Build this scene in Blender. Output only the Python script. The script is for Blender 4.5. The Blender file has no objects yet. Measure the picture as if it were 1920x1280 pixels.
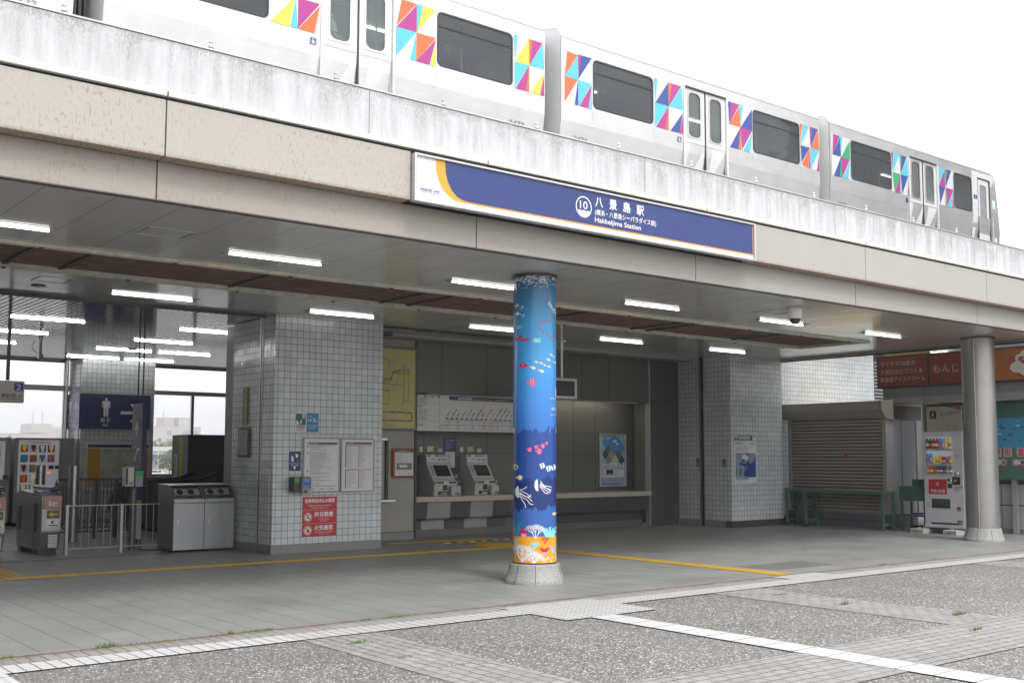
import bpy, bmesh, math, random
from mathutils import Vector, Matrix
R_ = math.radians
random.seed(7)
sc = bpy.context.scene
COL = sc.collection
# ---------------- camera, world, sun, exposure ----------------
cam = bpy.data.cameras.new('camera'); camo = bpy.data.objects.new('camera', cam); COL.objects.link(camo)
sc.camera = camo
cam.sensor_width = 36; cam.lens = 2038.9/1920*36; cam.shift_y = 39.1/1920
cam.clip_start = .05; cam.clip_end = 5000
yaw, pit, rol = R_(38.688), R_(4.979), R_(.118)
camo.matrix_world = Matrix.Translation((0, 0, 1.5)) @ Matrix.Rotation(-yaw, 4, 'Z') @ Matrix.Rotation(R_(90)+pit, 4, 'X') @ Matrix.Rotation(rol, 4, 'Z')
SUN_EL, SUN_AZ = R_(50), R_(188)       # azimuth clockwise from +Y
w = bpy.data.worlds.new('World'); sc.world = w; w.use_nodes = True
nt = w.node_tree; bg = nt.nodes['Background']
sky = nt.nodes.new('ShaderNodeTexSky'); sky.sky_type = 'NISHITA'; sky.sun_disc = False
sky.sun_elevation = SUN_EL; sky.sun_rotation = SUN_AZ; sky.air_density = 1.0; sky.dust_density = 4.0; sky.ozone_density = 1.0
hs = nt.nodes.new('ShaderNodeHueSaturation'); hs.inputs['Saturation'].default_value = .16; hs.inputs['Value'].default_value = 1.25
mx = nt.nodes.new('ShaderNodeMix'); mx.data_type = 'RGBA'; mx.inputs[0].default_value = .6; mx.inputs[7].default_value = (7.6, 7.7, 8.0, 1)   # overcast: a bright even veil over the sky
nt.links.new(sky.outputs[0], hs.inputs['Color']); nt.links.new(hs.outputs[0], mx.inputs[6]); nt.links.new(mx.outputs[2], bg.inputs[0]); bg.inputs[1].default_value = .15
sun = bpy.data.lights.new('sun', 'SUN'); sun.energy = .7; sun.angle = R_(14); sun.color = (1, .96, .9)
so = bpy.data.objects.new('sun', sun); COL.objects.link(so)
sd = Vector((math.sin(SUN_AZ)*math.cos(SUN_EL), math.cos(SUN_AZ)*math.cos(SUN_EL), math.sin(SUN_EL)))
so.rotation_euler = sd.to_track_quat('Z', 'Y').to_euler()
sc.view_settings.view_transform = 'Standard'; sc.view_settings.look = 'None'; sc.view_settings.gamma = 1
sc.view_settings.exposure = .86
sc.cycles.use_denoising = True
sc.cycles.max_bounces = 8; sc.cycles.diffuse_bounces = 5; sc.cycles.glossy_bounces = 4; sc.cycles.transparent_max_bounces = 12
sc.cycles.sample_clamp_indirect = 6; sc.cycles.caustics_reflective = False; sc.cycles.caustics_refractive = False

# ---------------- material helpers ----------------
def C3(h):
    if isinstance(h, str):
        h = h.lstrip('#'); v = [int(h[i:i+2], 16)/255 for i in (0, 2, 4)]
        return tuple((c/12.92 if c <= .04045 else ((c+.055)/1.055)**2.4) for c in v) + (1,)
    return tuple(h)+(1,) if len(h) == 3 else tuple(h)
class NT:
    def __init__(s, name):
        s.m = bpy.data.materials.new(name); s.m.use_nodes = True; s.t = s.m.node_tree; s.b = s.t.nodes['Principled BSDF']; s._p = None
    def n(s, ty, **k):
        o = s.t.nodes.new('ShaderNode'+ty)
        for a, v in k.items(): setattr(o, a, v)
        return o
    def set(s, sock, v):
        if isinstance(v, bpy.types.NodeSocket): s.t.links.new(v, sock)
        else: sock.default_value = v
    def math(s, op, a, b=0, c=0, clamp=False):
        o = s.n('Math', operation=op); o.use_clamp = clamp
        s.set(o.inputs[0], a); s.set(o.inputs[1], b)
        if op in ('MULTIPLY_ADD', 'SMOOTH_MIN', 'WRAP', 'COMPARE'): s.set(o.inputs[2], c)
        return o.outputs[0]
    def pos(s):
        if s._p is None:
            g = s.n('NewGeometry'); x = s.n('SeparateXYZ'); s.t.links.new(g.outputs['Position'], x.inputs[0]); s._p = (x.outputs[0], x.outputs[1], x.outputs[2], g.outputs['Position'])
        return s._p
    def obj(s):
        g = s.n('TexCoord'); x = s.n('SeparateXYZ'); s.t.links.new(g.outputs['Object'], x.inputs[0]); return (x.outputs[0], x.outputs[1], x.outputs[2], g.outputs['Object'])
    def vec(s, x, y, z=0):
        o = s.n('CombineXYZ'); s.set(o.inputs[0], x); s.set(o.inputs[1], y); s.set(o.inputs[2], z); return o.outputs[0]
    def noise(s, scale, vec=None, detail=3, rough=.6, out='Fac'):
        o = s.n('TexNoise'); o.inputs['Scale'].default_value = scale; o.inputs['Detail'].default_value = detail; o.inputs['Roughness'].default_value = rough
        s.set(o.inputs['Vector'], vec if vec is not None else s.pos()[3]); return o.outputs[out]
    def voro(s, scale, vec=None, feature='F1', out='Color'):
        o = s.n('TexVoronoi', feature=feature); o.inputs['Scale'].default_value = scale
        s.set(o.inputs['Vector'], vec if vec is not None else s.pos()[3]); return o.outputs[out]
    def grid(s, u, p, wd, off=0):      # 1 in the joint
        f = s.math('FRACT', s.math('DIVIDE', s.math('SUBTRACT', u, off), p))
        return s.math('GREATER_THAN', s.math('ABSOLUTE', s.math('SUBTRACT', f, .5)), .5-wd/2/p)
    def mix(s, f, a, b, blend='MIX'):
        o = s.n('Mix', data_type='RGBA', blend_type=blend); s.set(o.inputs[0], f)
        s.set(o.inputs[6], C3(a) if not isinstance(a, bpy.types.NodeSocket) else a)
        s.set(o.inputs[7], C3(b) if not isinstance(b, bpy.types.NodeSocket) else b); return o.outputs[2]
    def ramp(s, f, stops, interp='LINEAR'):
        o = s.n('ValToRGB'); r = o.color_ramp; r.interpolation = interp
        while len(r.elements) < len(stops): r.elements.new(.5)
        for e, (p, c) in zip(r.elements, stops): e.position = p; e.color = C3(c) if not isinstance(c, (int, float)) else (c, c, c, 1)
        s.set(o.inputs[0], f); return o.outputs[0]
    def mapr(s, v, a, b, c, d):
        o = s.n('MapRange'); s.set(o.inputs[0], v)
        for i, x in enumerate((a, b, c, d)): s.set(o.inputs[i+1], x)
        return o.outputs[0]
    def bump(s, h, st=.3, d=.01):
        o = s.n('Bump'); o.inputs['Strength'].default_value = st; o.inputs['Distance'].default_value = d; s.set(o.inputs['Height'], h); s.t.links.new(o.outputs[0], s.b.inputs['Normal']); return o
    def fin(s, col=None, rough=None, metal=None, spec=None, emit=None, es=None):
        if col is not None: s.set(s.b.inputs['Base Color'], C3(col) if not isinstance(col, bpy.types.NodeSocket) else col)
        if rough is not None: s.set(s.b.inputs['Roughness'], rough)
        if metal is not None: s.set(s.b.inputs['Metallic'], metal)
        if spec is not None: s.set(s.b.inputs['Specular IOR Level'], spec)
        if emit is not None: s.set(s.b.inputs['Emission Color'], C3(emit) if not isinstance(emit, bpy.types.NodeSocket) else emit); s.b.inputs['Emission Strength'].default_value = es
        return s.m
_mc = {}
def M(name, col=None, rough=.5, metal=0, spec=.5, var=.07, vs=3.0, bump=0, bs=60, emit=0, alpha=1, obj=False):
    if name in _mc: return _mc[name]
    k = NT(name); base = C3(col)
    vec = k.obj()[3] if obj else None
    n1 = k.noise(vs, vec, 4); n2 = k.noise(vs*14, vec, 2)
    f = k.math('ADD', k.math('MULTIPLY', n1, .7), k.math('MULTIPLY', n2, .3))
    f = k.mapr(f, .3, .7, 1-var, 1+var)
    hsv = k.n('HueSaturation'); k.set(hsv.inputs['Value'], f); hsv.inputs['Color'].default_value = base
    k.fin(hsv.outputs[0], k.mapr(n1, .3, .7, max(0, rough-.06), min(1, rough+.06)), metal, spec)
    if bump: k.bump(k.noise(bs, vec, 3), bump, .004)
    if emit: k.set(k.b.inputs['Emission Color'], hsv.outputs[0]); k.b.inputs['Emission Strength'].default_value = emit
    if alpha < 1: k.b.inputs['Alpha'].default_value = alpha
    _mc[name] = k.m; return k.m
# ---------------- mesh helpers ----------------
def wloc(o):
    v = Vector((0, 0, 0))
    while o is not None: v = v+o.location; o = o.parent
    return v
_font = {}
def glyphs(s, sp=1.0):
    if (s, sp) not in _font:
        c = bpy.data.curves.new('t', 'FONT'); c.body = s; c.resolution_u = 3; c.space_character = sp
        o = bpy.data.objects.new('t', c); COL.objects.link(o)
        dg = bpy.context.evaluated_depsgraph_get(); me = bpy.data.meshes.new_from_object(o.evaluated_get(dg))
        vs = [v.co.copy() for v in me.vertices]; fs = [tuple(p.vertices) for p in me.polygons]
        bpy.data.objects.remove(o); bpy.data.curves.remove(c); bpy.data.meshes.remove(me)
        _font[(s, sp)] = (vs, fs)
    return _font[(s, sp)]
class MB:
    def __init__(s): s.v = []; s.f = []; s.m = []; s.sm = []; s.mats = []
    def mi(s, m):
        if m not in s.mats: s.mats.append(m)
        return s.mats.index(m)
    def add(s, vs, fs, m, smooth=False):
        b = len(s.v); s.v += [Vector(v) for v in vs]; i = s.mi(m)
        for f in fs: s.f.append([b+j for j in f]); s.m.append(i); s.sm.append(smooth)
        return s
    def box(s, x0, x1, y0, y1, z0, z1, m):
        vs = [(x, y, z) for z in (z0, z1) for y in (y0, y1) for x in (x0, x1)]
        return s.add(vs, [(0, 2, 3, 1), (4, 5, 7, 6), (0, 1, 5, 4), (2, 6, 7, 3), (0, 4, 6, 2), (1, 3, 7, 5)], m)
    def bb(s, x0, x1, y0, y1, z0, z1, m, r=.01):   # box with chamfered edges on all sides
        r = min(r, (x1-x0)/2.01, (y1-y0)/2.01, (z1-z0)/2.01); bm = bmesh.new()
        bmesh.ops.create_cube(bm, size=1)
        for v in bm.verts: v.co = Vector(((x0+x1)/2+v.co.x*(x1-x0), (y0+y1)/2+v.co.y*(y1-y0), (z0+z1)/2+v.co.z*(z1-z0)))
        bmesh.ops.bevel(bm, geom=bm.edges[:], offset=r, segments=2, affect='EDGES', profile=.5)
        vs = [v.co.copy() for v in bm.verts]; bm.verts.index_update(); fs = [[v.index for v in f.verts] for f in bm.faces]; bm.free()
        return s.add(vs, fs, m)
    def quad(s, a, b, c, d, m): return s.add([a, b, c, d], [(0, 1, 2, 3)], m)
    def poly(s, pts, m): return s.add(pts, [tuple(range(len(pts)))], m)
    def prism(s, pts, ax, a0, a1, m, smooth=False):   # pts 2D in the plane normal to ax, extruded a0..a1
        def P(p, a): return {'X': (a, p[0], p[1]), 'Y': (p[0], a, p[1]), 'Z': (p[0], p[1], a)}[ax]
        n = len(pts); vs = [P(p, a0) for p in pts]+[P(p, a1) for p in pts]
        s.add(vs, [tuple(range(n-1, -1, -1)), tuple(range(n, 2*n))], m)
        return s.add(vs, [(i, (i+1) % n, n+(i+1) % n, n+i) for i in range(n)], m, smooth)
    def cyl(s, p0, p1, r, m, n=12, r2=None, caps=True):
        p0 = Vector(p0); p1 = Vector(p1); d = (p1-p0).normalized(); u = d.orthogonal().normalized(); v = d.cross(u); r2 = r if r2 is None else r2
        vs = []
        for p, q in ((p0, r), (p1, r2)):
            for i in range(n): a = 2*math.pi*i/n; vs.append(p+(u*math.cos(a)+v*math.sin(a))*q)
        s.add(vs, [(i, (i+1) % n, n+(i+1) % n, n+i) for i in range(n)], m, True)
        if caps: s.add(vs, [tuple(range(n-1, -1, -1)), tuple(range(n, 2*n))], m)
        return s
    def tube(s, pts, r, m, n=8):
        pts = [Vector(p) for p in pts]
        rs = r if isinstance(r, (list, tuple)) else [r]*len(pts); rings = []; u = None
        for i, p in enumerate(pts):
            d = (pts[min(i+1, len(pts)-1)]-pts[max(i-1, 0)]).normalized()
            if u is None: u = d.orthogonal().normalized()
            u = (u-d*u.dot(d)); u = u.normalized() if u.length > 1e-6 else d.orthogonal().normalized()
            v = d.cross(u); rings += [p+(u*math.cos(2*math.pi*j/n)+v*math.sin(2*math.pi*j/n))*rs[i] for j in range(n)]
        fs = [(i*n+j, i*n+(j+1) % n, (i+1)*n+(j+1) % n, (i+1)*n+j) for i in range(len(pts)-1) for j in range(n)]
        s.add(rings, fs, m, True); k = (len(pts)-1)*n
        return s.add(rings, [tuple(range(n-1, -1, -1)), tuple(range(k, k+n))], m)
    def lathe(s, prof, cx, cy, m, n=24, smooth=True, a0=0, a1=2*math.pi):
        full = abs(a1-a0-2*math.pi) < 1e-6; k = n if full else n+1
        vs = [(cx+r*math.cos(a0+(a1-a0)*i/n), cy+r*math.sin(a0+(a1-a0)*i/n), z) for r, z in prof for i in range(k)]
        fs = [(j*k+i, j*k+(i+1) % k, (j+1)*k+(i+1) % k, (j+1)*k+i) for j in range(len(prof)-1) for i in range(n)]
        return s.add(vs, fs, m, smooth)
    def ball(s, c, r, m, n=10, sz=1):
        prof = [(max(1e-4, r*math.sin(math.pi*i/n)), c[2]-r*sz*math.cos(math.pi*i/n)) for i in range(n+1)]
        return s.lathe(prof, c[0], c[1], m, n+4)
    def holed(s, P, x0, x1, z0, z1, h0, h1, g0, g1, r, m, n=4):  # flat panel with a rounded hole; P maps (x,z) to 3D
        o = [(x0, z0), (x1, z0), (x1, z1), (x0, z1)]; cs = [(h0+r, g0+r, 180), (h1-r, g0+r, 270), (h1-r, g1-r, 0), (h0+r, g1-r, 90)]
        arcs = [[(cx+r*math.cos(R_(a+90*i/n)), cz+r*math.sin(R_(a+90*i/n))) for i in range(n+1)] for cx, cz, a in cs]
        for k in range(4):
            for i in range(n): s.poly([P(*o[k]), P(*arcs[k][i+1]), P(*arcs[k][i])], m)
            k2 = (k+1) % 4; s.poly([P(*o[k]), P(*o[k2]), P(*arcs[k2][0]), P(*arcs[k][n])], m)
        return s
    def rrect(s, P, x0, x1, z0, z1, r, m, n=4):
        cs = [(x0+r, z0+r, 180), (x1-r, z0+r, 270), (x1-r, z1-r, 0), (x0+r, z1-r, 90)]
        return s.poly([P(cx+r*math.cos(R_(a+90*i/n)), cz+r*math.sin(R_(a+90*i/n))) for cx, cz, a in cs for i in range(n+1)], m)
    def ring(s, P, x0, x1, z0, z1, r, wd, m, n=5):
        def loop(d):
            q = max(r+d, .002); cs = [(x0-d+q, z0-d+q, 180), (x1+d-q, z0-d+q, 270), (x1+d-q, z1+d-q, 0), (x0-d+q, z1+d-q, 90)]
            return [P(cx+q*math.cos(R_(a+90*i/n)), cz+q*math.sin(R_(a+90*i/n))) for cx, cz, a in cs for i in range(n+1)]
        a, b = loop(0), loop(-wd); k = len(a)
        for i in range(k): s.poly([a[i], a[(i+1) % k], b[(i+1) % k], b[i]], m)
        return s
    def disc(s, P, cx, cz, r, m, n=20, rin=0, rz=None):
        rz = rz or r; pt = lambda i, q: P(cx+r*q*math.cos(2*math.pi*i/n), cz+rz*q*math.sin(2*math.pi*i/n))
        if rin == 0: return s.poly([pt(i, 1) for i in range(n)], m)
        for i in range(n): s.poly([pt(i, rin/r), pt(i, 1), pt(i+1, 1), pt(i+1, rin/r)], m)
        return s
    def text(s, P, st, x, z, h, m, w=None, rot=0, align='l', sp=1.0, bold=0, cap=.72):
        vs, fs = glyphs(st, sp)
        if not vs: return s
        sc_ = h/cap; mx = max(v.x for v in vs); mn = min(v.x for v in vs); kx = sc_ if w is None else w/(mx-mn)
        off = {'l': -mn, 'c': -(mx+mn)/2, 'r': -mx}[align]; ca, sa = math.cos(R_(rot)), math.sin(R_(rot))
        offs = [(0, 0)] if not bold else [(-bold, 0), (bold, 0), (0, bold), (0, -bold), (0, 0)]
        for j, (bx, bz) in enumerate(offs):
            out = []
            for v in vs:
                a = (v.x+off)*kx+bx*sc_; b = v.y*sc_+bz*sc_; out.append(P(x+a*ca-b*sa, z+a*sa+b*ca))
            nrm = (Vector(P(1, 0))-Vector(P(0, 0))).cross(Vector(P(0, 1))-Vector(P(0, 0))).normalized()*(j*.00006)
            s.add([Vector(o)+nrm for o in out], fs, m)
        return s
    def lines(s, P, x0, x1, z0, z1, n, m, t=.35, lo=.4, hi=1, seed=1):   # rows of small print
        rd = random.Random(seed); dz = (z1-z0)/n
        for i in range(n):
            z = z1-(i+.5)*dz; x = x0+rd.random()*.03*(x1-x0); e = x0+(x1-x0)*rd.uniform(lo, hi)
            while x < e:
                l = min(rd.uniform(.6, 3)*dz, e-x)
                s.poly([P(x, z-dz*t/2), P(x+l, z-dz*t/2), P(x+l, z+dz*t/2), P(x, z+dz*t/2)], m); x += l+dz*.45
        return s
    def rect(s, P, x0, x1, z0, z1, m): return s.poly([P(x0, z0), P(x1, z0), P(x1, z1), P(x0, z1)], m)
    def build(s, name, parent=None, bevel=0, origin=None, seg=2):
        me = bpy.data.meshes.new(name)
        if parent is not None: org = wloc(parent)
        elif origin is not None: org = Vector(origin)
        else:
            xs = [v.x for v in s.v]; ys = [v.y for v in s.v]; org = Vector(((min(xs)+max(xs))/2, (min(ys)+max(ys))/2, min(v.z for v in s.v)))
        me.from_pydata([v-org for v in s.v], [], s.f)
        for m in s.mats: me.materials.append(m)
        for p, i, q in zip(me.polygons, s.m, s.sm): p.material_index = i; p.use_smooth = q
        me.update(); o = bpy.data.objects.new(name, me); COL.objects.link(o)
        if parent is not None: o.parent = parent
        else: o.location = org
        if bevel:
            b = o.modifiers.new('bevel', 'BEVEL'); b.width = bevel; b.segments = seg; b.limit_method = 'ANGLE'; b.angle_limit = R_(35)
        return o
def tag(o, label=None, cat=None, group=None, kind=None):
    if label: o['label'] = label
    if cat: o['category'] = cat
    if group: o['group'] = group
    if kind: o['kind'] = kind
    return o
def thing(name, label, cat, loc=(0, 0, 0), group=None):
    o = bpy.data.objects.new(name, None); COL.objects.link(o); o.location = loc; o.empty_display_size = .2
    return tag(o, label, cat, group)
def dup(root, d, label=None, skip=()):
    r = root.copy(); COL.objects.link(r); r.location = root.location+Vector(d)
    if label: r['label'] = label
    for ch in list(root.children):
        if ch.name.split('.')[0] in skip: continue
        c = ch.copy(); COL.objects.link(c); c.parent = r
        for g in list(ch.children):
            e = g.copy(); COL.objects.link(e); e.parent = c
    return r
def FY(y): return lambda x, z: (x, y, z)          # face looking towards -Y
def FX(x): return lambda u, z: (x, -u, z)         # face looking towards -X, u runs to the right (= -Y)
ORD = ['first', 'second', 'third', 'fourth', 'fifth', 'sixth', 'seventh', 'eighth', 'ninth', 'tenth', 'eleventh', 'twelfth', 'thirteenth', 'fourteenth', 'fifteenth']
# ---------------- special materials ----------------
def tile_mat(name, ax, base=(.58, .62, .635), p=.1075, off=0, joint=(.055, .055, .055), jw=.0062):
    k = NT(name); X, Y, Z, V = k.pos(); gn = k.n('NewGeometry'); sn = k.n('SeparateXYZ'); k.set(sn.inputs[0], gn.outputs['True Normal'])
    isx = k.math('GREATER_THAN', k.math('ABSOLUTE', sn.outputs[0]), .5)
    u = k.math('ADD', k.math('MULTIPLY', isx, k.math('SUBTRACT', Y, 15.45+.05375)), k.math('MULTIPLY', k.math('SUBTRACT', 1, isx), k.math('SUBTRACT', X, 7.655+.05375))); off = 0
    g = k.math('MAXIMUM', k.grid(u, p, jw, off), k.grid(Z, p, jw, .145))
    cell = k.vec(k.math('FLOOR', k.math('DIVIDE', k.math('SUBTRACT', u, off), p)), k.math('FLOOR', k.math('DIVIDE', k.math('SUBTRACT', Z, .145), p)))
    wn = k.n('TexWhiteNoise', noise_dimensions='3D'); k.set(wn.inputs['Vector'], cell)
    hsv = k.n('HueSaturation'); hsv.inputs['Color'].default_value = C3(base)
    dirt = k.noise(1.3, None, 4); k.set(hsv.inputs['Value'], k.math('MULTIPLY', k.mapr(wn.outputs[0], 0, 1, .93, 1.05), k.mapr(dirt, .3, .75, 1.05, .84)))
    col = k.mix(g, hsv.outputs[0], joint)
    # every tile sits at a very slightly different angle
    t = k.n('VectorMath', operation='SUBTRACT'); k.set(t.inputs[0], wn.outputs[1]); t.inputs[1].default_value = (.5, .5, .5)
    t2 = k.n('VectorMath', operation='SCALE'); k.set(t2.inputs[0], t.outputs[0]); t2.inputs['Scale'].default_value = .035
    gm = k.n('NewGeometry'); t3 = k.n('VectorMath', operation='ADD'); k.set(t3.inputs[0], gm.outputs['Normal']); k.set(t3.inputs[1], t2.outputs[0])
    nn = k.n('VectorMath', operation='NORMALIZE'); k.set(nn.inputs[0], t3.outputs[0]); k.set(k.b.inputs['Normal'], nn.outputs[0])
    return k.fin(col, k.mix(g, (.16, .16, .16), (.8, .8, .8)), 0, .5)
tileX = tile_mat('pale tile x', 'X'); tileY = tileX
def stone_mat(name, base, rust, amt, darkspk=.25):
    k = NT(name); X, Y, Z, V = k.pos()
    st = k.vec(k.math('MULTIPLY', X, 46), k.math('MULTIPLY', Y, 46), k.math('MULTIPLY', Z, 17))
    n = k.noise(1.0, st, 3, .55); n2 = k.noise(.9, None, 3); n3 = k.noise(160, None, 2)
    big = k.noise(2.6, k.vec(X, Y, k.math('MULTIPLY', Z, .7)), 4)
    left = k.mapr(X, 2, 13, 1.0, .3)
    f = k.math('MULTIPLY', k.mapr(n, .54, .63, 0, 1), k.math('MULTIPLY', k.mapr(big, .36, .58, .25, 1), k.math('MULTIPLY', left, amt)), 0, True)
    c = k.mix(f, base, rust)
    c = k.mix(k.mapr(n3, .35, .7, 0, darkspk), c, tuple(b*.72 for b in base))
    c = k.mix(k.mapr(n2, .35, .7, 0, .35), c, tuple(b*.86 for b in base))
    c = k.mix(k.mapr(X, 4, 18, 0, .38), c, (.36, .36, .35))  # greyer to the right: duller panels, plus flare brightness put into the colour
    low = k.math('MULTIPLY', k.mapr(Z, 4.062, 4.10, 1, 0), k.math('GREATER_THAN', Z, 4.058)); c = k.mix(k.math('MULTIPLY', low, k.mapr(k.noise(30, None, 4, .7), .35, .6, .1, .9)), c, (.25, .15, .09))
    k.bump(n3, .25, .003)
    return k.fin(c, .5, 0, .35)
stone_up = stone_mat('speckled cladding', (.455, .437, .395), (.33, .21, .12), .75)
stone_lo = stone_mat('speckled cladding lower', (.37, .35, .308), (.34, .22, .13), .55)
def parapet_mat():
    k = NT('weathered white paint'); X, Y, Z, V = k.pos()
    streak = k.noise(1, k.vec(k.math('MULTIPLY', X, 9), 0, k.math('MULTIPLY', Z, .9)), 5, .65)
    fine = k.noise(1, k.vec(k.math('MULTIPLY', X, 70), k.math('MULTIPLY', Y, 70), k.math('MULTIPLY', Z, 26)), 4, .7)
    mott = k.noise(5.5, None, 5, .65)
    top = k.mapr(Z, 4.62, 5.10, .0, 1); top2 = k.math('POWER', top, 3)
    right = k.mapr(X, 2, 16, .5, 1.15)
    f = k.math('ADD', k.math('MULTIPLY', k.mapr(streak, .44, .64, 0, 1), k.mapr(Z, 4.6, 5.1, .2, 1)), k.math('MULTIPLY', top2, k.mapr(mott, .4, .6, .0, 1.3)))
    f = k.math('ADD', f, k.math('MULTIPLY', k.mapr(mott, .55, .72, 0, .5), k.mapr(streak, .4, .6, .2, 1)))
    edge = k.math('MULTIPLY', k.mapr(Z, 5.03, 5.10, 0, 1), k.mapr(k.noise(14, None, 4, .7), .35, .6, .2, 1.6))
    f = k.math('ADD', f, edge)
    f = k.math('MULTIPLY', k.math('MULTIPLY', f, right), k.mapr(fine, .40, .56, 0, 1.3), 0, True)
    c = k.mix(k.math('MULTIPLY', f, .52), k.mix(k.mapr(streak, .35, .65, 0, 1), (.61, .62, .645), (.52, .525, .535)), (.2, .2, .195))
    c = k.mix(k.math('MULTIPLY', k.grid(X, 3.847, .012, 1.58), .85), c, (.2, .2, .2))
    c = k.mix(k.mapr(k.noise(3.1, None, 2), .66, .74, 0, .5), c, (.6, .5, .38))
    k.bump(k.math('ADD', fine, streak), .3, .004)
    return k.fin(c, .75, 0, .3)
def ceil_mat():
    k = NT('painted ceiling panel'); X, Y, Z, V = k.pos()
    j1 = k.grid(X, .5955, .008, 2.5); row = k.math('FLOOR', k.math('DIVIDE', k.math('SUBTRACT', X, 2.5), .5955))
    wn = k.n('TexWhiteNoise', noise_dimensions='1D'); k.set(wn.inputs['W'], row)
    j2 = k.grid(k.math('ADD', Y, k.math('MULTIPLY', wn.outputs[0], 1.8)), 1.8, .005)
    g = k.math('MAXIMUM', j1, k.math('MULTIPLY', j2, .5))
    n = k.noise(1.1, None, 4)
    c = k.mix(k.math('MULTIPLY', g, .75), k.mix(k.mapr(n, .3, .7, 0, 1), (.55, .54, .50), (.50, .49, .455)), (.12, .115, .105))
    k.bump(k.noise(1.5, None, 2), .12, .02)
    return k.fin(c, k.mapr(n, .3, .7, .09, .17), 0, .6)
def slat_mat():
    k = NT('slatted metal ceiling'); X, Y, Z, V = k.pos()
    g = k.grid(X, .1, .021, 0); n = k.noise(1.1, None, 3)
    c = k.mix(g, k.mix(n, (.50, .50, .50), (.56, .56, .57)), (.035, .035, .035))
    wv = k.math('SINE', k.math('MULTIPLY', X, 62.83))
    k.bump(k.math('ADD', k.math('MULTIPLY', wv, .03), k.noise(1.5, None, 2)), .06, .01)
    return k.fin(c, k.mapr(g, 0, 1, .10, .9), k.mapr(g, 0, 1, .45, 0), k.mapr(g, 0, 1, .6, .05))
def floor_mat():
    k = NT('concourse tile'); X, Y, Z, V = k.pos()
    g = k.math('MAXIMUM', k.grid(X, .297, .0095, .115), k.math('MULTIPLY', k.grid(Y, .297, .006, .02), .4))
    cell = k.vec(k.math('FLOOR', k.math('DIVIDE', k.math('SUBTRACT', X, .115), .297)), k.math('FLOOR', k.math('DIVIDE', k.math('SUBTRACT', Y, .02), .297)))
    wn = k.n('TexWhiteNoise', noise_dimensions='3D'); k.set(wn.inputs['Vector'], cell)
    n = k.noise(.8, None, 5); n2 = k.noise(26, None, 4); n3 = k.noise(240, None, 2)
    b = k.math('MULTIPLY', k.mapr(wn.outputs[0], 0, 1, .93, 1.05), k.math('MULTIPLY', k.mapr(n, .3, .7, .84, 1.1), k.mapr(n2, .3, .7, .95, 1.05)))
    b = k.math('MULTIPLY', b, k.mapr(n3, .3, .7, .94, 1.06))
    hsv = k.n('HueSaturation'); hsv.inputs['Color'].default_value = C3((.292, .294, .282)); k.set(hsv.inputs['Value'], b)
    brk = k.mapr(k.noise(1.1, None, 2), .4, .55, .6, 1)
    c = k.mix(k.math('MULTIPLY', g, k.math('MULTIPLY', brk, .95)), hsv.outputs[0], (.06, .055, .05))
    gv = k.n('TexVoronoi', feature='F1'); gv.inputs['Scale'].default_value = 2.6; k.set(gv.inputs['Vector'], k.vec(X, Y, 0)); gum = k.math('MULTIPLY', k.math('LESS_THAN', k.math('ADD', gv.outputs['Distance'], k.math('MULTIPLY', n2, .03)), .058), .45); c = k.mix(gum, c, (.09, .09, .085))
    st_ = k.mapr(k.noise(1.9, None, 5, .7), .56, .70, 0, .28); c = k.mix(st_, c, (.17, .17, .16))
    sp = k.mapr(k.noise(4.3, k.vec(k.math('MULTIPLY', X, .35), Y), 6, .75), .70, .74, 0, .5); c = k.mix(sp, c, (.5, .49, .47))
    k.bump(k.math('SUBTRACT', n3, k.math('MULTIPLY', g, 2)), .25, .003)
    return k.fin(c, k.mapr(n, .3, .7, .42, .6), 0, .45)
def agg_mat():
    k = NT('exposed aggregate'); X, Y, Z, V = k.pos()
    warp = k.noise(30, None, 2, out='Color'); vv = k.n('VectorMath', operation='MULTIPLY_ADD'); k.set(vv.inputs[0], warp); vv.inputs[1].default_value = (.02, .02, 0); k.set(vv.inputs[2], V)
    v = k.n('TexVoronoi', feature='F1'); v.inputs['Scale'].default_value = 66; k.set(v.inputs['Vector'], vv.outputs[0])
    sx = k.n('SeparateXYZ'); k.set(sx.inputs[0], v.outputs['Color'])
    r = k.ramp(sx.outputs[0], [(0, (.055, .048, .042)), (.22, (.135, .123, .11)), (.46, (.235, .224, .205)), (.69, (.38, .372, .355)), (.84, (.74, .74, .725))], 'CONSTANT')
    hsv = k.n('HueSaturation'); k.set(hsv.inputs['Color'], r); k.set(hsv.inputs['Value'], k.math('MULTIPLY', k.mapr(sx.outputs[1], 0, 1, .8, 1.2), k.mapr(k.noise(.9, None, 4), .3, .7, .86, 1.14)))
    edge = k.mapr(v.outputs['Distance'], .35, .62, 0, 1)
    c = k.mix(edge, hsv.outputs[0], (.20, .19, .175))
    wornp = k.mapr(k.noise(.55, None, 5, .65), .45, .7, 0, .18); c = k.mix(wornp, c, (.36, .35, .33)); c = k.mix(k.mapr(k.noise(1.4, k.vec(k.math('ADD', X, 40), Y), 6, .7), .60, .70, 0, .35), c, (.13, .115, .10))
    c = k.mix(k.mapr(k.noise(2.2, None, 3), .5, .75, 0, .35), c, (.17, .14, .12))
    k.bump(k.math('MULTIPLY', v.outputs['Distance'], -1), .5, .006)
    return k.fin(c, .62, 0, .4)
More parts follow.
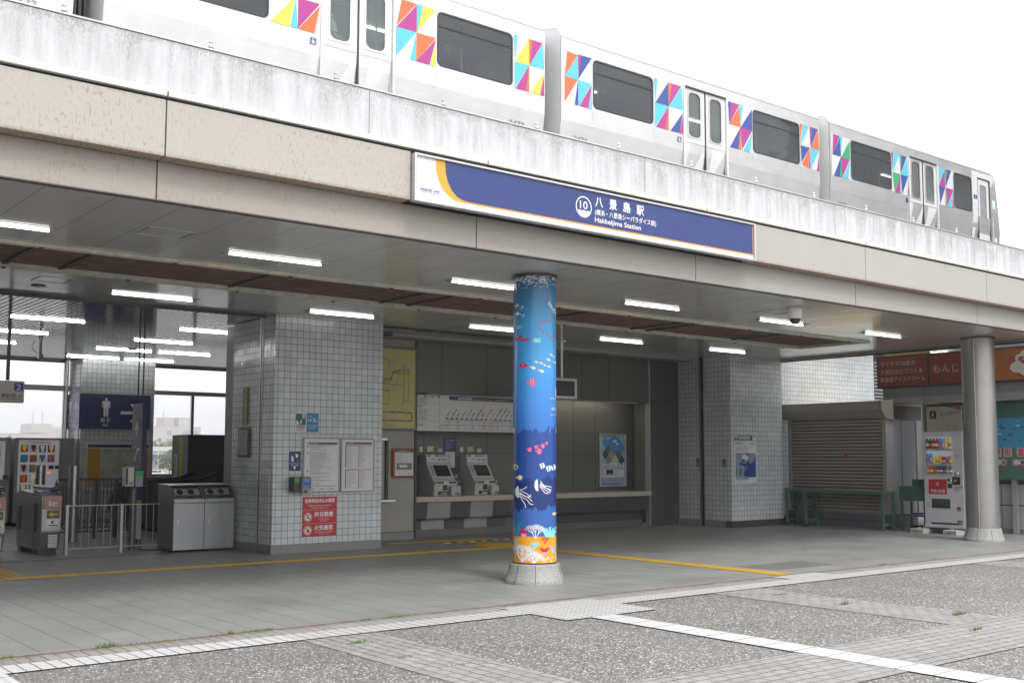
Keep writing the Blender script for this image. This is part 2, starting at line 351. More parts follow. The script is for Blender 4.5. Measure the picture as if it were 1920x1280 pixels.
def paver_mat(name, ax='X', px=.103, py=.155, base=(.355, .35, .335), joint=(.10, .065, .045), dirt=False):
    k = NT(name); X, Y, Z, V = k.pos(); u, v = (X, Y) if ax == 'X' else (Y, X)
    row = k.math('FLOOR', k.math('DIVIDE', v, px)); sh = k.math('MULTIPLY', k.math('FRACT', k.math('MULTIPLY', row, .5)), py)
    wob = k.math('MULTIPLY', k.math('SUBTRACT', k.noise(6, None, 2), .5), .025)
    g = k.math('MAXIMUM', k.grid(k.math('ADD', v, wob), px, .013), k.grid(k.math('ADD', k.math('ADD', u, sh), wob), py, .011))
    cell = k.vec(row, k.math('FLOOR', k.math('DIVIDE', k.math('ADD', u, sh), py)))
    wn = k.n('TexWhiteNoise', noise_dimensions='3D'); k.set(wn.inputs['Vector'], cell)
    n3 = k.noise(150, None, 3, .8)
    hsv = k.n('HueSaturation'); hsv.inputs['Color'].default_value = C3(base); k.set(hsv.inputs['Value'], k.math('MULTIPLY', k.mapr(wn.outputs[0], 0, 1, .88, 1.08), k.mapr(n3, .38, .62, .66, 1.26)))
    c = k.mix(k.math('MULTIPLY', g, k.mapr(k.noise(1.7, None, 3), .35, .6, .5, 1)), hsv.outputs[0], joint)
    c = k.mix(k.mapr(k.noise(1.2, None, 5, .7), .5, .7, 0, .3), c, (.2, .19, .175))
    if dirt: c = k.mix(k.math('MULTIPLY', k.mapr(Y, 8.64, 8.79, 0, 1), k.mapr(k.noise(7, None, 5, .7), .35, .6, .1, .95)), c, (.16, .125, .085))
    k.bump(k.math('SUBTRACT', k.math('MULTIPLY', n3, .5), g), .5, .006)
    return k.fin(c, .7, 0, .3)
def tact_mat(name, base, ax='X', dots=False, p=.297, wear=.3, off=0, under=(.2, .19, .18), jc=(.13, .08, .05), vp=.297, vo=0):
    k = NT(name); X, Y, Z, V = k.pos(); u, v = (X, Y) if ax == 'X' else (Y, X)
    wb = k.math('MULTIPLY', k.math('SUBTRACT', k.noise(5, None, 2), .5), .03)
    g = k.math('MAXIMUM', k.grid(k.math('ADD', u, wb), p, .012, off), k.grid(v, vp, .007, vo))
    if dots:
        fx = k.math('SUBTRACT', k.math('FRACT', k.math('DIVIDE', u, .0594)), .5); fy = k.math('SUBTRACT', k.math('FRACT', k.math('DIVIDE', v, .0594)), .5)
        h = k.math('SUBTRACT', .36, k.math('SQRT', k.math('ADD', k.math('POWER', fx, 2), k.math('POWER', fy, 2)))); hh = k.mapr(h, 0, .12, 0, 1)
    else:
        hh = k.mapr(k.math('ABSOLUTE', k.math('SUBTRACT', k.math('FRACT', k.math('DIVIDE', v, .074)), .5)), .18, .3, 1, 0)
    n = k.noise(9, None, 5, .7); n2 = k.noise(90, None, 2)
    w_ = k.math('MULTIPLY', k.mapr(n, .5, .7, 0, wear*2.2), k.mapr(hh, 0, 1, 1, .35))
    hsv = k.n('HueSaturation'); hsv.inputs['Color'].default_value = C3(base); k.set(hsv.inputs['Value'], k.math('MULTIPLY', k.mapr(n2, .3, .7, .93, 1.07), k.mapr(hh, 0, 1, .84, 1.03)))
    c = k.mix(w_, hsv.outputs[0], under); c = k.mix(k.math('MULTIPLY', g, .85), c, jc)
    k.bump(k.math('SUBTRACT', hh, g), .7, .006)
    return k.fin(c, .55, 0, .4)
def brushed(name, col, rough=.3, metal=.9, axis='X'):
    k = NT(name); x, y, z, o = k.pos()
    v = k.vec(k.math('MULTIPLY', x, 1.2), k.math('MULTIPLY', y, 1.2), k.math('MULTIPLY', z, 60)) if axis == 'X' else k.vec(k.math('MULTIPLY', x, 60), k.math('MULTIPLY', y, 60), k.math('MULTIPLY', z, 1.2))
    n = k.noise(1, v, 3); n2 = k.noise(2, None, 3)
    hsv = k.n('HueSaturation'); hsv.inputs['Color'].default_value = C3(col); k.set(hsv.inputs['Value'], k.math('MULTIPLY', k.mapr(n, .3, .7, .92, 1.06), k.mapr(n2, .3, .7, .93, 1.05)))
    k.bump(k.math('ADD', n, k.math('MULTIPLY', n2, .5)), .06, .004)
    return k.fin(hsv.outputs[0], k.mapr(n, .3, .7, rough-.07, rough+.07), metal)
def granite(name, base=(.42, .42, .41)):
    k = NT(name); v = k.voro(200); s_ = k.n('SeparateXYZ'); k.set(s_.inputs[0], v)
    n = k.noise(8, None, 4); c = k.ramp(s_.outputs[0], [(0, tuple(b*.42 for b in base)), (.16, tuple(b*.85 for b in base)), (.6, base), (.85, tuple(b*1.25 for b in base))], 'CONSTANT')
    c = k.mix(k.mapr(n, .55, .75, 0, .5), c, (.25, .23, .2))
    return k.fin(c, .55, 0, .4)
def glass_mat(name, tint, alpha, rough=.02):
    k = NT(name); k.fin(tint, rough, 0, .5); k.b.inputs['Alpha'].default_value = alpha; return k.m
agg = agg_mat(); ceilm = ceil_mat(); slatm = slat_mat(); floorm = floor_mat()
dark = M('dark gap', (.02, .02, .022), .7); bronze = M('bronze trim', (.09, .072, .068), .45, .3)
steel = brushed('brushed steel', (.52, .52, .52), .32, .85); steelv = brushed('brushed steel upright', (.50, .50, .49), .34, .8, 'Z')
alu = M('aluminium', (.56, .56, .56), .35, .7); conc = M('plain concrete', (.36, .35, .33), .8, vs=2, bump=.3, bs=30)
greyp = M('grey metal panel', (.125, .125, .115), .42, .2, vs=1.2); greyd = M('dark grey panel', (.075, .075, .072), .45, .2)
officep = M('office wall panel', (.33, .32, .29), .5, vs=1.1, var=.1); plinth = M('stone plinth', (.23, .23, .22), .45, vs=20)
white = M('white enamel', (.78, .78, .78), .35); offw = M('off white plastic', (.62, .60, .56), .45); black = M('black plastic', (.025, .025, .027), .35)
navy = M('navy sign', (.032, .035, .13), .4); cream = M('cream worn paint', (.62, .59, .49), .6, vs=9, var=.25, bump=.4)
pane = glass_mat('window glass', (.5, .55, .55), .10)
tube_m = M('lit fluorescent tube', (1, .98, .94), .3, emit=3.4, var=.0); tube_i = M('lit slim tube', (1, .99, .96), .3, emit=16, var=.0); tray_m = M('light tray enamel', (.42, .42, .39), .3)
paper = M('white paper', (.66, .67, .68), .55, var=.03); ink = M('black print', (.06, .06, .07), .6); redp = M('red print', (.55, .06, .06), .5)
bluep = M('blue print', (.04, .12, .45), .5); greenp = M('green print', (.02, .25, .13), .5)

# ---------------- ground (setting) ----------------
def sheet(name, x0, x1, y0, y1, z, m, kind='structure'):
    b = MB(); b.quad((x0, y0, z), (x1, y0, z), (x1, y1, z), (x0, y1, z), m); return tag(b.build(name), kind=kind)
b = MB()
b.quad((-900, -900, 0), (900, -900, 0), (900, 26.4, 0), (-900, 26.4, 0), agg)
tag(b.build('plaza', origin=(0, 0, 0)), kind='structure')
asph = M('far asphalt', (.20, .20, .20), .9, vs=.05, var=.15)
sheet('ground', -900, 900, 26.4, 900, -2.4, asph)
tag(MB().box(-900, 900, 26.25, 26.39, -2.4, -.004, conc).build('retaining_wall'), 'low concrete retaining wall below the windows at the back of the station', 'wall')
sheet('concourse_floor', -40, 20.95, 8.8, 26.2, .004, floorm)
sheet('path', 20.96, 26, 8.8, 16.3, .003, floorm)
pavX = paver_mat('granite setts along facade', 'X'); pavY = paver_mat('granite setts across', 'Y'); pavK = paver_mat('granite kerb setts', 'X', .34, .1, dirt=True)
sheet('kerb_strip', -40, 40, 8.46, 8.8, .004, pavK)
for i, (a, c) in enumerate(((-2.2, -1.4), (4.33, 5.02), (9.35, 10.2), (14.9, 15.7), (20.3, 21.1))): sheet('paver_band', a, c, -20, 8.14, .004, pavY)
sheet('paver_band', -40, 40, 4.35, 5.3, .0072, pavX)
wt_bar = tact_mat('white guide tile bars', (.66, .66, .66), 'X', False, p=.1, vp=10, vo=3, wear=.16, under=(.42, .41, .4)); wt_bary = tact_mat('white guide tile bars across', (.66, .66, .66), 'Y', False, vp=10, vo=3, wear=.16, under=(.42, .41, .4))
wt_dot = tact_mat('white warning tile dots', (.60, .60, .59), 'X', True, p=.1, vp=10, vo=3, wear=.3, under=(.4, .39, .38))
def strip(name, x0, x1, y0, y1, z, m, label=None, kind='structure'): return sheet(name, x0, x1, y0, y1, z, m)
strip('white_guide_paving', 2.06, 4.33, 8.14, 8.46, .0105, wt_bar); strip('white_guide_paving', 4.33, 6.75, 8.14, 8.46, .0105, wt_dot); strip('white_guide_paving', 7.95, 40, 8.14, 8.46, .0105, wt_dot)
strip('white_guide_paving', 6.75, 7.95, 7.62, 8.62, .0105, wt_dot); strip('white_guide_paving', 7.06, 7.37, -12, 7.62, .0105, wt_bary)
strip('white_guide_paving', 1.74, 2.06, 2, 8.46, .0105, wt_bary)
strip('white_guide_paving', 11.2, 12.1, 8.463, 8.76, .0105, wt_dot)
yb = tact_mat('yellow guide tile bars', (.92, .58, .03), 'X', False, vp=.3, vo=14.2, wear=.14); yby = tact_mat('yellow guide tile bars across', (.66, .40, .03), 'Y', False, vp=.3, vo=11.47, wear=.12, off=.02)
yd = tact_mat('yellow warning tile dots', (.90, .56, .03), 'X', True, wear=.2)
strip('yellow_guide_paving', -2, 11.17, 14.2, 14.5, .008, yb); strip('yellow_guide_paving', 11.47, 11.77, 8.86, 14.2, .008, yby)
strip('yellow_guide_paving', 11.17, 12.07, 14.2, 15.1, .008, yd); strip('yellow_guide_paving', 11.47, 11.77, 15.1, 15.95, .008, yby); strip('yellow_guide_paving', 10.2, 12.4, 15.95, 16.25, .008, yd)
strip('yellow_guide_paving', 3.6, 3.9, 14.5, 16.8, .008, yby); strip('yellow_guide_paving', 5.3, 5.75, 24.1, 24.4, .008, yd)
strip('floor_patch', 11.95, 13.3, 9.3, 9.9, .0072, M('dark floor patch', (.19, .185, .18), .5))
k = NT('drain'); 
b = MB(); b.box(-2, 8, 16.62, 16.66, .0042, .0062, dark); tag(b.build('drain_slot'), kind='structure')
tag(MB().box(-2, 20.9, 8.785, 8.805, .0045, .007, M('rusty joint', (.2, .10, .07), .9, vs=8, var=.4)).build('joint_strip'), kind='structure')

# ---------------- station building ----------------
CZ = 3.72; JX = [-3.55, -.08, 3.39, 6.86, 10.33, 13.80, 17.27, 20.3]
st = thing('station_building', 'low station building with speckled stone canopy, white weathered parapet and pale tiled pillars', 'station', (8, 15, 0))
def part(b, name, bevel=0, par=None): return b.build(name, par or st, bevel)
# front ceiling as a sheet of panels with an opening for the rusty grille
sx0, sx1, sy0, sy1 = -6, 18.2, 12.0, 13.42
b = MB()
for a, c, d, e in ((-8, 20.1, 9.2, sy0), (-8, 20.1, sy1, 15.66), (sx1, 20.1, sy0, sy1), (-8, sx0, sy0, sy1), (7.66, 20.1, 15.66, 16.4)):
    b.quad((a, d, CZ), (c, d, CZ), (c, e, CZ), (a, e, CZ), ceilm)
part(b, 'front_ceiling')
part(MB().quad((-8, 15.74, CZ-.02), (13, 15.74, CZ-.02), (13, 26, CZ-.02), (-8, 26, CZ-.02), slatm), 'slatted_ceiling')
part(MB().bb(-8, 7.6, 15.665, 15.735, CZ-.045, CZ+.02, greyd, .01), 'ceiling_beam')
part(MB().bb(10.4, 18.35, 16.4, 16.86, CZ-.07, CZ+.02, officep, .01), 'ceiling_beam')
b = MB(); b.box(-8, 20.3, 9.25, 12, CZ+.03, CZ+.45, conc); b.box(-8, 20.3, sy1+.02, 26.2, CZ+.03, CZ+.45, conc); b.box(sx1+.05, 20.3, 12, sy1+.02, CZ+.03, CZ+.45, conc)
b.box(-8, 20.3, 9.3, 26.2, CZ+.46, CZ+.62, conc)
part(b, 'roof_slab')
rust = M('rusty brown steel', (.19, .135, .10), .75, .2, vs=6, var=.45, bump=.3)
b = MB()
for i in range(21):
    y = sy0+.03+i*(sy1-sy0-.06)/20; b.box(sx0, sx1, y-.013, y+.013, CZ+.02, CZ+.05, rust)
part(b, 'ceiling_grille')
b = MB().box(sx0, sx1, sy0, sy1, CZ+.30, CZ+.33, greyd); part(b, 'grille_backing')
for x in (-3.9, -1.6, .8, 3.2, 3.82, 5.97, 8.3, 8.76, 11.3, 13.4, 13.8, 16.1): part(MB().box(x-.03, x+.03, sy0, sy1, CZ+.0, CZ+.019, M('grille bearer', (.09, .085, .08), .6, .3)), 'grille_bearer')
b = MB(); b.box(sx0-.1, sx1+.12, sy0-.11, sy0, CZ-.03, CZ+.05, cream); b.box(sx0-.1, sx1+.12, sy1, sy1+.09, CZ-.03, CZ+.05, cream); b.box(sx1+.001, sx1+.119, sy0+.002, sy1-.002, CZ-.028, CZ+.05, cream); b.box(sx0-.1, sx0-.001, sy0+.002, sy1-.002, CZ-.028, CZ+.05, cream)
for i in range(17):
    x = -5.5+i*1.45
    for y in (sy0-.055, sy1+.05): b.box(x-.02, x+.02, y-.02, y+.02, CZ-.045, CZ-.029, black)
part(b, 'grille_frame', .004)
# fascia panels
for i in range(7):
    a, c = JX[i]+.006, JX[i+1]-.006
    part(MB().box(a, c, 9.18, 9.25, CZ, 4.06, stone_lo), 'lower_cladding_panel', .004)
    if i != 3:
        a2, c2 = a, c
        if i == 2: c2 = 5.9
        if i == 4: a2 = 11.24
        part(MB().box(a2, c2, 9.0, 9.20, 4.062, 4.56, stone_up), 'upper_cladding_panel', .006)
    part(MB().box(a+.002, c-.002, 8.975, 9.22, 4.585, 4.64, M('cap trim', (.66, .64, .59), .45, .2)), 'cap_trim', .004)
b = MB(); b.box(-8, 20.26, 9.03, 9.24, 4.555, 4.588, dark); b.box(-8, 20.26, 9.192, 9.24, CZ+.005, 4.55, dark); b.box(-8, 20.28, 9.165, 9.24, CZ-.012, CZ-.001, bronze)
part(b, 'shadow_gap')
part(MB().box(-8, 20.3, 9.03, 9.23, 4.641, 5.10, parapet_mat()), 'parapet', .006)
part(MB().bb(-8, 20.32, 9.02, 9.24, 5.101, 5.118, alu, .004), 'parapet_capping')
# right end return of the canopy
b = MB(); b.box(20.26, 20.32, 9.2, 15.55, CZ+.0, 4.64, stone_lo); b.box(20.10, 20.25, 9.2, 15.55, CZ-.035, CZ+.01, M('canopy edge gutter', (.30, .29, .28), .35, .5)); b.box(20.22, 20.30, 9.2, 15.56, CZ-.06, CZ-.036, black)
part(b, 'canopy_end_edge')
part(MB().box(20.1, 20.3, 9.02, 26.2, 4.641, 5.10, conc), 'end_parapet')
# left tiled pillar (office corner)
def wallY(x0, x1, y, z0, z1, m, t=.12): return MB().box(x0, x1, y, y+t, z0, z1, m)
def wallX(y0, y1, x, z0, z1, m, t=.12): return MB().box(x, x+t, y0, y1, z0, z1, m)
p = part(MB().box(7.655, 9.61, 15.45, 15.57, .145, CZ, tileX), 'tiled_pillar_front')
b = MB(); b.box(7.65, 7.77, 15.571, 15.86, .145, CZ, tileY); b.box(7.65, 7.77, 15.95, 16.95, .145, CZ-.03, tileY)
part(b, 'tiled_pillar_side')
part(MB().box(9.49, 9.612, 15.571, 17.0, .145, CZ, tileY), 'tiled_pillar_return')
b = MB(); b.box(7.64, 9.62, 15.44, 15.60, .004, .144, plinth); b.box(7.64, 7.78, 15.601, 15.86, .004, .144, plinth); b.box(7.64, 7.78, 15.95, 16.95, .004, .144, plinth)
part(b, 'pillar_plinth', .004)
b = MB(); b.box(7.70, 7.9, 15.86, 15.95, .004, CZ, black); b.box(7.64, 7.70, 15.86, 15.882, .004, CZ, steelv); b.box(7.64, 7.70, 15.928, 15.95, .004, CZ, steelv)
part(b, 'shutter_guide')
b = MB(); b.box(7.70, 8.0, 16.951, 17.36, .004, CZ-.05, M('service wall', (.22, .23, .23), .5, .2))
part(b, 'service_wall')
tealm = M('teal painted steel', (.075, .15, .16), .5)
b = MB(); b.box(7.86, 7.9, 17.31, 17.9, .004, 2.15, tealm); b.box(7.84, 7.88, 17.301, 17.33, .004, 2.2, alu); b.box(7.86, 7.92, 17.33, 17.9, 2.151, 2.3, black)
b.box(7.88, 8.02, 17.3, 26, 2.31, CZ-.05, greyp); b.box(8.86, 8.98, 18, 26, .004, 2.3, dark)
# office wall with ticket window
b = MB(); y = 16.87
b.box(9.613, 10.62, y, y+.1, 1.84, CZ, officep)
b.box(10.621, 11.2, y, y+.1, .14, CZ, officep); b.box(9.613, 10.62, y, y+.1, .14, .72, officep)
part(b, 'office_wall')
part(MB().box(9.613, 11.2, y-.012, y+.1, .004, .138, plinth), 'office_plinth')
b = MB(); b.box(9.613, 11.185, y-.006, y-.001, .139, .15, dark); b.box(11.201, 11.235, y-.03, y+.75, .004, CZ, M('dark post', (.07, .068, .062), .5, .4)); b.box(10.72, 11.18, y-.006, y-.001, 1.12, 1.13, dark)
part(b, 'office_trim')
wf = part(MB().box(9.9, 10.60, y-.02, y+.02, 1.80, 1.84, alu).box(10.58, 10.63, y-.02, y+.02, .74, 1.80, black).box(9.5, 10.70, y-.16, y+.02, .70, .735, alu), 'ticket_window_frame')
part(MB().rect(FY(y+.03), 9.62, 10.58, .74, 1.80, M('frosted pane', (.36, .37, .35), .3)), 'ticket_window_pane', 0)
# ticket counter recess
b = MB()
gx = [11.24, 11.83, 12.9, 13.75, 14.55, 15.42, 16.2, 17.4]
b.box(11.24, 17.4, 16.9, 17.0, 2.70, CZ, greyp)
for i in range(1, len(gx)-1): b.box(gx[i]-.003, gx[i]+.003, 16.896, 16.9, 2.70, CZ-.07, dark)
part(b, 'upper_wall_panel')
b = MB(); b.box(11.24, 17.75, 17.6, 17.7, .77, 2.8, greyp)
for x in (11.9, 12.62, 13.45, 14.2, 15.0, 15.8, 16.45): b.box(x-.003, x+.003, 17.596, 17.6, .77, 2.75, dark)
for z in (1.58, 2.02): b.box(11.24, 17.7, 17.596, 17.6, z-.003, z+.003, dark)
b.prism([(17.4, 16.9), (17.45, 16.9), (17.72, 17.6), (17.66, 17.6)], 'Z', .77, 2.72, M('recess cheek', (.27, .265, .235), .5))
part(b, 'recess_wall')
b = MB(); b.box(11.24, 17.7, 17.0, 17.6, 2.74, 2.8, officep)
part(b, 'recess_soffit')
part(MB().box(11.6, 17.2, 17.05, 17.12, 2.685, 2.735, white).box(14.3, 17.1, 17.125, 17.15, 2.69, 2.72, M('cove lamp', (1, .93, .72), .4, emit=7, var=0)), 'recess_lamp')
part(MB().bb(11.24, 17.42, 16.84, 17.62, .665, .765, M('counter stone', (.45, .39, .33), .45, vs=20), .006), 'counter_top')
lg, dg = M('light counter panel', (.30, .30, .29), .4, .2), M('dark counter panel', (.075, .075, .075), .45, .2)
ux = [(11.24, 11.55, dg), (11.55, 12.08, lg), (12.08, 12.55, dg), (12.55, 13.10, lg), (13.10, 13.56, dg), (13.56, 14.2, greyp), (14.2, 17.4, dg)]
for a, c, m in ux:
    part(MB().prism([(16.93, .664), (16.96, .36), (17.0, .33), (17.14, .32), (17.14, .664)], 'X', a+.002, c-.002, m), 'counter_panel')
    part(MB().box(a+.002, c-.002, 17.15, 17.25, .14, .345, m), 'counter_kick_panel')
part(MB().box(11.24, 17.42, 17.12, 17.3, .004, .139, M('counter plinth', (.13, .12, .11), .5)), 'counter_plinth')
b = MB(); b.box(17.42, 18.37, 16.9, 17.0, .004, CZ, greyd)
for z in (.55, 1.25, 1.98, 2.75): b.box(17.43, 18.37, 16.895, 16.9, z-.004, z+.004, dark)
b.box(17.92, 17.925, 16.895, 16.9, .004, 2, dark); b.box(17.395, 17.42, 16.86, 17.0, .004, CZ, alu)
part(b, 'service_door_wall')
# right tiled pillar and the long tiled wall
b = MB(); b.box(18.37, 18.49, 16.28, 16.9, .145, CZ, tileY); b.box(18.37, 18.49, 15.511, 16.12, .145, CZ, tileY); part(b, 'tiled_pillar_side')
part(MB().box(18.375, 20.15, 15.39, 15.51, .145, CZ, tileX), 'tiled_pillar_front')
b = MB(); b.box(18.45, 18.6, 16.12, 16.28, .004, CZ, black); b.box(18.36, 18.42, 16.12, 16.15, .004, CZ, steelv); b.box(18.36, 18.42, 16.25, 16.28, .004, CZ, steelv); part(b, 'shutter_guide')
b = MB(); b.box(18.36, 20.16, 15.38, 15.55, .004, .144, greyd); b.box(18.36, 18.5, 15.551, 16.12, .004, .144, plinth); b.box(18.36, 18.5, 16.28, 16.89, .004, .144, plinth); part(b, 'pillar_plinth', .004)
part(MB().box(20.15, 24.22, 15.65, 15.8, .145, 5.6, tileX), 'side_wall'); part(MB().box(20.15, 24.22, 15.64, 15.8, .004, .144, greyd), 'side_wall_plinth')
# back window wall
wm = M('window frame paint', (.48, .44, .40), .5); y = 26
b = MB(); b.box(-8, 7.7, y, y+.12, 3.0, 3.12, wm); b.box(9.3, 11.8, y, y+.12, 3.0, 3.10, wm); b.box(-8, 7.6, y-.01, y+.12, .99, 1.08, wm); b.box(9.3, 12, y-.01, y+.12, .95, 1.08, wm)
for x in (-3, -.5, 2.2, 4.2, 7.62, 10.68): b.box(x-.035, x+.035, y+.005, y+.08, 1.08, CZ-.02 if x < 8 else 2.999, alu)
b.box(-8, 7.6, y-.005, y+.11, CZ-.07, CZ-.021, greyd); b.box(9.3, 12, y-.005, y+.11, CZ-.07, CZ-.021, greyd)
part(b, 'window_frame')
part(MB().rect(FY(y+.06), -8, 12, 1.05, CZ, pane), 'window_glass')
b = MB(); b.box(-8, 13, y+.02, y+.16, .0, .98, M('low wall panel', (.24, .22, .20), .6)); part(b, 'window_low_wall')
# pillar of the men's sign
b = MB(); b.box(7.71, 9.37, 25.1, 25.22, .1, CZ, tileX); part(b, 'tiled_pillar_front')
b = MB(); b.box(7.70, 7.82, 25.221, 26.0, .1, CZ, tileY); b.box(9.25, 9.369, 25.221, 26.0, .1, CZ, tileY); part(b, 'tiled_pillar_side')
part(MB().box(7.69, 9.38, 25.09, 25.99, .004, .099, plinth), 'pillar_plinth')
part(MB().cyl((7.62, 25.9, .01), (7.62, 25.9, CZ-.03), .035, alu), 'drain_pipe')
# closing walls out of sight (rooms behind the tickets, plus one light blocker)
for q in ((1.4, 1.5, 11.2, 26.1), (12.0, 12.1, 17.96, 26.1), (-8, -7.9, 9.3, 26.1), (11.3, 18.4, 17.85, 17.95), (18.55, 20.15, 15.9, 16.0)): part(MB().box(*q, .004, CZ, greyd), 'unseen_closing_wall')  # first wall is unseen, added to darken the left hall
# guideway the train stands on
gw = thing('guideway', 'grey concrete train guideway carried above the station roof', 'guideway', (20, 16, 0))
b = MB(); b.box(-30, 70, 14.3, 17.9, 5.5, 6.45, conc); b.box(-30, 70, 14.9, 17.3, 4.9, 5.5, conc); b.build('deck', gw)
b = MB(); b.box(-30, 70, 14.35, 14.5, 6.45, 6.75, conc); b.box(-30, 70, 17.7, 17.85, 6.45, 6.75, conc); b.build('guide_wall', gw)
for x in (-14, 12, 27, 50): MB().box(x-.6, x+.6, 15.5, 16.8, 4.35 if -8 < x < 20 else 0, 4.9, conc).build('pier', gw)

# ---------------- train ----------------
tb = brushed('stainless train side', (.62, .62, .615), .38, .75)
tw = M('train white paint', (.66, .66, .66), .3, .1, var=.02); tglass = glass_mat('tinted train glass', (.10, .115, .13), .52, .02); dglass = glass_mat('clear train door glass', (.30, .34, .35), .38); rub = M('black rubber', (.03, .032, .04), .5)
tint = M('train interior', (.55, .56, .55), .6); tlamp = M('train lamp', (1, 1, .97), .4, emit=2.5, var=0); tend = brushed('train end sheet', (.78, .78, .78), .5, .1, 'Z')
cy, bl, mg, og, ye, gn = [M('train '+n, c, .35, .1, var=.03) for n, c in (('cyan', (.10, .50, .60)), ('blue', (.04, .075, .30)), ('magenta', (.40, .04, .24)), ('orange', (.62, .15, .05)), ('yellow', (.70, .58, .08)), ('green', (.035, .36, .15)))]
PB = [('c', [(0, 0), (.13, 0), (.04, .5)]), ('b', [(.49, 0), (.04, .5), (.5, .5)]), ('o', [(.49, 0), (.62, 0), (.5, .5)]), ('m', [(.62, 0), (.95, 0), (.5, .5)]), ('c', [(.97, 0), (1, .5), (.5, .5)]),
      ('c', [(.02, .5), (.5, .5), (.02, 1)]), ('m', [(.5, .5), (.05, 1), (.38, 1)]), ('o', [(.5, .5), (.38, 1), (.5, 1)]), ('b', [(1, .55), (.55, 1), (.86, 1)]), ('m', [(1, .6), (1, 1), (.86, 1)])]
PC = [('b', [(0, 0), (.12, 0), (.04, .5)]), ('m', [(.12, 0), (.47, 0), (.04, .5)]), ('o', [(.47, .04), (.5, .5), (.04, .5)]), ('c', [(.48, 0), (.62, 0), (.5, .5)]), ('b', [(1, .02), (1, .5), (.5, .5)]),
      ('b', [(.5, .5), (.05, 1), (.4, 1)]), ('o', [(.5, .5), (.4, 1), (.52, 1)]), ('m', [(.5, .5), (1, .5), (.55, 1)]), ('c', [(1, .55), (.6, 1), (.9, 1)])]
YT = 14.8; F = FY(YT)
PROF = [(-.02, 9.10), (0, 9.05), (0, 8.05), (.01, 7.75), (.05, 7.45), (.14, 7.1), (.25, 6.85), (.25, 6.7)]   # lower body tucks in
P2_ = [('o', [(.12, 0), (.5, 0), (0, .48)]), ('m', [(.5, .02), (0, .5), (.5, .5)]), ('c', [(.5, 0), (.66, 0), (.51, .5)]), ('b', [(.66, 0), (1, 0), (.5, .5)]), ('c', [(0, .5), (.5, .5), (0, 1)]), ('c', [(.49, .52), (.34, 1), (.5, 1)]), ('o', [(.5, .5), (1, .5), (.5, 1)]), ('m', [(1, .52), (.5, 1), (.84, 1)]), ('b', [(1, .54), (.86, 1), (1, 1)])]
P1_ = [('c', [(.5, .1), (.5, .5), (.1, .5)]), ('b', [(.6, 0), (1, .45), (.6, .45)]), ('b', [(.48, .5), (0, 1), (.38, 1)]), ('c', [(.5, .5), (.4, 1), (.55, 1)]), ('m', [(.55, .5), (1, .5), (.55, 1)]), ('o', [(1, .53), (.56, 1), (.9, 1)])]
PA_ = [('o', [(.12, 0), (.5, .02), (.03, .5)]), ('c', [(.5, .04), (.5, .5), (.03, .5)]), ('m', [(.5, 0), (.63, 0), (.52, .5)]), ('b', [(.63, 0), (1, 0), (.5, .5)]), ('o', [(.03, .5), (.5, .5), (.03, 1)]), ('b', [(.5, .5), (.38, 1), (.52, 1)]), ('c', [(.5, .5), (1, .5), (.54, 1)]), ('m', [(1, .52), (.55, 1), (.88, 1)]), ('c', [(1, .55), (.9, 1), (1, 1)])]
P4_ = [('o', [(0, 0), (.12, 0), (.02, .45)]), ('c', [(.14, 0), (.48, 0), (.05, .5)]), ('m', [(.5, 0), (.62, 0), (.53, .5)]), ('b', [(.62, 0), (.95, 0), (.54, .5)]), ('o', [(.97, 0), (1, .5), (.55, .5)]), ('b', [(.02, .5), (.5, .5), (.05, .9)]), ('o', [(.5, .5), (.05, .95), (.4, 1)]), ('m', [(.52, .5), (.42, 1), (.52, 1)]), ('c', [(.54, .5), (1, .5), (.55, 1)]), ('m', [(1, .55), (.85, 1), (1, 1)])]
P5_ = [('m', [(.1, 0), (.45, 0), (.05, .5)]), ('b', [(.46, .02), (.5, .5), (.05, .5)]), ('c', [(.46, 0), (.6, 0), (.5, .5)]), ('o', [(.98, .05), (.52, .5), (1, .5)]), ('b', [(.5, .5), (.1, 1), (.42, 1)]), ('o', [(.5, .52), (.43, 1), (.54, 1)]), ('m', [(.5, .5), (.98, .5), (.55, 1)]), ('c', [(.98, .53), (.58, 1), (.88, 1)])]
P6_ = [('m', [(0, 0), (.1, 0), (.04, .45)]), ('c', [(.12, 0), (.48, 0), (.05, .5)]), ('o', [(.48, 0), (.58, 0), (.52, .5)]), ('b', [(.6, 0), (.92, 0), (.53, .5)]), ('c', [(.95, .02), (1, .5), (.55, .5)]), ('o', [(.04, .5), (.5, .5), (.12, 1)]), ('m', [(.5, .5), (.14, 1), (.45, 1)]), ('c', [(.51, .52), (.46, 1), (.56, 1)]), ('b', [(.53, .5), (.98, .5), (.6, 1)]), ('m', [(1, .6), (.92, 1), (1, 1)])]
P7_ = [('c', [(.05, 0), (.42, 0), (.03, .48)]), ('m', [(.42, .04), (.03, .5), (.45, .5)]), ('o', [(.42, 0), (.55, 0), (.47, .5)]), ('b', [(.57, 0), (.9, 0), (.48, .5)]), ('b', [(.03, .5), (.45, .5), (.08, 1)]), ('o', [(.46, .5), (.42, 1), (.53, 1)]), ('m', [(.48, .5), (1, .5), (.55, 1)]), ('c', [(1, .52), (.57, 1), (.85, 1)]), ('m', [(1, .56), (.88, 1), (1, 1)])]
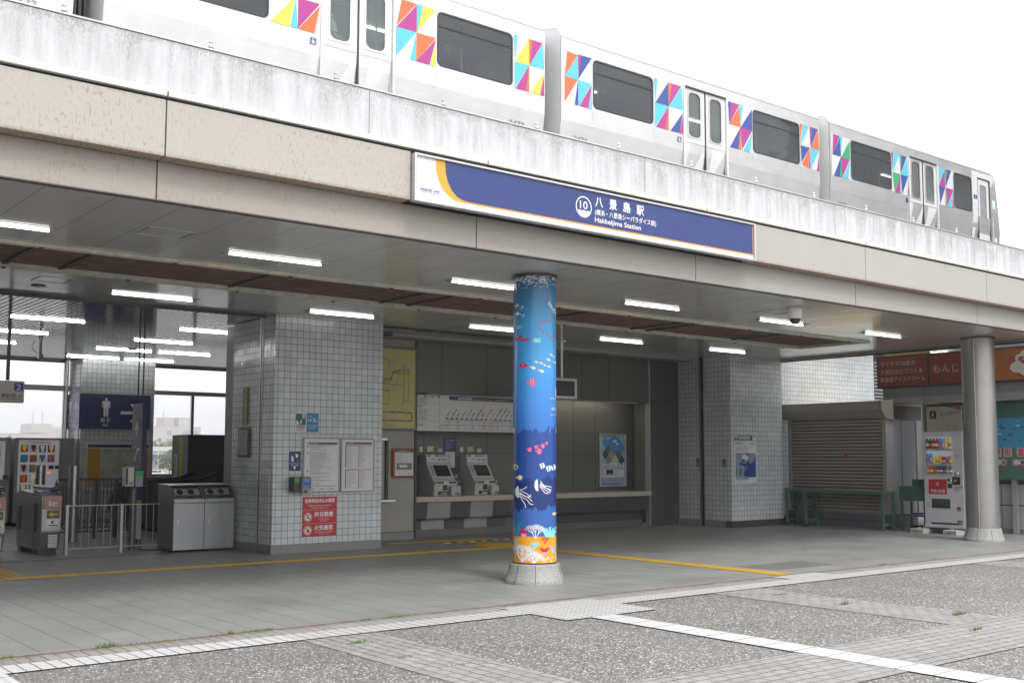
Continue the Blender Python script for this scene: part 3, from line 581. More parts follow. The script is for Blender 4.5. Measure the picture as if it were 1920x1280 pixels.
def train_car(x0, cols, label, num, cab=False, clip=None):
    L = 7.95 if not cab else 7.45
    t = thing('train_car', label, 'train car', (x0, YT+1.25, 6.4), 'cars of the silver train')
    def side(y, s):   # s=+1 outer normal -Y (near side), -1 far side
        Pf = lambda x, z: (x, y, z)
        b = MB(); low = [(y+s*d, z) for d, z in PROF[2:]]
        def skin(a, c, m=tb):
            for (ya, za), (yb_, zb) in zip(low, low[1:]): b.add([(a, ya, za), (c, ya, za), (c, yb_, zb), (a, yb_, zb)], [(0, 3, 2, 1)], m, True)
        doors = [(3.33, 4.69)]
        wins = [(.81, 2.44), (5.55, 7.19)] if not cab else [(.84, 2.54), (5.5, 6.4)]
        skin(x0, x0+3.33); skin(x0+4.69, x0+L)
        if s < 0: skin(x0+3.33, x0+4.69)
        segs = [(0, wins[0][0]-.04, None), (wins[0][0]-.04, wins[0][1]+.04, 0), (wins[0][1]+.04, 3.33, None), (4.69, wins[1][0]-.04, None), (wins[1][0]-.04, wins[1][1]+.04, 1), (wins[1][1]+.04, L if not cab else 6.72, None)]
        if s < 0: segs.append((3.33, 4.69, None))
        for a, c, wi in segs:
            if wi is None: b.rect(Pf, x0+a, x0+c, 8.05, 9.12, tb)
            else: b.holed(Pf, x0+a, x0+c, 8.05, 9.12, x0+wins[wi][0], x0+wins[wi][1], 8.11, 9.06, .10, tb)
        # cant rail, roof curve
        top = [(y, 9.12), (y, 9.32), (y+s*.02, 9.335), (y+s*.05, 9.42), (y+s*.16, 9.52), (y+s*.45, 9.60), (y+s*1.25, 9.64)]
        for (ya, za), (yb_, zb) in zip(top, top[1:]): b.add([(x0, ya, za), (x0+L, ya, za), (x0+L, yb_, zb), (x0, yb_, zb)], [(0, 1, 2, 3)], tb, True)
        if s > 0:
            b.box(x0, x0+L, y-.008, y, 9.315, 9.325, alu)
            for q in (.79, 2.46, 5.53, 7.21) if not cab else (.82, 2.56, 5.47): b.box(x0+q, x0+q+.006, y-.0015, y, 7.9, 8.05, alu)
            if 10 < x0 < 20: b.box(x0+6.2, x0+7.0, y+.9, y+1.6, 9.64, 9.78, alu)
        b.build('body_side', t)
        for a, c in wins:
            f = MB(); f.ring(lambda x, z: (x, y-s*.004, z), x0+a-.006, x0+c+.006, 8.104, 9.066, .106, .03, rub)
            if c-a > 1: f.box(x0+a+.02, x0+c-.02, y-s*.003 if s > 0 else y, y if s > 0 else y+.003, 8.80, 8.825, rub)
            fr = f.build('window_frame', t)
            MB().rrect(lambda x, z: (x, y+s*.012, z), x0+a+.005, x0+c-.005, 8.115, 9.055, .09, tglass).build('window_pane', fr)
    side(YT, 1); side(YT+2.5, -1)
    # door pair, slightly recessed
    for j, (a, c) in enumerate(((3.38, 4.005), (4.035, 4.66))):
        d = MB(); P = lambda x, z: (x, YT+.025, z)
        d.holed(P, x0+a, x0+c, 7.97, 9.10, x0+a+.12, x0+c-.13, 8.08, 9.03, .12, tw)
        lo = [(YT+.025+dd, z) for dd, z in [(0, 7.97)]+PROF[3:]]
        for (ya, za), (yb_, zb) in zip(lo, lo[1:]): d.add([(x0+a, ya, za), (x0+c, ya, za), (x0+c, yb_, zb), (x0+a, yb_, zb)], [(0, 3, 2, 1)], tb, True)
        for (t0, t1, b0, b1) in ([(.0, .28, .0, .06), (1.0, 1.0, .35, .95)], [(.0, .0, .0, .0), (.35, 1.0, .12, .35)])[j]:
            zz = [7.955-i*.085 for i in range(9)]; yy = lambda z: YT+.021+[PROF[2+i][0]+(PROF[3+i][0]-PROF[2+i][0])*((PROF[2+i][1]-z)/(PROF[2+i][1]-PROF[3+i][1])) for i in range(5) if PROF[3+i][1] <= z <= PROF[2+i][1]][0]
            for i in range(8):
                f0, f1 = i/8, (i+1)/8; ea = lambda f: (t0+(b0-t0)*f, t1+(b1-t1)*f)
                d.poly([(x0+a+(c-a)*ea(f0)[0], yy(zz[i]), zz[i]), (x0+a+(c-a)*ea(f0)[1]+.0001, yy(zz[i]), zz[i]), (x0+a+(c-a)*ea(f1)[1]+.0001, yy(zz[i+1]), zz[i+1]), (x0+a+(c-a)*ea(f1)[0], yy(zz[i+1]), zz[i+1])], tw)
        d.box(x0+a+.02, x0+c-.02, YT+.018, YT+.026, 7.955, 7.962, alu)
        do = d.build('door', t)
        MB().holed(lambda x, z: (x, YT+.018, z), x0+a+.095, x0+c-.105, 8.055, 9.055, x0+a+.13, x0+c-.14, 8.09, 9.02, .11, alu).build('door_glass_rim', do)
        MB().rrect(lambda x, z: (x, YT+.04, z), x0+a+.11, x0+c-.12, 8.07, 9.04, .1, dglass).build('door_pane', do)
    b = MB(); b.box(x0+3.33, x0+3.375, YT-.012, YT+.05, 6.9, 9.12, tw); b.box(x0+4.665, x0+4.71, YT-.012, YT+.05, 6.9, 9.12, tw); b.box(x0+3.375, x0+4.665, YT-.012, YT+.05, 9.10, 9.125, rub); b.box(x0+4.006, x0+4.034, YT+.01, YT+.05, 6.9, 9.10, rub)
    b.build('door_surround', t)
    # coloured panels
    cm = dict(zip('cbmo', cols)); W = FY(YT-.0035); V = FY(YT-.006)
    pats = (P2_, P1_, P2_, PB) if x0 < 10 else (PA_, PB, PC, P4_)
    blocks = [(a_, c_, p_) for (a_, c_), p_ in zip(((.06, .77), (2.47, 3.31), (4.73, 5.52), (7.22, 7.93)), pats)] if not cab else [(.06, .80, P5_), (2.57, 3.31, P6_), (4.73, 5.46, P7_)]
    for a, c, pat in blocks:
        b = MB(); b.rect(W, x0+a, x0+c, 8.08, 9.07, tw)
        for q, tri in pat: b.poly([V(x0+a+u*(c-a), 9.07-v*.99) for u, v in tri][::-1], cm[q])
        b.build('colour_panel', t)
    b = MB(); b.text(FY(YT+.035), num, x0+(.35 if x0 > 10 else 7.15), 7.40, .11, M('faint number', (.22, .22, .23), .5), w=.34); b.build('car_number', t)
    # ends, floor, inside
    sec = [(YT+d, z) for d, z in ((.25, 6.7), (.25, 6.85), (.14, 7.1), (.05, 7.45), (0, 8.05), (0, 9.32), (.05, 9.42), (.16, 9.52), (.45, 9.60), (1.25, 9.64))]; sec += [(2*(YT+1.25)-y_, z) for y_, z in sec[::-1][1:]]
    MB().prism([(YT+.02 if y_ < YT+.02 else min(y_, YT+2.48), z-.01) for y_, z in sec], 'X', x0, x0+.03, tend).build('end_wall', t)
    if not cab:
        MB().prism([(YT+.02 if y_ < YT+.02 else min(y_, YT+2.48), z-.01) for y_, z in sec], 'X', x0+L-.03, x0+L, tend).build('end_wall', t)
        b = MB(); [b.box(x0+L+.01+i*.07, x0+L+.05+i*.07, YT+.55, YT+1.95, 7.1, 9.4, rub) for i in range(5)]; b.build('gangway_bellows', t)
    b = MB(); b.box(x0+.05, x0+L-.05, YT+.1, YT+2.4, 7.15, 7.2, tint); b.box(x0+.05, x0+L-.05, YT+.08, YT+2.42, 9.30, 9.33, tint)
    b.box(x0+.2, x0+3, YT+.1, YT+.5, 7.2, 7.62, M('seat cloth', (.08, .2, .22), .8)); b.box(x0+4.9, x0+7.2, YT+2.0, YT+2.4, 7.2, 7.62, M('seat cloth')if 'seat cloth' in _mc else tint)
    for px in (1.2, 3.2, 4.8, 6.6): b.cyl((x0+px, YT+.75, 7.2), (x0+px, YT+.75, 9.3), .016, alu, 6)
    b.cyl((x0+.3, YT+.75, 9.05), (x0+L-.3, YT+.75, 9.05), .014, alu, 6)
    for i in range(7): b.holed(lambda x, z, q=x0+.9+i*.9: (q+x, YT+.75, z), -.05, .05, 8.78, 8.88, -.035, .035, 8.795, 8.865, .03, white)
    b.build('interior', t)
    b = MB(); b.box(x0+1.5, x0+2.6, YT+1.8, YT+1.84, 9.27, 9.29, tlamp); b.box(x0+5.0, x0+6.1, YT+1.8, YT+1.84, 9.27, 9.29, tlamp); b.build('interior_lamp', t)
    b = MB(); b.box(x0+.3, x0+L-.3, YT+.45, YT+2.05, 6.35, 6.84, greyd); [b.cyl((x0+q, YT+.3, 6.82), (x0+q, YT+.55, 6.82), .36, rub, 18) for q in (1.3, 6.5)]; [b.cyl((x0+q, YT+1.95, 6.82), (x0+q, YT+2.2, 6.82), .36, rub, 18) for q in (1.3, 6.5)]
    b.build('running_gear', t)
    if cab:
        # white cab end, sloping nose and cab door
        e = x0+7.45
        b = MB()
        lo = [(0, 8.05), (.01, 7.75), (.05, 7.45), (.14, 7.1), (.25, 6.85), (.25, 6.7)]
        nose = lambda z: .30 if z >= 9.3 else (.30+.42*min(1, (9.3-z)/2.2))
        zs = [6.7, 7.1, 7.45, 7.75, 8.05, 8.5, 8.9, 9.3, 9.5, 9.64]
        dy = lambda z: max(0, .25 if z < 6.9 else .14 if z < 7.2 else .05 if z < 7.6 else .01 if z < 7.9 else 0) if z < 9.33 else (.14 if z < 9.55 else .6)
        rings = []
        for z in zs:
            n_ = nose(z) if z < 9.4 else .25 if z < 9.6 else .1
            d_ = dy(z); y0, y1 = YT+d_, YT+2.5-d_
            rings.append([(e, y0, z), (e+n_*.75, y0, z), (e+n_*.93, y0+.08, z), (e+n_, y0+.3, z), (e+n_, y1-.3, z), (e+n_*.93, y1-.08, z), (e+n_*.75, y1, z), (e, y1, z)])
        for r0, r1 in zip(rings, rings[1:]):
            for i in range(7): b.add([r0[i], r0[i+1], r1[i+1], r1[i]], [(0, 1, 2, 3)], tb, True)
        b.poly(rings[-1], tb)
        b.rect(F, x0+6.72, x0+6.74, 8.05, 9.12, tb); b.rect(F, x0+7.39, x0+7.45, 8.05, 9.12, tb)
        b.build('cab_nose', t)
        b = MB(); b.poly([V(x0+6.42, 9.28), V(x0+6.25+.2, 8.05), V(x0+6.72, 8.05), V(x0+6.72, 9.28)], tw); b.poly([V(x0+7.4, 9.28), V(x0+7.4, 8.9), V(e+.27, 9.25), V(e+.26, 9.28)], tw)
        b.poly([(x0+6.45, YT-.006, 8.05), (x0+6.40, YT+.03, 7.45), (x0+6.5, YT+.035, 7.4), (x0+6.72, YT-.006, 8.05)], tw); b.rect(V, x0+6.72, x0+7.4, 9.125, 9.28, tw)
        b.rect(FY(YT-.009), x0+6.50, x0+6.58, 8.50, 8.62, bl); b.rect(FY(YT-.009), x0+6.60, x0+6.68, 8.50, 8.62, bl); b.build('cab_white_panel', t)
        d = MB(); d.holed(lambda x, z: (x, YT+.03, z), x0+6.76, x0+7.38, 7.3, 9.10, x0+6.90, x0+7.24, 8.05, 8.95, .05, tw); dd = d.build('cab_door', t)
        MB().rrect(lambda x, z: (x, YT+.045, z), x0+6.88, x0+7.26, 8.03, 8.97, .05, glass_mat('pale cab glass', (.55, .6, .62), .45)).build('cab_door_pane', dd)
        MB().cyl((x0+7.42, YT-.05, 7.3), (x0+7.42, YT-.05, 8.1), .014, alu, 8).box(x0+6.74, x0+6.76, YT+.0, YT+.04, 7.3, 9.12, rub).box(x0+7.38, x0+7.4, YT+.0, YT+.04, 7.3, 9.12, rub).build('cab_handrail', t)
        MB().poly([(e+.345, YT+.32, 9.2), (e+.345, YT+2.2, 9.2), (e+.50, YT+2.2, 8.3), (e+.50, YT+.32, 8.3)], tglass).build('windscreen', t)
        MB().box(e+.05, e+.2, YT-.004, YT-.001, 8.35, 8.6, M('pale blue label', (.5, .68, .70), .5)).build('front_label', t)
    if x0 > 20: MB().rect(FY(YT-.004), x0+3.18, x0+3.27, 7.9, 8.02, navy).build('wheelchair_mark', t)
    else: MB().rect(FY(YT-.004), x0+3.15, x0+3.26, 7.90, 8.01, M('mark grey blue', (.14, .15, .28), .5)).poly([(x0+3.19, YT-.007, 7.935), (x0+3.235, YT-.007, 7.92), (x0+3.23, YT-.007, 7.93), (x0+3.205, YT-.007, 7.95), (x0+3.2, YT-.007, 7.975), (x0+3.19, YT-.007, 7.975)], white).disc(FY(YT-.007), x0+3.195, 7.99, .009, white).disc(FY(YT-.0075), x0+3.2, 7.935, .025, white, rin=.017).build('wheelchair_mark', t)
    return t
train_car(4.66-8.35, (cy, ye, mg, og), 'train car mostly beyond the top left corner, only its end and number showing', '2472')
train_car(4.66, (cy, ye, mg, og), 'train car with yellow, cyan, orange and magenta triangles, nearest the camera', '2473')
train_car(13.01, (cy, bl, mg, og), 'middle train car with blue, cyan and orange triangles above the station sign', '2474')
train_car(21.36, (cy, bl, mg, gn), 'end train car with green and blue triangles and a white driving cab', '2425', cab=True)
# ---------------- station name sign ----------------
orange = M('sign orange', (.78, .36, .035), .4); signw = M('sign white', (.80, .81, .82), .35, var=.03)
snavy = M('faded sign blue', (.026, .048, .19), .42, var=.06, vs=1.2)
t = thing('station_sign', 'long blue station name sign with white lettering and orange line on the canopy front', 'sign', (8.57, 8.99, 4.05))
F = FY(8.955)
MB().box(5.93, 11.2, 8.957, 9.0, 4.06, 4.525, signw).build('sign_panel', t)
b = MB()
b.bb(5.905, 5.935, 8.93, 9.02, 4.045, 4.54, alu, .006); b.bb(11.195, 11.23, 8.93, 9.02, 4.045, 4.54, alu, .006); b.bb(5.936, 11.194, 8.93, 9.02, 4.515, 4.54, alu, .006); b.bb(5.936, 11.194, 8.93, 9.02, 4.045, 4.068, alu, .006)
b.build('sign_frame', t)
def arc(x0, xe, zt, zb): return [(x0, zt), (x0+.006, zt-.12), (x0+.035, zt-.21), (x0+.085, zt-.29), (x0+.15, zt-.345), (x0+.23, zb+.008), (x0+.33, zb), (xe, zb), (xe, zt)]
MB().poly([F(x, z) for x, z in arc(6.172, 11.19, 4.513, 4.117)], orange).poly([(x, 8.9525, z) for x, z in arc(6.29, 11.18, 4.513, 4.134)], snavy).build('blue_field', t)
b = MB(); G = FY(8.949)
b.disc(G, 8.203, 4.321, .122, white, 36, .108).text(G, '10', 8.203, 4.30, .09, white, w=.115, align='c', bold=.012)
b.poly([G(8.203+.112*math.cos(R_(a)), 4.321+.112*math.sin(R_(a))) for a in range(205, 336, 8)], white); b.poly([G(8.10, 4.272), G(8.306, 4.272), G(8.27, 4.287), G(8.235, 4.275), G(8.20, 4.287), G(8.165, 4.275), G(8.13, 4.287)], white)
b.text(FY(8.947), 'Seaside Line', 8.203, 4.25, .014, snavy, w=.12, align='c')
for i, ch in enumerate('八景島駅'): b.text(G, ch, 8.44+i*.223, 4.365, .094, white, w=.118, align='c', bold=.02)
b.text(G, '(横浜・八景島シーパラダイス前)', 8.375, 4.262, .052, white, w=1.0, bold=.018)
b.text(G, 'Hakkeijima Station', 8.375, 4.175, .057, white, w=.74, bold=.022)
b.build('lettering', t); b = MB(); b.text(G, 'Seaside Line', 5.985, 4.172, .032, snavy, w=.235, bold=.012); b.lines(G, 5.985, 6.21, 4.15, 4.162, 1, M('small sign print', (.35, .37, .42), .5), .7, .9, 1, 3)
b.build('logo_lettering', t)
# white ball fittings on the parapet
fit0 = None
ballm = M('worn white porcelain', (.66, .63, .60), .4, vs=30, var=.25); rustm = M('rusty bracket', (.22, .12, .09), .8)
for i in range(14):
    x = 1.27+i*1.273
    lb = 'white ball fitting on the parapet top, %s from the left end of the picture' % ORD[max(0, i-1)] if i else 'white ball fitting just beyond the left picture edge on the parapet'
    if i == 0: continue
    if fit0 is None:
        fit0 = thing('ball_fitting', lb, 'fitting', (x, 9.1, 5.118), 'white ball fittings along the parapet'); fx0 = x
        MB().lathe([(.001, 5.150), (.026, 5.150), (.024, 5.165), (.013, 5.187), (.012, 5.195)], x, 9.1, ballm, 12).ball((x, 9.1, 5.207), .020, ballm, 8).build('ball', fit0)
        MB().bb(x-.05, x+.05, 9.07, 9.13, 5.118, 5.132, rustm, .003).cyl((x, 9.1, 5.13), (x, 9.1, 5.15), .02, ballm, 10).build('bracket', fit0)
    else: dup(fit0, (x-fx0, 0, 0), lb)
# ---------------- painted column ----------------
CX, CY, CR = 8.50, 10.17, .262
def col_mat():
    k = NT('printed sea wrap'); X, Y, Z, V = k.pos()
    j = k.noise(4.5, k.vec(X, Y, 0), 5, .7); j2 = k.noise(5.2, k.vec(Y, X, 3.1), 5, .7)
    base = k.ramp(k.mapr(Z, 2.3, 3.72, 0, 1), [(0, (.05, .26, .66)), (.25, (.055, .33, .72)), (.55, (.05, .33, .66)), (.8, (.03, .19, .38)), (1, (.025, .13, .25))])
    z1 = k.math('ADD', Z, k.mapr(j, .2, .8, -.16, .16)); z2 = k.math('ADD', Z, k.mapr(j2, .2, .8, -.16, .16))
    low = k.mix(k.math('LESS_THAN', z1, 1.80), k.mix(k.mapr(Z, 1.7, 2.3, 1, 0), base, (.035, .15, .50)), (.018, .07, .30))
    low = k.mix(k.math('LESS_THAN', z2, 1.22), low, (.012, .035, .17))
    low = k.mix(k.math('LESS_THAN', z1, .87), low, (.035, .12, .40))
    low = k.mix(k.math('LESS_THAN', k.math('ADD', Z, k.mapr(j2, .2, .8, -.01, .01)), .565), low, (.86, .36, .02))
    k.math('ADD', 0, 0)
    return k.fin(low, .22, 0, .5)
t = thing('painted_column', 'round column wrapped in a printed blue sea scene with fish, jellyfish and orange sea bed', 'column', (CX, CY, 0))
granm = granite('granite base', (.36, .36, .355))
MB().cyl((CX, CY, .22), (CX, CY, CZ-.001), CR, col_mat(), 64).build('shaft', t)
MB().cyl((CX, CY, CZ-.035), (CX, CY, CZ-.002), .283, bronze, 48).build('collar', t)
def colbase(cx, cy, t):
    prof = [(.355, .004), (.358, .05), (.348, .06), (.33, .11), (.312, .16), (.303, .22), (.298, .236), (.27, .24)]
    b = MB(); b.lathe(prof, cx, cy, granm, 48)
    for a in (232, 190, 300, 20, 90, 150):
        pts = [(cx+(r+.0015)*math.cos(R_(a)), cy+(r+.0015)*math.sin(R_(a)), z) for r, z in prof[:-1]]; b.tube(pts, .0025, dark, 4)
    b.build('stone_base', t)
colbase(CX, CY, t)
MB().cyl((CX, CY, .2405), (CX, CY, .255), .266, dark, 48).build('base_ring', t)
PH0 = math.degrees(math.atan2(-CY, -CX))
def S(x, y, e=.0022):      # x: across the front of the wrap (-41..41), y: down the shaft in wrap units
    a = R_(PH0)+math.asin(max(-.999, min(.999, (x-1002.5)/41.5))); r = CR+e
    return (CX+r*math.cos(a), CY+r*math.sin(a), (1097.5-y)/157.6)
art = MB()
aw, ay, ar, ap, ac, adk = [M('wrap '+n, c, .25, var=.02) for n, c in (('white', (.74, .78, .80)), ('yellow', (.80, .62, .22)), ('red', (.55, .02, .08)), ('pink', (.78, .07, .22)), ('cyan', (.25, .72, .74)), ('blue', (.02, .17, .42)))]
atl = M('wrap teal', (.015, .26, .38), .25); aor = M('wrap orange', (.8, .3, .02), .25); apk = M('wrap light pink', (.82, .35, .42), .25)
def apoly(pts, m, e=.0022): art.poly([S(x, y, e) for x, y in pts], m)
def aline(pts, wd, m, e=.003):
    for (x0, y0), (x1, y1) in zip(pts, pts[1:]):
        d = math.hypot(x1-x0, y1-y0) or 1; nx, ny = -(y1-y0)/d*wd/2, (x1-x0)/d*wd/2; apoly([(x0+nx, y0+ny), (x1+nx, y1+ny), (x1-nx, y1-ny), (x0-nx, y0-ny)], m, e)
def fish(x, y, l, ang, m, h=.38, m2=None, tail=True, flip=1):
    ca, sa = math.cos(R_(ang)), math.sin(R_(ang)); T = lambda p, q: (x+flip*(p*ca-q*sa)*l, y+(p*sa+q*ca)*l)
    apoly([T(.5*math.cos(a)*.75, h*.6*math.sin(a)) for a in [i*math.pi/6 for i in range(12)]], m)
    if tail: apoly([T(.3, 0), T(.55, -.2), T(.55, .2)], m)
    if m2:
        for q in (-.15, .08): apoly([T(q, -h*.5), T(q+.09, -h*.5), T(q+.09, h*.5), T(q, h*.5)], m2, .0032)
rd = random.Random(3)
for i in range(170):
    x = 1002.5+rd.uniform(-40, 40); y = 515+abs(rd.gauss(0, 10))+(4 if x < 985 else 0)
    if y < 541: fish(x, y, rd.uniform(3, 5.5), rd.uniform(-25, 15), aw, .3)
for x, y in ((1003, 537), (1013, 538.5)): fish(x, y, 5, 5, aw, .3)
for i in range(14): fish(1002+rd.uniform(-8, 38), 546+rd.uniform(0, 17), rd.uniform(4, 7), 0, adk, .4)
for x0, y0 in ((963, 571), (965, 587)): apoly([(x0, y0), (x0+6, y0-3), (x0+13, y0+5), (x0+17, y0+3), (x0+19, y0+6), (x0+14, y0+10), (x0+4, y0+4)], aw)
for i in range(26): q = rd.random(); fish(1028+q*14, 565+q*20+rd.uniform(-3, 6), 3.5, 40, aw, .3)
heart = [(1041, 600), (1035, 595), (1030, 604), (1024, 603), (1016, 604), (1011, 611), (1012, 619), (1018, 624), (1026, 628), (1033, 635), (1039, 641), (1038, 632), (1041, 625)]
for i, (x, y) in enumerate(heart): n_ = heart[(i+1) % len(heart)]; fish(x, y, 6.5, math.degrees(math.atan2(n_[1]-y, n_[0]-x)), ar, .3)
fish(970, 634, 16, -10, ar, .5, ap); fish(983, 639, 16, 2, ar, .4, ap)
def bubbles(x, y, m): 
    for i in range(14): apoly([(x+rd.uniform(-8, 8)+q, y+rd.uniform(-5, 5)+w_) for q, w_ in ((0, 0), (1.5, .3), (1, 1.6))], m)
bubbles(1005, 640, ac); bubbles(971, 613, ac)
fish(980, 688, 18, 8, ar, .5, ap)
for x, y, l in ((1034, 667, 7), (1039, 670, 5), (1029, 677, 9), (1041, 681, 7), (1006, 682, 8), (1015, 684, 8), (1022, 688, 7), (1030, 690, 7), (1000, 693, 12), (1016, 699, 12)): fish(x, y, l, -18, ay, .4, aw, flip=-1)
for i in range(10): fish(980+rd.uniform(0, 45), 713+rd.uniform(-4, 7), rd.uniform(5, 9), 0, M('wrap mid blue', (.04, .30, .62), .25), .35)
fish(998, 720, 19, 0, ap, .75, apk, flip=-1)
for x, y, l in ((1025, 835, 7), (1018, 840, 10), (1006, 842, 9), (993, 847, 10), (1011, 850, 13)): fish(x, y, l, -8, ap, .7, apk, flip=-1)
fish(967, 880, 13, -70, ay, .6, aw, flip=-1); fish(975, 899, 13, 0, ay, .6, aw, flip=-1); fish(1039, 967, 9, 0, ay, .6, aw)
for x, y in ((1018, 877), (1030, 882), (1039, 880)): apoly([(x-7, y-3), (x+1, y-6), (x+4, y), (x+2, y+4), (x-3, y+6)], aw); aline([(x-2, y-4), (x-1, y+4)], 2, adk, .0034)
def jelly(x, y, sx, tent):
    apoly([(x+6*math.cos(a)-2, y+11*math.sin(a)) for a in [R_(q) for q in range(75, 290, 18)]], aw)
    for t_ in tent: aline([(x+p, y+q) for p, q in t_], 1.3, aw)
jelly(974, 926, 1, [[(0, -4), (8, 0), (14, 3), (22, 10)], [(0, 0), (8, 6), (16, 10), (24, 17)], [(0, 3), (6, 10), (14, 14), (20, 22), (26, 23)], [(0, 6), (6, 16), (11, 24), (12, 29)], [(2, -4), (9, -6), (14, -10)], [(0, 2), (10, 8), (18, 9), (22, 4)]])
jelly(1010, 913, 1, [[(3, -8), (10, 1), (17, 2), (24, 4)], [(2, -2), (10, 4), (18, 7), (24, 9)], [(2, 2), (8, 10), (12, 15), (18, 16)], [(3, -4), (11, 3), (20, 10), (23, 13)], [(2, 0), (9, 6), (16, 12), (21, 15)]])
def coral(x, y, h, m, n=5, wd=1.3, spread=60, d=3):
    def br(x, y, a, l, k):
        x2, y2 = x+l*math.sin(R_(a)), y-l*math.cos(R_(a)); aline([(x, y), (x2, y2)], wd*(.5+.2*k), m)
        if k > 0:
            for q in (-1, 0, 1) if k > 1 else (-1, 1): br(x2, y2, a+q*rd.uniform(20, 38), l*rd.uniform(.62, .8), k-1)
    for i in range(n): br(x, y, -spread/2+spread*i/max(1, n-1)+rd.uniform(-6, 6), h*.36, d)
def clump(x, y, h, m, n=7, wd=2, lean=1.2):
    for i in range(n): q = (i-(n-1)/2)*lean; aline([(x+q*.7, y), (x+q*1.2, y-h*.5), (x+q*2.2+rd.uniform(-1, 1), y-h*rd.uniform(.8, 1))], wd, m)
apoly([(962, 1008), (962, 992), (966, 992), (969, 1000), (968, 1008)], aor); clump(969, 1008, 28, atl, 6, 2.2, 1.6)
def anem(x, y, s): clump(x, y, 9*s, ar, 8, 1.6*s, 1.5*s); apoly([(x-5*s, y), (x+5*s, y), (x+4*s, y+6*s), (x-4*s, y+6*s)], apk)
anem(982, 1003, 1); anem(1021, 1037, 1)
coral(1004, 1012, 30, aw, 3, 1.2, 60, 3); clump(1031, 1010, 20, ac, 12, 1.8, 1.8); coral(1022, 1022, 18, ar, 3, 1.2, 50, 2); coral(1002, 1032, 18, ac, 5, 1.3, 70, 2)
coral(979, 1056, 36, aw, 4, 1.5, 60, 3); coral(1001, 1058, 24, aw, 5, 1.4, 90, 3); clump(968, 1028, 18, M('wrap grey', (.45, .5, .5), .3), 5, 1.5, 1.2); clump(1037, 1040, 16, M('wrap grey', (.45, .5, .5), .3), 6, 1.4, 1.2)
apoly([(962, 1036), (967, 1036), (970, 1045), (972, 1055), (962, 1050)], atl); apoly([(1016, 1057), (1020, 1050), (1028, 1046), (1034, 1040), (1043, 1038), (1043.5, 1055), (1035, 1057)], ac); aline([(1020, 1056), (1026, 1049), (1036, 1047), (1043, 1050)], 1.3, aw)
# ship's sail emblem and name, low on the right of the wrap
apoly([(1037, 746), (1043, 729), (1043.4, 746)], aw); art.box(0, 0.0001, 0, .0001, -.01, -.0099, aw) if False else None
for i, ch in enumerate('横浜'): art.text(lambda x, z: S(x, -z), ch, 1034+i*5.2, -772, 4.6, aw, w=5)
for i, ch in enumerate('シーパ'): art.text(lambda x, z: S(x, -z), ch, 1032+i*3.9, -783, 4.6, aw, w=3.8)
art.text(lambda x, z: S(x, -z), 'SEA', 1032, -751, 2.6, aw, w=9)
apoly([(1031, 806), (1043.5, 806), (1043.5, 815), (1031, 815)], aw); apoly([(961.5, 806), (964.5, 806), (964.5, 815), (961.5, 815)], aw)
art.build('sea_artwork', t)
# ---------------- bare steel column ----------------
c2x, c2y = 19.24, 10.25
t = thing('steel_column', 'bare speckled grey steel column on a flared granite base at the right', 'column', (c2x, c2y, 0))
spk = NT('speckled column steel'); X_, Y_, Z_, V_ = spk.pos(); nn_ = spk.noise(1, spk.vec(spk.math('MULTIPLY', X_, 50), spk.math('MULTIPLY', Y_, 50), spk.math('MULTIPLY', Z_, 18)), 3)
spk.bump(spk.noise(120, None, 2), .15, .003); spk.fin(spk.mix(spk.mapr(nn_, .6, .7, 0, .6), spk.mix(spk.noise(2), (.36, .35, .33), (.29, .285, .27)), (.22, .15, .10)), .36, .65)
MB().cyl((c2x, c2y, .22), (c2x, c2y, CZ-.001), .285, spk.m, 64).build('shaft', t)
MB().cyl((c2x, c2y, CZ-.035), (c2x, c2y, CZ-.002), .305, bronze, 48).build('collar', t)
a = R_(195); MB().tube([(c2x+.287*math.cos(a), c2y+.287*math.sin(a), .25), (c2x+.287*math.cos(a), c2y+.287*math.sin(a), CZ-.04)], .006, alu, 6).build('seam', t)
colbase(c2x, c2y, t)
# ---------------- ceiling lights ----------------
lt = None; NTH = ['first', 'second', 'third', 'fourth', 'fifth', 'sixth']
rowsF = [(11.07, [1.83, 4.83, 7.81, 10.86, 13.89, 16.82], 'in the front row by the canopy edge'), (14.82, [4.83, 7.83, 10.86, 13.90, 16.98], 'in the row behind the rusty grille')]
for y, xs, desc in rowsF:
    for i, x in enumerate(xs):
        lb = 'recessed tube light %s, %s from the left' % (desc, NTH[i])
        if lt is None:
            lt = thing('ceiling_light', lb, 'light', (x, y, CZ), 'recessed tube lights in the panel ceiling'); l0 = (x, y)
            b = MB(); b.box(x, x+1.27, y-.11, y+.11, CZ-.004, CZ-.001, tray_m); b.box(x+.02, x+.07, y-.02, y+.02, CZ-.03, CZ-.0045, tray_m); b.box(x+1.20, x+1.25, y-.02, y+.02, CZ-.03, CZ-.0045, tray_m)
            b.build('tray', lt); MB().cyl((x+.07, y, CZ-.018), (x+1.20, y, CZ-.018), .012, tube_m, 10).build('tube', lt)
        else: dup(lt, (x-l0[0], y-l0[1], 0), lb)
lt2 = None
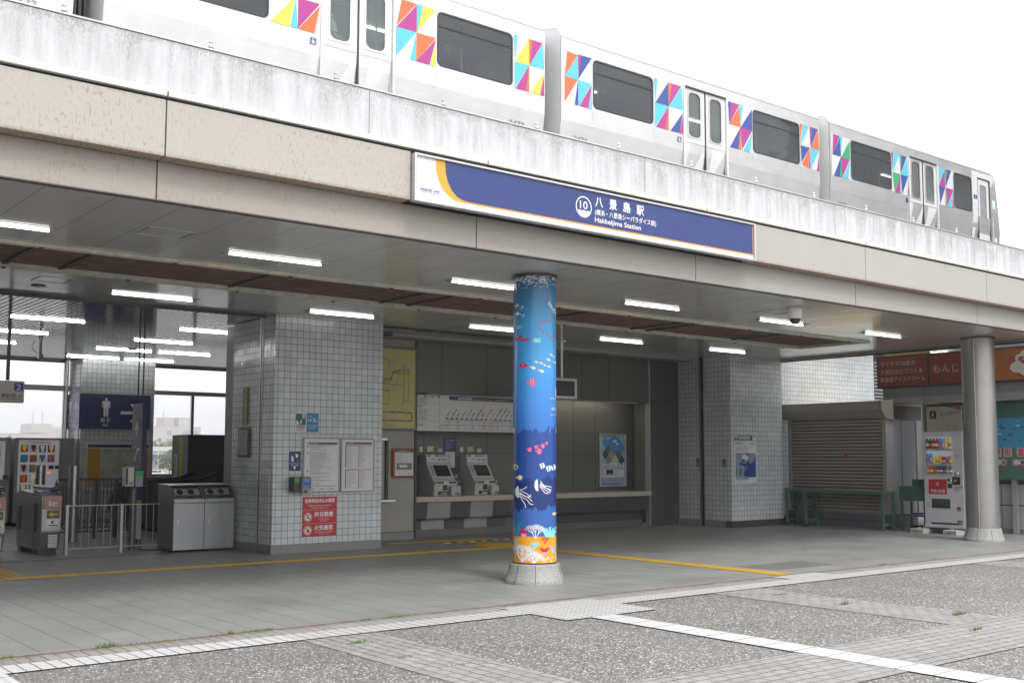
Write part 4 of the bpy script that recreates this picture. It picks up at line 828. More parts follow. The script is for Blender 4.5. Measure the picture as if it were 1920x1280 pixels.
for y, xs, desc in ((18.25, [1.6, 3.0, 4.42, 7.17], 'in the nearest row of the slatted ceiling'), (20.45, [3.0, 4.46, 7.16], 'in the second row of the slatted ceiling'), (22.55, [3.0, 4.45, 7.13, 8.42], 'in the third row of the slatted ceiling'), (24.7, [4.5, 7.19, 8.45], 'in the farthest row of the slatted ceiling')):
    for i, x in enumerate(xs):
        lb = 'slim tube light %s, %s from the left' % (desc, NTH[i])
        if lt2 is None:
            lt2 = thing('ceiling_light', lb, 'light', (x, y, CZ-.02), 'slim tube lights in the slatted ceiling'); l2 = (x, y)
            MB().box(x, x+1.25, y-.03, y+.03, CZ-.024, CZ-.021, alu).build('tray', lt2); MB().cyl((x+.06, y, CZ-.034), (x+1.19, y, CZ-.034), .010, tube_i, 8).build('tube', lt2)
        else: dup(lt2, (x-l2[0], y-l2[1], 0), lb)
for x0, x1, y0, y1 in ((3.75, 4.22, 10.3, 10.72), (3.76, 4.17, 14.0, 14.47), (13.2, 13.7, 10.2, 10.6), (12.0, 12.5, 15.1, 15.4)):
    b = MB(); b.box(x0, x1, y0, y0+.015, CZ-.004, CZ-.0005, alu); b.box(x0, x1, y1-.015, y1, CZ-.004, CZ-.0005, alu); b.box(x0, x0+.015, y0+.016, y1-.016, CZ-.004, CZ-.0005, greyp); b.box(x1-.015, x1, y0+.016, y1-.016, CZ-.004, CZ-.0005, greyp); b.build('ceiling_hatch', st)
MB().cyl((3.96, 14.85, CZ-.012), (3.96, 14.85, CZ-.001), .09, greyp, 20).cyl((7.87, 22.4, CZ-.035), (7.87, 22.4, CZ-.021), .09, greyp, 20).build('ceiling_speaker', st)
# security camera, monitor, hanging signs
t = thing('security_camera', 'white dome security camera hanging from the ceiling in front of a light', 'camera', (13.25, 9.85, CZ))
MB().lathe([(.001, CZ-.001), (.09, CZ-.002), (.105, CZ-.04), (.105, CZ-.12), (.095, CZ-.17), (.08, CZ-.175)], 13.25, 9.85, white, 28).build('housing', t)
MB().lathe([(.078, CZ-.173), (.076, CZ-.20), (.055, CZ-.24), (.03, CZ-.255), (.001, CZ-.258)], 13.25, 9.85, black, 24).build('dome', t)
t = thing('hanging_monitor', 'grey framed monitor on a pole, half hidden behind the painted column', 'monitor', (13.7, 15.6, CZ))
MB().cyl((13.72, 15.62, 3.02), (13.72, 15.62, CZ-.002), .035, alu, 12).cyl((13.72, 15.62, CZ-.02), (13.72, 15.62, CZ-.001), .09, alu, 16).build('pole', t)
MB().bb(13.2, 14.02, 15.5, 15.68, 2.61, 3.0, offw, .01).build('case', t)
MB().bb(13.27, 13.95, 15.494, 15.52, 2.66, 2.95, black, .004).build('screen', t)
t = thing('platform_sign', 'hanging off-white platform sign with a blue number 2 at the left edge', 'sign', (4.6, 19.6, CZ))
MB().cyl((4.81, 19.65, 2.78), (4.81, 19.65, CZ-.022), .03, greyd, 10).build('pole', t)
MB().bb(3.9, 5.07, 19.58, 19.72, 2.40, 2.77, offw, .02).build('case', t)
F = FY(19.577); b = MB(); b.rrect(F, 4.90, 5.045, 2.595, 2.735, .02, bluep).text(FY(19.575), '2', 4.972, 2.615, .1, white, align='c', w=.075, bold=.02)
b.text(F, '新杉田', 4.71, 2.49, .055, ink, w=.215, bold=.015).text(F, '方面', 4.94, 2.49, .032, ink, w=.09).text(F, 'For Shinsugita', 4.70, 2.45, .028, ink, w=.31)
b.build('lettering', t)
t = thing('ceiling_speaker_arm', 'small dark sensor on a short drop pole under the slatted ceiling', 'sensor', (5.65, 20.87, CZ))
MB().cyl((5.65, 20.87, 3.36), (5.65, 20.87, CZ-.021), .025, greyd, 8).cyl((5.65, 20.87, CZ-.08), (5.65, 20.87, CZ-.021), .04, greyd, 8).build('drop_pole', t)
MB().bb(5.61, 5.69, 20.8, 20.93, 3.27, 3.36, greyp, .01).build('sensor_head', t)
MB().tube([(5.55, 20.87, 3.6), (5.50, 20.87, 3.5), (5.53, 20.87, 3.42), (5.6, 20.87, 3.38)], .006, black, 6).build('cable', t)
t = thing('escalator_sign', 'tall narrow navy sign on two rods pointing up to the escalator', 'sign', (6.69, 18.5, 2.4))
MB().bb(6.65, 6.73, 18.33, 18.80, 1.11, 2.405, navy, .004).build('sign_box', t)
MB().cyl((6.69, 18.45, 2.4), (6.69, 18.45, CZ-.021), .014, black, 8).build('rod', t); MB().cyl((6.69, 18.68, 2.4), (6.69, 18.68, CZ-.021), .014, black, 8).build('rod', t)
F = FX(6.647); b = MB(); q = M('sign side lit tone', (.05, .053, .075), .5); b.rect(F, -18.80, -18.33, 1.112, 2.403, q); F = FX(6.644)  # greyer than the navy box: window light painted into this face
sgw = M('sign symbol white', (.75, .76, .75), .5)
b.poly([F(-18.565, 2.12), F(-18.66, 1.95), F(-18.64, 1.93), F(-18.585, 2.0), F(-18.585, 1.83), F(-18.545, 1.83), F(-18.545, 2.0), F(-18.49, 1.93), F(-18.47, 1.95)], sgw)
b.disc(F, -18.60, 1.66, .02, sgw).poly([F(-18.68, 1.42), F(-18.6, 1.42), F(-18.5, 1.6), F(-18.42, 1.6), F(-18.42, 1.64), F(-18.53, 1.64), F(-18.62, 1.46), F(-18.68, 1.46)], sgw)
b.text(F, 'ホーム', -18.565, 1.29, .06, sgw, w=.30, align='c').text(F, 'Platform', -18.565, 1.22, .035, sgw, w=.22, align='c').lines(F, -18.7, -18.43, 1.15, 1.2, 2, sgw, .5, .8, 1)
b.build('symbols', t)
# ---------------- ticket gates, fences, posts ----------------
gm = brushed('gate steel', (.30, .30, .30), .38, .7, 'Z'); pinkm = M('gate beige plastic', (.45, .30, .22), .45); pnk = M('gate pink', (.55, .24, .27), .45)
def gate(x, label):
    t = thing('ticket_gate', label, 'ticket gate', (x+.15, 18.1, 0), 'automatic ticket gates')
    y0, y1 = 17.42, 18.80
    b = MB(); b.prism([(y0+.12, .08), (y0+.02, .35), (y0, .90), (y0+.06, .95), (y0+.35, .98), (y0+.5, .93), (y0+.8, .94), (y1-.12, .97), (y1, .90), (y1, .45), (y1-.05, .08)], 'X', x+.005, x+.295, gm)
    b.build('body', t, .012)
    MB().box(x+.02, x+.28, y0+.16, y0+.5, .005, .085, black).build('foot', t); MB().box(x+.02, x+.28, y1-.25, y1-.08, .005, .085, black).build('foot', t)
    b = MB(); b.box(x+.0, x+.004, y0+.22, y0+.36, .34, .78, black); b.box(x, x+.004, y1-.28, y1-.13, .34, .72, black)
    b.box(x-.002, x+.004, y0+.36, y1-.28, .785, .79, alu); b.box(x-.002, x+.004, y0+.37, y0+.373, .1, .78, dark); b.build('side_flap', t)
    b = MB(); b.bb(x+.02, x+.29, y0-.012, y0+.04, .70, .90, pinkm, .01); b.bb(x+.01, x+.29, y0-.006, y0+.03, .37, .695, offw, .008); b.bb(x+.18, x+.29, y0+.05, y1-.2, .97, 1.04, black, .02); b.build('front_trim', t)
    F = FY(y0-.015); b = MB(); b.rect(F, x+.07, x+.26, .725, .865, pnk).text(FY(y0-.017), 'ic', x+.165, .75, .08, white, align='c', w=.12, bold=.03)
    b.rect(F, x+.08, x+.26, .56, .68, M('arrow panel', (.10, .07, .05), .4)); yl = M('arrow yellow', (.40, .30, .02), .5, emit=.1)
    b.poly([(px, y0-.017, pz) for px, pz in ((x+.10, .62), (x+.17, .67), (x+.155, .635), (x+.24, .635), (x+.24, .605), (x+.155, .605), (x+.17, .57))], yl)
    b.rect(F, x+.08, x+.26, .44, .54, white).poly([(px, y0-.017, pz) for px, pz in ((x+.13, .52), (x+.2, .525), (x+.17, .50), (x+.19, .47), (x+.16, .485), (x+.13, .47), (x+.15, .50))], ink).rect(FY(y0-.0165), x+.1, x+.24, .445, .462, ink)
    b.rect(F, x+.02, x+.28, .38, .43, pnk) if False else None
    b.build('label', t)
    b = MB(); [b.box(x+.12, x+.26, y0+.035+.12*(.30-z)*0, y0+.05+.3*(.30-z), z, z+.012, alu) for z in [.12+i*.022 for i in range(9)]]; b.build('vent', t)
    b = MB(); b.rect(lambda u, z: (u, y0+z, .99-.1*z), x+.04, x+.16, .1, .28, M('ic reader glow', (.10, .09, .35), .2, emit=.5)); b.build('card_reader', t)
gate(4.82, 'grey ticket gate with a pink ic plate and yellow arrow beside the fence'); gate(4.02, 'ticket gate cut off by the left picture edge')
gate_dummy = None
st2 = brushed('dull fence steel', (.34, .33, .31), .4, .8, 'Z'); brz = M('bronze fence', (.10, .095, .09), .5, .5)
t = thing('barrier_fence', 'low steel railing between the ticket gate and the bins', 'fence', (5.9, 17.3, 0))
b = MB(); b.bb(5.13, 6.62, 17.285, 17.315, .735, .752, st2, .003); b.bb(5.13, 6.62, 17.285, 17.315, .09, .105, st2, .003); b.build('rail', t)
for x in (5.16, 5.99): MB().bb(x-.022, x+.022, 17.27, 17.33, .005, .76, st2, .003).box(x-.05, x+.05, 17.25, 17.35, .004, .01, st2).build('post', t)
for i in range(12):
    x = 5.27+i*.112
    if abs(x-5.99) > .04: MB().cyl((x, 17.3, .1), (x, 17.3, .74), .007, st2, 6).build('bar', t)
t = thing('inner_fence', 'dark bronze railing behind the steel railing inside the gates', 'fence', (6.8, 20.5, 0))
b = MB(); b.bb(5.95, 7.75, 20.48, 20.52, 1.06, 1.10, brz, .004); b.bb(5.95, 7.75, 20.48, 20.52, .12, .15, brz, .004); b.bb(6.3, 7.75, 21.3, 21.34, .14, .17, brz, .004); b.bb(6.3, 7.75, 21.3, 21.34, 1.06, 1.09, brz, .004); b.build('rail', t)
for x in (6.62, 6.98, 7.42): MB().bb(x-.035, x+.035, 20.46, 20.54, .004, 1.06, brz, .004).build('post', t)
for i in range(13): x = 6.08+i*.135; MB().box(x-.008, x+.008, 20.49, 20.51, .15, 1.06, brz).build('bar', t); MB().box(x+.06, x+.075, 21.31, 21.33, .17, 1.06, brz).build('bar', t)
for k_, (x, y, lb) in enumerate(((6.04, 19.9, 'round steel bollard in front of the ice cream machine side cabinet'), (5.77, 21.0, 'round steel bollard in front of the ice cream machine window'))):
    t = thing('bollard', lb, 'bollard', (x, y, 0), 'round steel gate posts'); MB().cyl((x, y, .005), (x, y, 1.33), .085, steelv, 24).build('shaft', t, .006)
    MB().box(x-.1, x-.075, y-.09, y-.03, .75, 1.1, black).build('sensor', t) if k_ else MB().cyl((x, y, .005), (x, y, .02), .11, steelv, 20).build('foot', t)
t = thing('reader_pole', 'slim grey pole carrying a small ticket device with a green top', 'ticket device', (6.20, 17.42, 0))
polem = M('pole grey', (.14, .145, .15), .45, .3)
MB().cyl((6.22, 17.45, .01), (6.22, 17.45, 1.05), .055, polem, 20).build('pole', t)
b = MB(); b.box(6.05, 6.39, 17.33, 17.57, .005, .02, polem)
for a in range(4): c_, s_ = math.cos(a*math.pi/2), math.sin(a*math.pi/2); b.prism([(0, 0), (.1, 0), (0, .14)], 'Y', -.006, .006, polem) if False else b.add([(6.22+c_*.05, 17.45+s_*.05, .02), (6.22+c_*.16, 17.45+s_*.11, .02), (6.22+c_*.05, 17.45+s_*.05, .16)], [(0, 1, 2)], polem)
b.build('base_plate', t)
MB().bb(6.02, 6.16, 17.26, 17.42, 1.03, 1.33, offw, .008).bb(6.165, 6.29, 17.22, 17.42, 1.02, 1.20, M('device grey', (.30, .31, .32), .4), .008).build('device', t)
MB().bb(6.165, 6.29, 17.215, 17.42, 1.202, 1.27, M('green top', (.02, .42, .09), .4), .006).build('green_top', t)
F = FY(17.256); MB().rect(F, 6.025, 6.06, 1.05, 1.32, navy).lines(F, 6.08, 6.15, 1.05, 1.10, 2, ink, .5, .9, 1).rect(F, 6.03, 6.05, 1.06, 1.09, orange).build('device_label', t)
b = MB(); b.bb(6.42, 6.55, 17.95, 18.1, .005, 1.14, navy, .004).box(6.43, 6.54, 17.94, 17.95, .15, .72, offw).box(6.43, 6.54, 17.94, 17.95, .73, .78, orange)
tag(b.build('guide_post'), 'navy square post with a white label behind the grey pole', 'post')
MB_ = MB().tube([(6.28, 17.5, .03), (6.4, 17.42, .012), (6.55, 17.3, .012), (6.7, 17.26, .012)], .014, black, 6); tag(MB_.build('floor_cable'), 'black cable on the floor from the grey pole to the bins', 'cable')
# ---------------- bins ----------------
bm_ = brushed('bin front steel', (.40, .41, .42), .42, .45, 'Z'); bd = M('bin dark steel', (.15, .155, .155), .4, .5)
def bin_(x, label):
    t = thing('recycling_bin', label, 'bin', (x+.255, 17.0, 0), 'recycling bins beside the tiled pillar')
    w_ = .505; y0 = 16.72
    sidep = [(y0+.005, .03), (y0+.005, .80), (y0+.045, .90), (y0+.12, .99), (y0+.22, 1.04), (y0+.30, 1.05), (y0+.66, 1.05), (y0+.66, .03)]
    b = MB(); b.prism(sidep, 'X', x, x+.035, bd); b.prism(sidep, 'X', x+w_-.035, x+w_, bd); b.prism([(y0+.02, .03), (y0+.02, .78), (y0+.2, .99), (y0+.3, 1.03), (y0+.64, 1.03), (y0+.64, .03)], 'X', x+.036, x+w_-.036, bd); b.build('casing', t, .003)
    MB().prism([(y0+.20, 1.032), (y0+.26, 1.048), (y0+.66, 1.052), (y0+.66, 1.06), (y0+.24, 1.058), (y0+.18, 1.04)], 'X', x-.003, x+w_+.003, alu).build('lid', t)
    MB().bb(x+.003, x+w_-.003, y0-.01, y0+.015, .035, .765, bm_, .006).bb(x+.003, x+w_-.003, y0-.01, y0+.02, .77, .835, bm_, .004).build('front_door', t)
    PF = lambda u, v: (x+u, y0+.035+v*.62, .84+v*.80)      # sloping opening panel
    b = MB(); b.poly([PF(.045, 0), PF(w_-.045, 0), PF(w_-.045, .185), PF(.045, .185)], alu).build('opening_panel', t)
    QF = lambda u, v: (x+u, y0+.030+v*.62, .844+v*.80)
    b = MB(); b.disc(QF, .135, .12, .052, black, 24).disc(QF, .315, .12, .052, black, 24); b.build('hole', t)
    b = MB(); b.poly([QF(.05, .005), QF(w_-.05, .005), QF(w_-.05, .055), QF(.05, .055)], M('bin label dark', (.03, .045, .04), .4)); HF = lambda u, v: (x+u, y0+.027+v*.62, .847+v*.80)
    b.lines(HF, .08, .2, .01, .03, 1, greenp, .7, .9, 1).lines(HF, .18, .3, .03, .05, 2, M('label orange', (.5, .12, .03), .5), .7, .9, 1).lines(HF, .32, .44, .008, .03, 2, redp, .6, .9, 1); b.build('opening_label', t)
    MB().box(x+.06, x+.085, y0-.018, y0-.011, .44, .52, alu).build('door_handle', t)
bin_(6.60, 'left steel recycling bin with two round holes, beside the railing'); bin_(7.108, 'right steel recycling bin with two round holes, against the tiled pillar')
# ---------------- signs and boards in the hall ----------------
def man(b, F, x, z, h, m, sx=1):
    b.disc(F, x, z+h*.93, h*.075*1, m, 16, rz=h*.075); w_ = h*.21*sx
    b.poly([F(x+a*w_, z+c*h) for a, c in ((-1, .8), (-.8, .84), (.8, .84), (1, .8), (1, .48), (.72, .48), (.68, .74), (.6, .74), (.58, 0), (.12, 0), (.08, .44), (-.08, .44), (-.12, 0), (-.58, 0), (-.6, .74), (-.68, .74), (-.72, .48), (-1, .48))], m)
t = thing('toilet_sign', "navy men's toilet sign wrapped round the far tiled pillar", 'sign', (8.4, 25.05, 2.12))
MB().box(7.70, 9.27, 25.06, 25.089, 2.12, 2.91, navy).build('front_panel', t); F = FY(25.057)
b = MB(); man(b, F, 8.25, 2.40, .42, sgw); b.text(F, '男子', 8.24, 2.27, .085, sgw, w=.22, align='c').text(F, 'Men', 8.24, 2.185, .055, sgw, w=.12, align='c')
b.poly([F(x, z) for x, z in ((8.58, 2.53), (8.94, 2.53), (8.79, 2.70), (8.88, 2.70), (9.08, 2.495), (8.88, 2.29), (8.79, 2.29), (8.94, 2.46), (8.58, 2.46))], sgw); b.build('front_symbols', t)
MB().box(7.665, 7.689, 25.09, 26.0, 2.12, 2.91, M('navy side lit tone', (.13, .14, .24), .3)).build('side_panel', t); F = FX(7.662)  # paler than the front: light from the windows put into the colour
b = MB(); man(b, F, -25.72, 2.40, .42, sgw, 1.3); b.text(F, '男子', -25.73, 2.27, .085, sgw, w=.22, align='c').text(F, 'Men', -25.73, 2.185, .05, sgw, w=.12, align='c')
b.poly([F(x, z) for x, z in ((-25.3, 2.76), (-25.46, 2.58), (-25.44, 2.54), (-25.33, 2.64), (-25.33, 2.36), (-25.27, 2.36), (-25.27, 2.64), (-25.16, 2.54), (-25.14, 2.58))], sgw); b.build('side_symbols', t)
t = thing('area_map_board', 'framed area map with orange side strips on the far tiled pillar', 'map board', (8.54, 25.0, .72))
MB().bb(7.78, 9.32, 25.02, 25.085, .72, 1.83, alu, .01).build('frame', t)
F = FY(25.015); b = MB(); b.rect(F, 7.83, 9.27, .76, 1.79, paper).rect(FY(25.013), 7.86, 9.24, 1.70, 1.77, navy).rect(FY(25.013), 7.86, 8.16, .80, 1.68, M('map orange', (.50, .25, .02), .5)).rect(FY(25.013), 9.1, 9.24, .80, 1.68, M('map orange', (.50, .25, .02), .5))
k = NT('town map'); X_, Y_, Z_, V_ = k.pos(); vv = k.voro(9, None, 'DISTANCE_TO_EDGE', 'Distance'); n1 = k.noise(3.2, None, 3)
c_ = k.mix(k.mapr(n1, .5, .52, 0, 1), (.42, .43, .40), (.25, .36, .22)); c_ = k.mix(k.math('LESS_THAN', k.math('ADD', k.math('MULTIPLY', k.noise(2.3, None, 2), .5), k.math('SUBTRACT', Z_, X_)), -7.28), c_, (.20, .33, .40)); k.fin(k.mix(k.math('LESS_THAN', vv, .012), c_, (.5, .5, .48)), .5)
b.rect(FY(25.013), 8.17, 9.09, .80, 1.68, k.m).lines(FY(25.011), 8.2, 9.05, .81, .95, 5, ink, .3, .8, 1); b.build('map', t)
def machine(x0, x1, label, items, seed):
    t = thing('vending_machine', label, 'vending machine', ((x0+x1)/2, 25.4, 0)); y = 25.0
    MB().bb(x0, x1, y, 25.85, .08, 1.90, M('machine body grey', (.34, .34, .32), .4), .02).build('cabinet', t)
    MB().box(x0+.05, x1-.05, y+.03, 25.8, .005, .079, black).build('feet', t); F = FY(y-.004); G = FY(y-.008); rd = random.Random(seed)
    return t, F, G, rd
t, F, G, rd = machine(6.33, 7.30, 'ice cream vending machine with rows of pictured cones beside the far pillar', 1, 5)
MB().bb(7.305, 7.57, 25.0, 25.85, .08, 1.90, M('machine side grey', (.27, .27, .255), .4), .01).build('side_cabinet', t)
b = MB(); b.rect(F, 6.40, 7.24, .72, 1.85, M('lit display back', (.40, .40, .43), .4, emit=.18)); b.text(G, '17 seventeen ice', 6.82, 1.785, .045, redp, w=.44, align='c', bold=.02); b.build('display_window', t)
colp = ['#c9a21a', '#5a1418', '#c4b483', '#bfae83', '#1b6d8e', '#7a4630', '#2b4f7a', '#a8411d', '#3b0d0d', '#7a5a12', '#c0941c', '#3b6fa8', '#b5541a', '#d6c9a8']
for r in range(5):
    for c in range(4 if r < 2 else (3 if r == 2 else 3)):
        x, z = 6.52+c*.185, 1.665-r*.215; b = MB(); m1 = M('cone pic %d' % ((r*4+c) % 14), C3(colp[(r*4+c) % 14])[:3], .5, emit=.15)
        b.rect(G, x-.075, x+.075, z-.08, z+.08, M(('picture red', 'picture blue', 'picture pale')[(r+c*2) % 3], ((.30, .03, .04), (.05, .12, .30), (.55, .50, .50))[(r+c*2) % 3], .4, emit=.05))
        b.poly([(x-.045, 24.988, z+.03), (x+.045, 24.988, z+.03), (x+.01, 24.988, z-.075), (x-.01, 24.988, z-.075)], m1); b.disc(FY(24.987), x, z+.035, .05, m1, 12); b.rect(FY(24.99), x-.06, x+.05, z+.06, z+.08, bluep if (r+c) % 2 else redp)
        b.disc(FY(24.986), x+.06, z-.07, .014, offw, 8); b.build('ice_picture', t)
b = MB(); b.bb(7.03, 7.14, 24.985, 25.0, 1.22, 1.30, black, .004); b.bb(7.16, 7.25, 24.985, 25.0, 1.22, 1.30, greyd, .004); b.rect(G, 7.0, 7.08, 1.12, 1.15, M('red led', (.6, .05, .03), .4, emit=1.5)); b.bb(7.18, 7.24, 24.985, 25, .82, .92, black, .003); b.build('payment_panel', t)
MB().rect(F, 6.45, 6.58, .2, .32, greyd).build('vent', t)
t, F, G, rd = machine(5.28, 6.25, 'vending machine with sideways red letters at the left picture edge', 1, 8)
MB().rect(F, 5.33, 6.13, 1.0, 1.82, M('lit display back', (.40, .40, .43), .4, emit=.18)).rect(FY(24.99), 5.9, 6.05, 1.35, 1.7, paper).build('display_window', t)
b = MB(); b.text(G, 's.hi', 5.98, 1.02, .12, redp, w=.48, rot=-90, bold=.03); b.bb(6.1, 6.2, 24.985, 25, 1.0, 1.1, greyd, .003); b.bb(6.06, 6.16, 24.985, 25, .5, .66, black, .003); b.build('lettering', t)
# escalator and its casing
t = thing('escalator', 'dark escalator with navy rounded handrails behind the bins', 'escalator', (8.2, 21.4, 0))
hr = M('navy handrail', (.012, .015, .055), .35); ed = M('escalator skirt', (.10, .10, .10), .35, .4)
for y in (20.9, 22.0):
    cxx, cz, r = 7.85, .56, .47; path = [(cxx+r*math.cos(R_(a)), y, cz+r*math.sin(R_(a))) for a in range(270, 89, -15)]; path = [(9.0, y, .09)]+path+[(8.5, y, 1.03), (8.8, y, 1.05), (9.1, y, 1.16)]
    MB().tube(path, .045, hr, 8).build('handrail', t)
    MB().prism([(9.0, .1)]+[(cxx+(r-.05)*math.cos(R_(a)), cz+(r-.05)*math.sin(R_(a))) for a in range(270, 89, -15)]+[(8.5, .98), (8.8, 1.0), (9.1, 1.11), (9.1, .1)], 'Y', y-.02, y+.02, ed).build('balustrade', t)
b = MB(); b.box(7.9, 9.0, 20.95, 21.95, .005, .05, steel); [b.box(9.0+i*.3, 9.32+i*.3, 20.95, 21.95, .05+i*.18, .23+i*.18, ed) for i in range(2)]; b.build('steps', t)
t = thing('escalator_casing', 'dark box casing beside the escalator with a lime green vertical sign', 'casing', (9.3, 22.4, 0)); cb = M('casing brown', (.075, .066, .055), .5, vs=1.2, var=.2)
MB().bb(8.985, 12, 22.05, 22.9, .005, 1.96, cb, .01).build('casing_body', t); MB().box(8.97, 8.984, 22.05, 22.9, .01, 1.955, M('casing end panel', (.20, .19, .165), .5)).build('end_panel', t)
F = FX(8.966); lime = M('lime sign', (.32, .50, .03), .5); b = MB(); b.rect(F, -22.48, -22.32, .95, 1.90, lime)
for i, ch in enumerate('エスカレーター'): b.text(FX(8.963), ch, -22.40, 1.76-i*.12, .06, ink, w=.085, align='c')
b.rect(F, -22.75, -22.60, .95, 1.55, offw).lines(FX(8.963), -22.74, -22.61, .97, 1.5, 14, ink, .5, .6, 1); b.build('escalator_label', t)
# ---------------- left pillar items ----------------
Y0 = 15.45
def board(name, label, cat, x0, x1, z0, z1, fr=M('board frame', (.30, .30, .30), .4, .6), fill=paper, th=.03, fw=.02, parts=None):
    t = thing(name, label, cat, ((x0+x1)/2, Y0, z0))
    if fr:
        b = MB(); b.bb(x0, x1, Y0-th, Y0-.001, z0, z0+fw, fr, .005); b.bb(x0, x1, Y0-th, Y0-.001, z1-fw, z1, fr, .005); b.bb(x0, x0+fw, Y0-th+.001, Y0-.001, z0+fw, z1-fw, fr, .004); b.bb(x1-fw, x1, Y0-th+.001, Y0-.001, z0+fw, z1-fw, fr, .004); b.build('frame', t)
        MB().box(x0+fw*.8, x1-fw*.8, Y0-th+.012, Y0-.002, z0+fw*.8, z1-fw*.8, fill).build('sheet', t); yf = Y0-th+.0105
    else: MB().box(x0, x1, Y0-th, Y0-.001, z0, z1, fill).build('plate', t); yf = Y0-th-.0015
    b = MB(); parts(b, FY(yf), FY(yf-.0015)); b.build('print', t); return t
def nb1(b, F, G):
    b.rect(F, 8.22, 8.77, 1.69, 1.73, M('header grey', (.12, .13, .17), .5)); b.text(G, '旅客のご案内', 8.27, 1.70, .018, paper, w=.14).disc(G, 8.24, 1.71, .015, paper)
    for i, (a, c) in enumerate(((1.60, 1.68), (1.30, 1.58), (1.22, 1.29), (1.15, 1.20), (1.10, 1.14), (1.06, 1.09))): b.lines(F, 8.27, 8.74, a, c, max(1, int((c-a)/.016)), ink, .28, .35, .95, i+2); b.rect(F, 8.225, 8.25, c-.03, c-.005, M('header grey'))
    b.rect(F, 8.22, 8.74, 1.03, 1.05, M('lilac strip', (.40, .38, .55), .5))
    for x in (8.28, 8.45, 8.62): b.disc(F, x, .995, .022, redp, 16, .016); b.lines(F, x+.03, x+.12, .98, 1.01, 2, ink, .4, .6, 1)
board('notice_board', 'left framed notice board packed with small black text', 'notice board', 8.16, 8.815, .94, 1.805, parts=nb1)
def nb2(b, F, G):
    b.rect(F, 8.92, 9.41, 1.705, 1.735, navy); b.text(G, '八景島駅 時刻表', 8.95, 1.711, .015, paper, w=.12)
    for z0, z1 in ((1.33, 1.69), (.99, 1.30)):
        b.rect(F, 8.92, 9.155, z1-.012, z1, navy); b.rect(F, 9.165, 9.41, z1-.012, z1, redp); b.rect(F, 8.915, 8.93, z0, z1, navy); b.rect(F, 9.16, 9.175, z0, z1, redp)
        b.lines(F, 8.94, 9.15, z0, z1-.02, 18, ink, .22, .3, .9, 4); b.lines(F, 9.185, 9.40, z0, z1-.02, 18, ink, .22, .2, .7, 9)
board('timetable_board', 'right framed timetable with a red and navy ruled table', 'notice board', 8.835, 9.46, .935, 1.80, parts=nb2)
rs = M('red warning sign', (.50, .018, .03), .4)
def red1(b, F, G): b.text(F, '危険物品持込み厳禁', 8.475, .785, .05, white, w=.53, align='c', bold=.02).text(F, 'Hazardous Materials Prohibited', 8.475, .725, .024, paper, w=.40, align='c').text(F, '禁止危險物品 위험물 반입 금지', 8.475, .69, .016, paper, w=.30, align='c')
def circ(b, F, G, x, z, kind):
    b.disc(F, x, z, .072, white, 30); b.disc(G, x, z, .066, rs, 30, .055)
    Q = lambda p, q: (F(p, q)[0], F(p, q)[1]-.001, F(p, q)[2])
    if kind: b.poly([Q(x-.04, z-.008), Q(x+.03, z-.008), Q(x+.03, z-.02), Q(x-.04, z-.02)], ink).poly([Q(x+.01, z+.01), Q(x+.03, z+.03), Q(x+.01, z+.04), Q(x+.0, z+.03)], ink)
    else: b.poly([Q(x-.03, z-.03), Q(x-.01, z+.035), Q(x+.0, z+.01), Q(x+.02, z+.03), Q(x+.025, z-.02), Q(x, z-.035)], ink)
    a = R_(-45); d = (math.cos(a)*.058, math.sin(a)*.058); n_ = (.005, .005); R3 = lambda p, q: (F(p, q)[0], F(p, q)[1]-.003, F(p, q)[2])
    b.poly([R3(x-d[0]-n_[0], z-d[1]-n_[1]), R3(x+d[0]-n_[0], z+d[1]-n_[1]), R3(x+d[0]+n_[0], z+d[1]+n_[1]), R3(x-d[0]+n_[0], z-d[1]+n_[1])], rs)
def red2(b, F, G): circ(b, F, G, 8.27, .555, 1); b.text(F, '終日禁煙', 8.55, .565, .062, white, w=.33, align='c', bold=.02).text(F, 'No Smoking', 8.55, .515, .024, paper, w=.17, align='c').text(F, '禁止吸煙 금연', 8.55, .485, .016, paper, w=.13, align='c')
def red3(b, F, G): circ(b, F, G, 8.27, .35, 0); b.text(F, '火気厳禁', 8.55, .355, .062, white, w=.33, align='c', bold=.02).text(F, 'Open Flames Prohibited', 8.55, .31, .024, paper, w=.32, align='c').text(F, '严禁烟火 화기엄금', 8.55, .282, .015, paper, w=.18, align='c')
board('warning_sign', 'top red sign forbidding hazardous materials, under the left notice board', 'sign', 8.17, 8.78, .665, .87, None, rs, .004, parts=red1)
board('warning_sign', 'middle red sign with a no smoking symbol', 'sign', 8.17, 8.78, .457, .660, None, rs, .004, parts=red2)
board('warning_sign', 'bottom red sign with a no open flames symbol', 'sign', 8.17, 8.78, .25, .452, None, rs, .004, parts=red3)
def ev(b, F, G):
    g_ = M('evacuation green', (.01, .13, .10), .4); b.rect(F, 8.025, 8.195, 1.995, 2.175, g_); b.rect(G, 8.14, 8.18, 2.10, 2.165, white); [b.rect(FY(Y0-.0115), 8.145+i*.012, 8.153+i*.012, 2.11+j*.017, 2.12+j*.017, g_) for i in range(3) for j in range(3)]
    b.poly([G(8.035, 2.005), G(8.10, 2.005), G(8.07, 2.02), G(8.065, 2.05), G(8.05, 2.07), G(8.035, 2.07)], white).disc(G, 8.125, 2.075, .009, white).poly([G(8.09, 2.06), G(8.13, 2.062), G(8.12, 2.04), G(8.14, 2.015), G(8.125, 2.012), G(8.105, 2.035), G(8.085, 2.02), G(8.08, 2.028), G(8.10, 2.045)], white)
    b.text(F, '津波避難施設', 8.11, 1.955, .024, ink, w=.15, align='c', bold=.02).lines(F, 8.03, 8.19, 1.905, 1.945, 3, ink, .4, .7, 1)
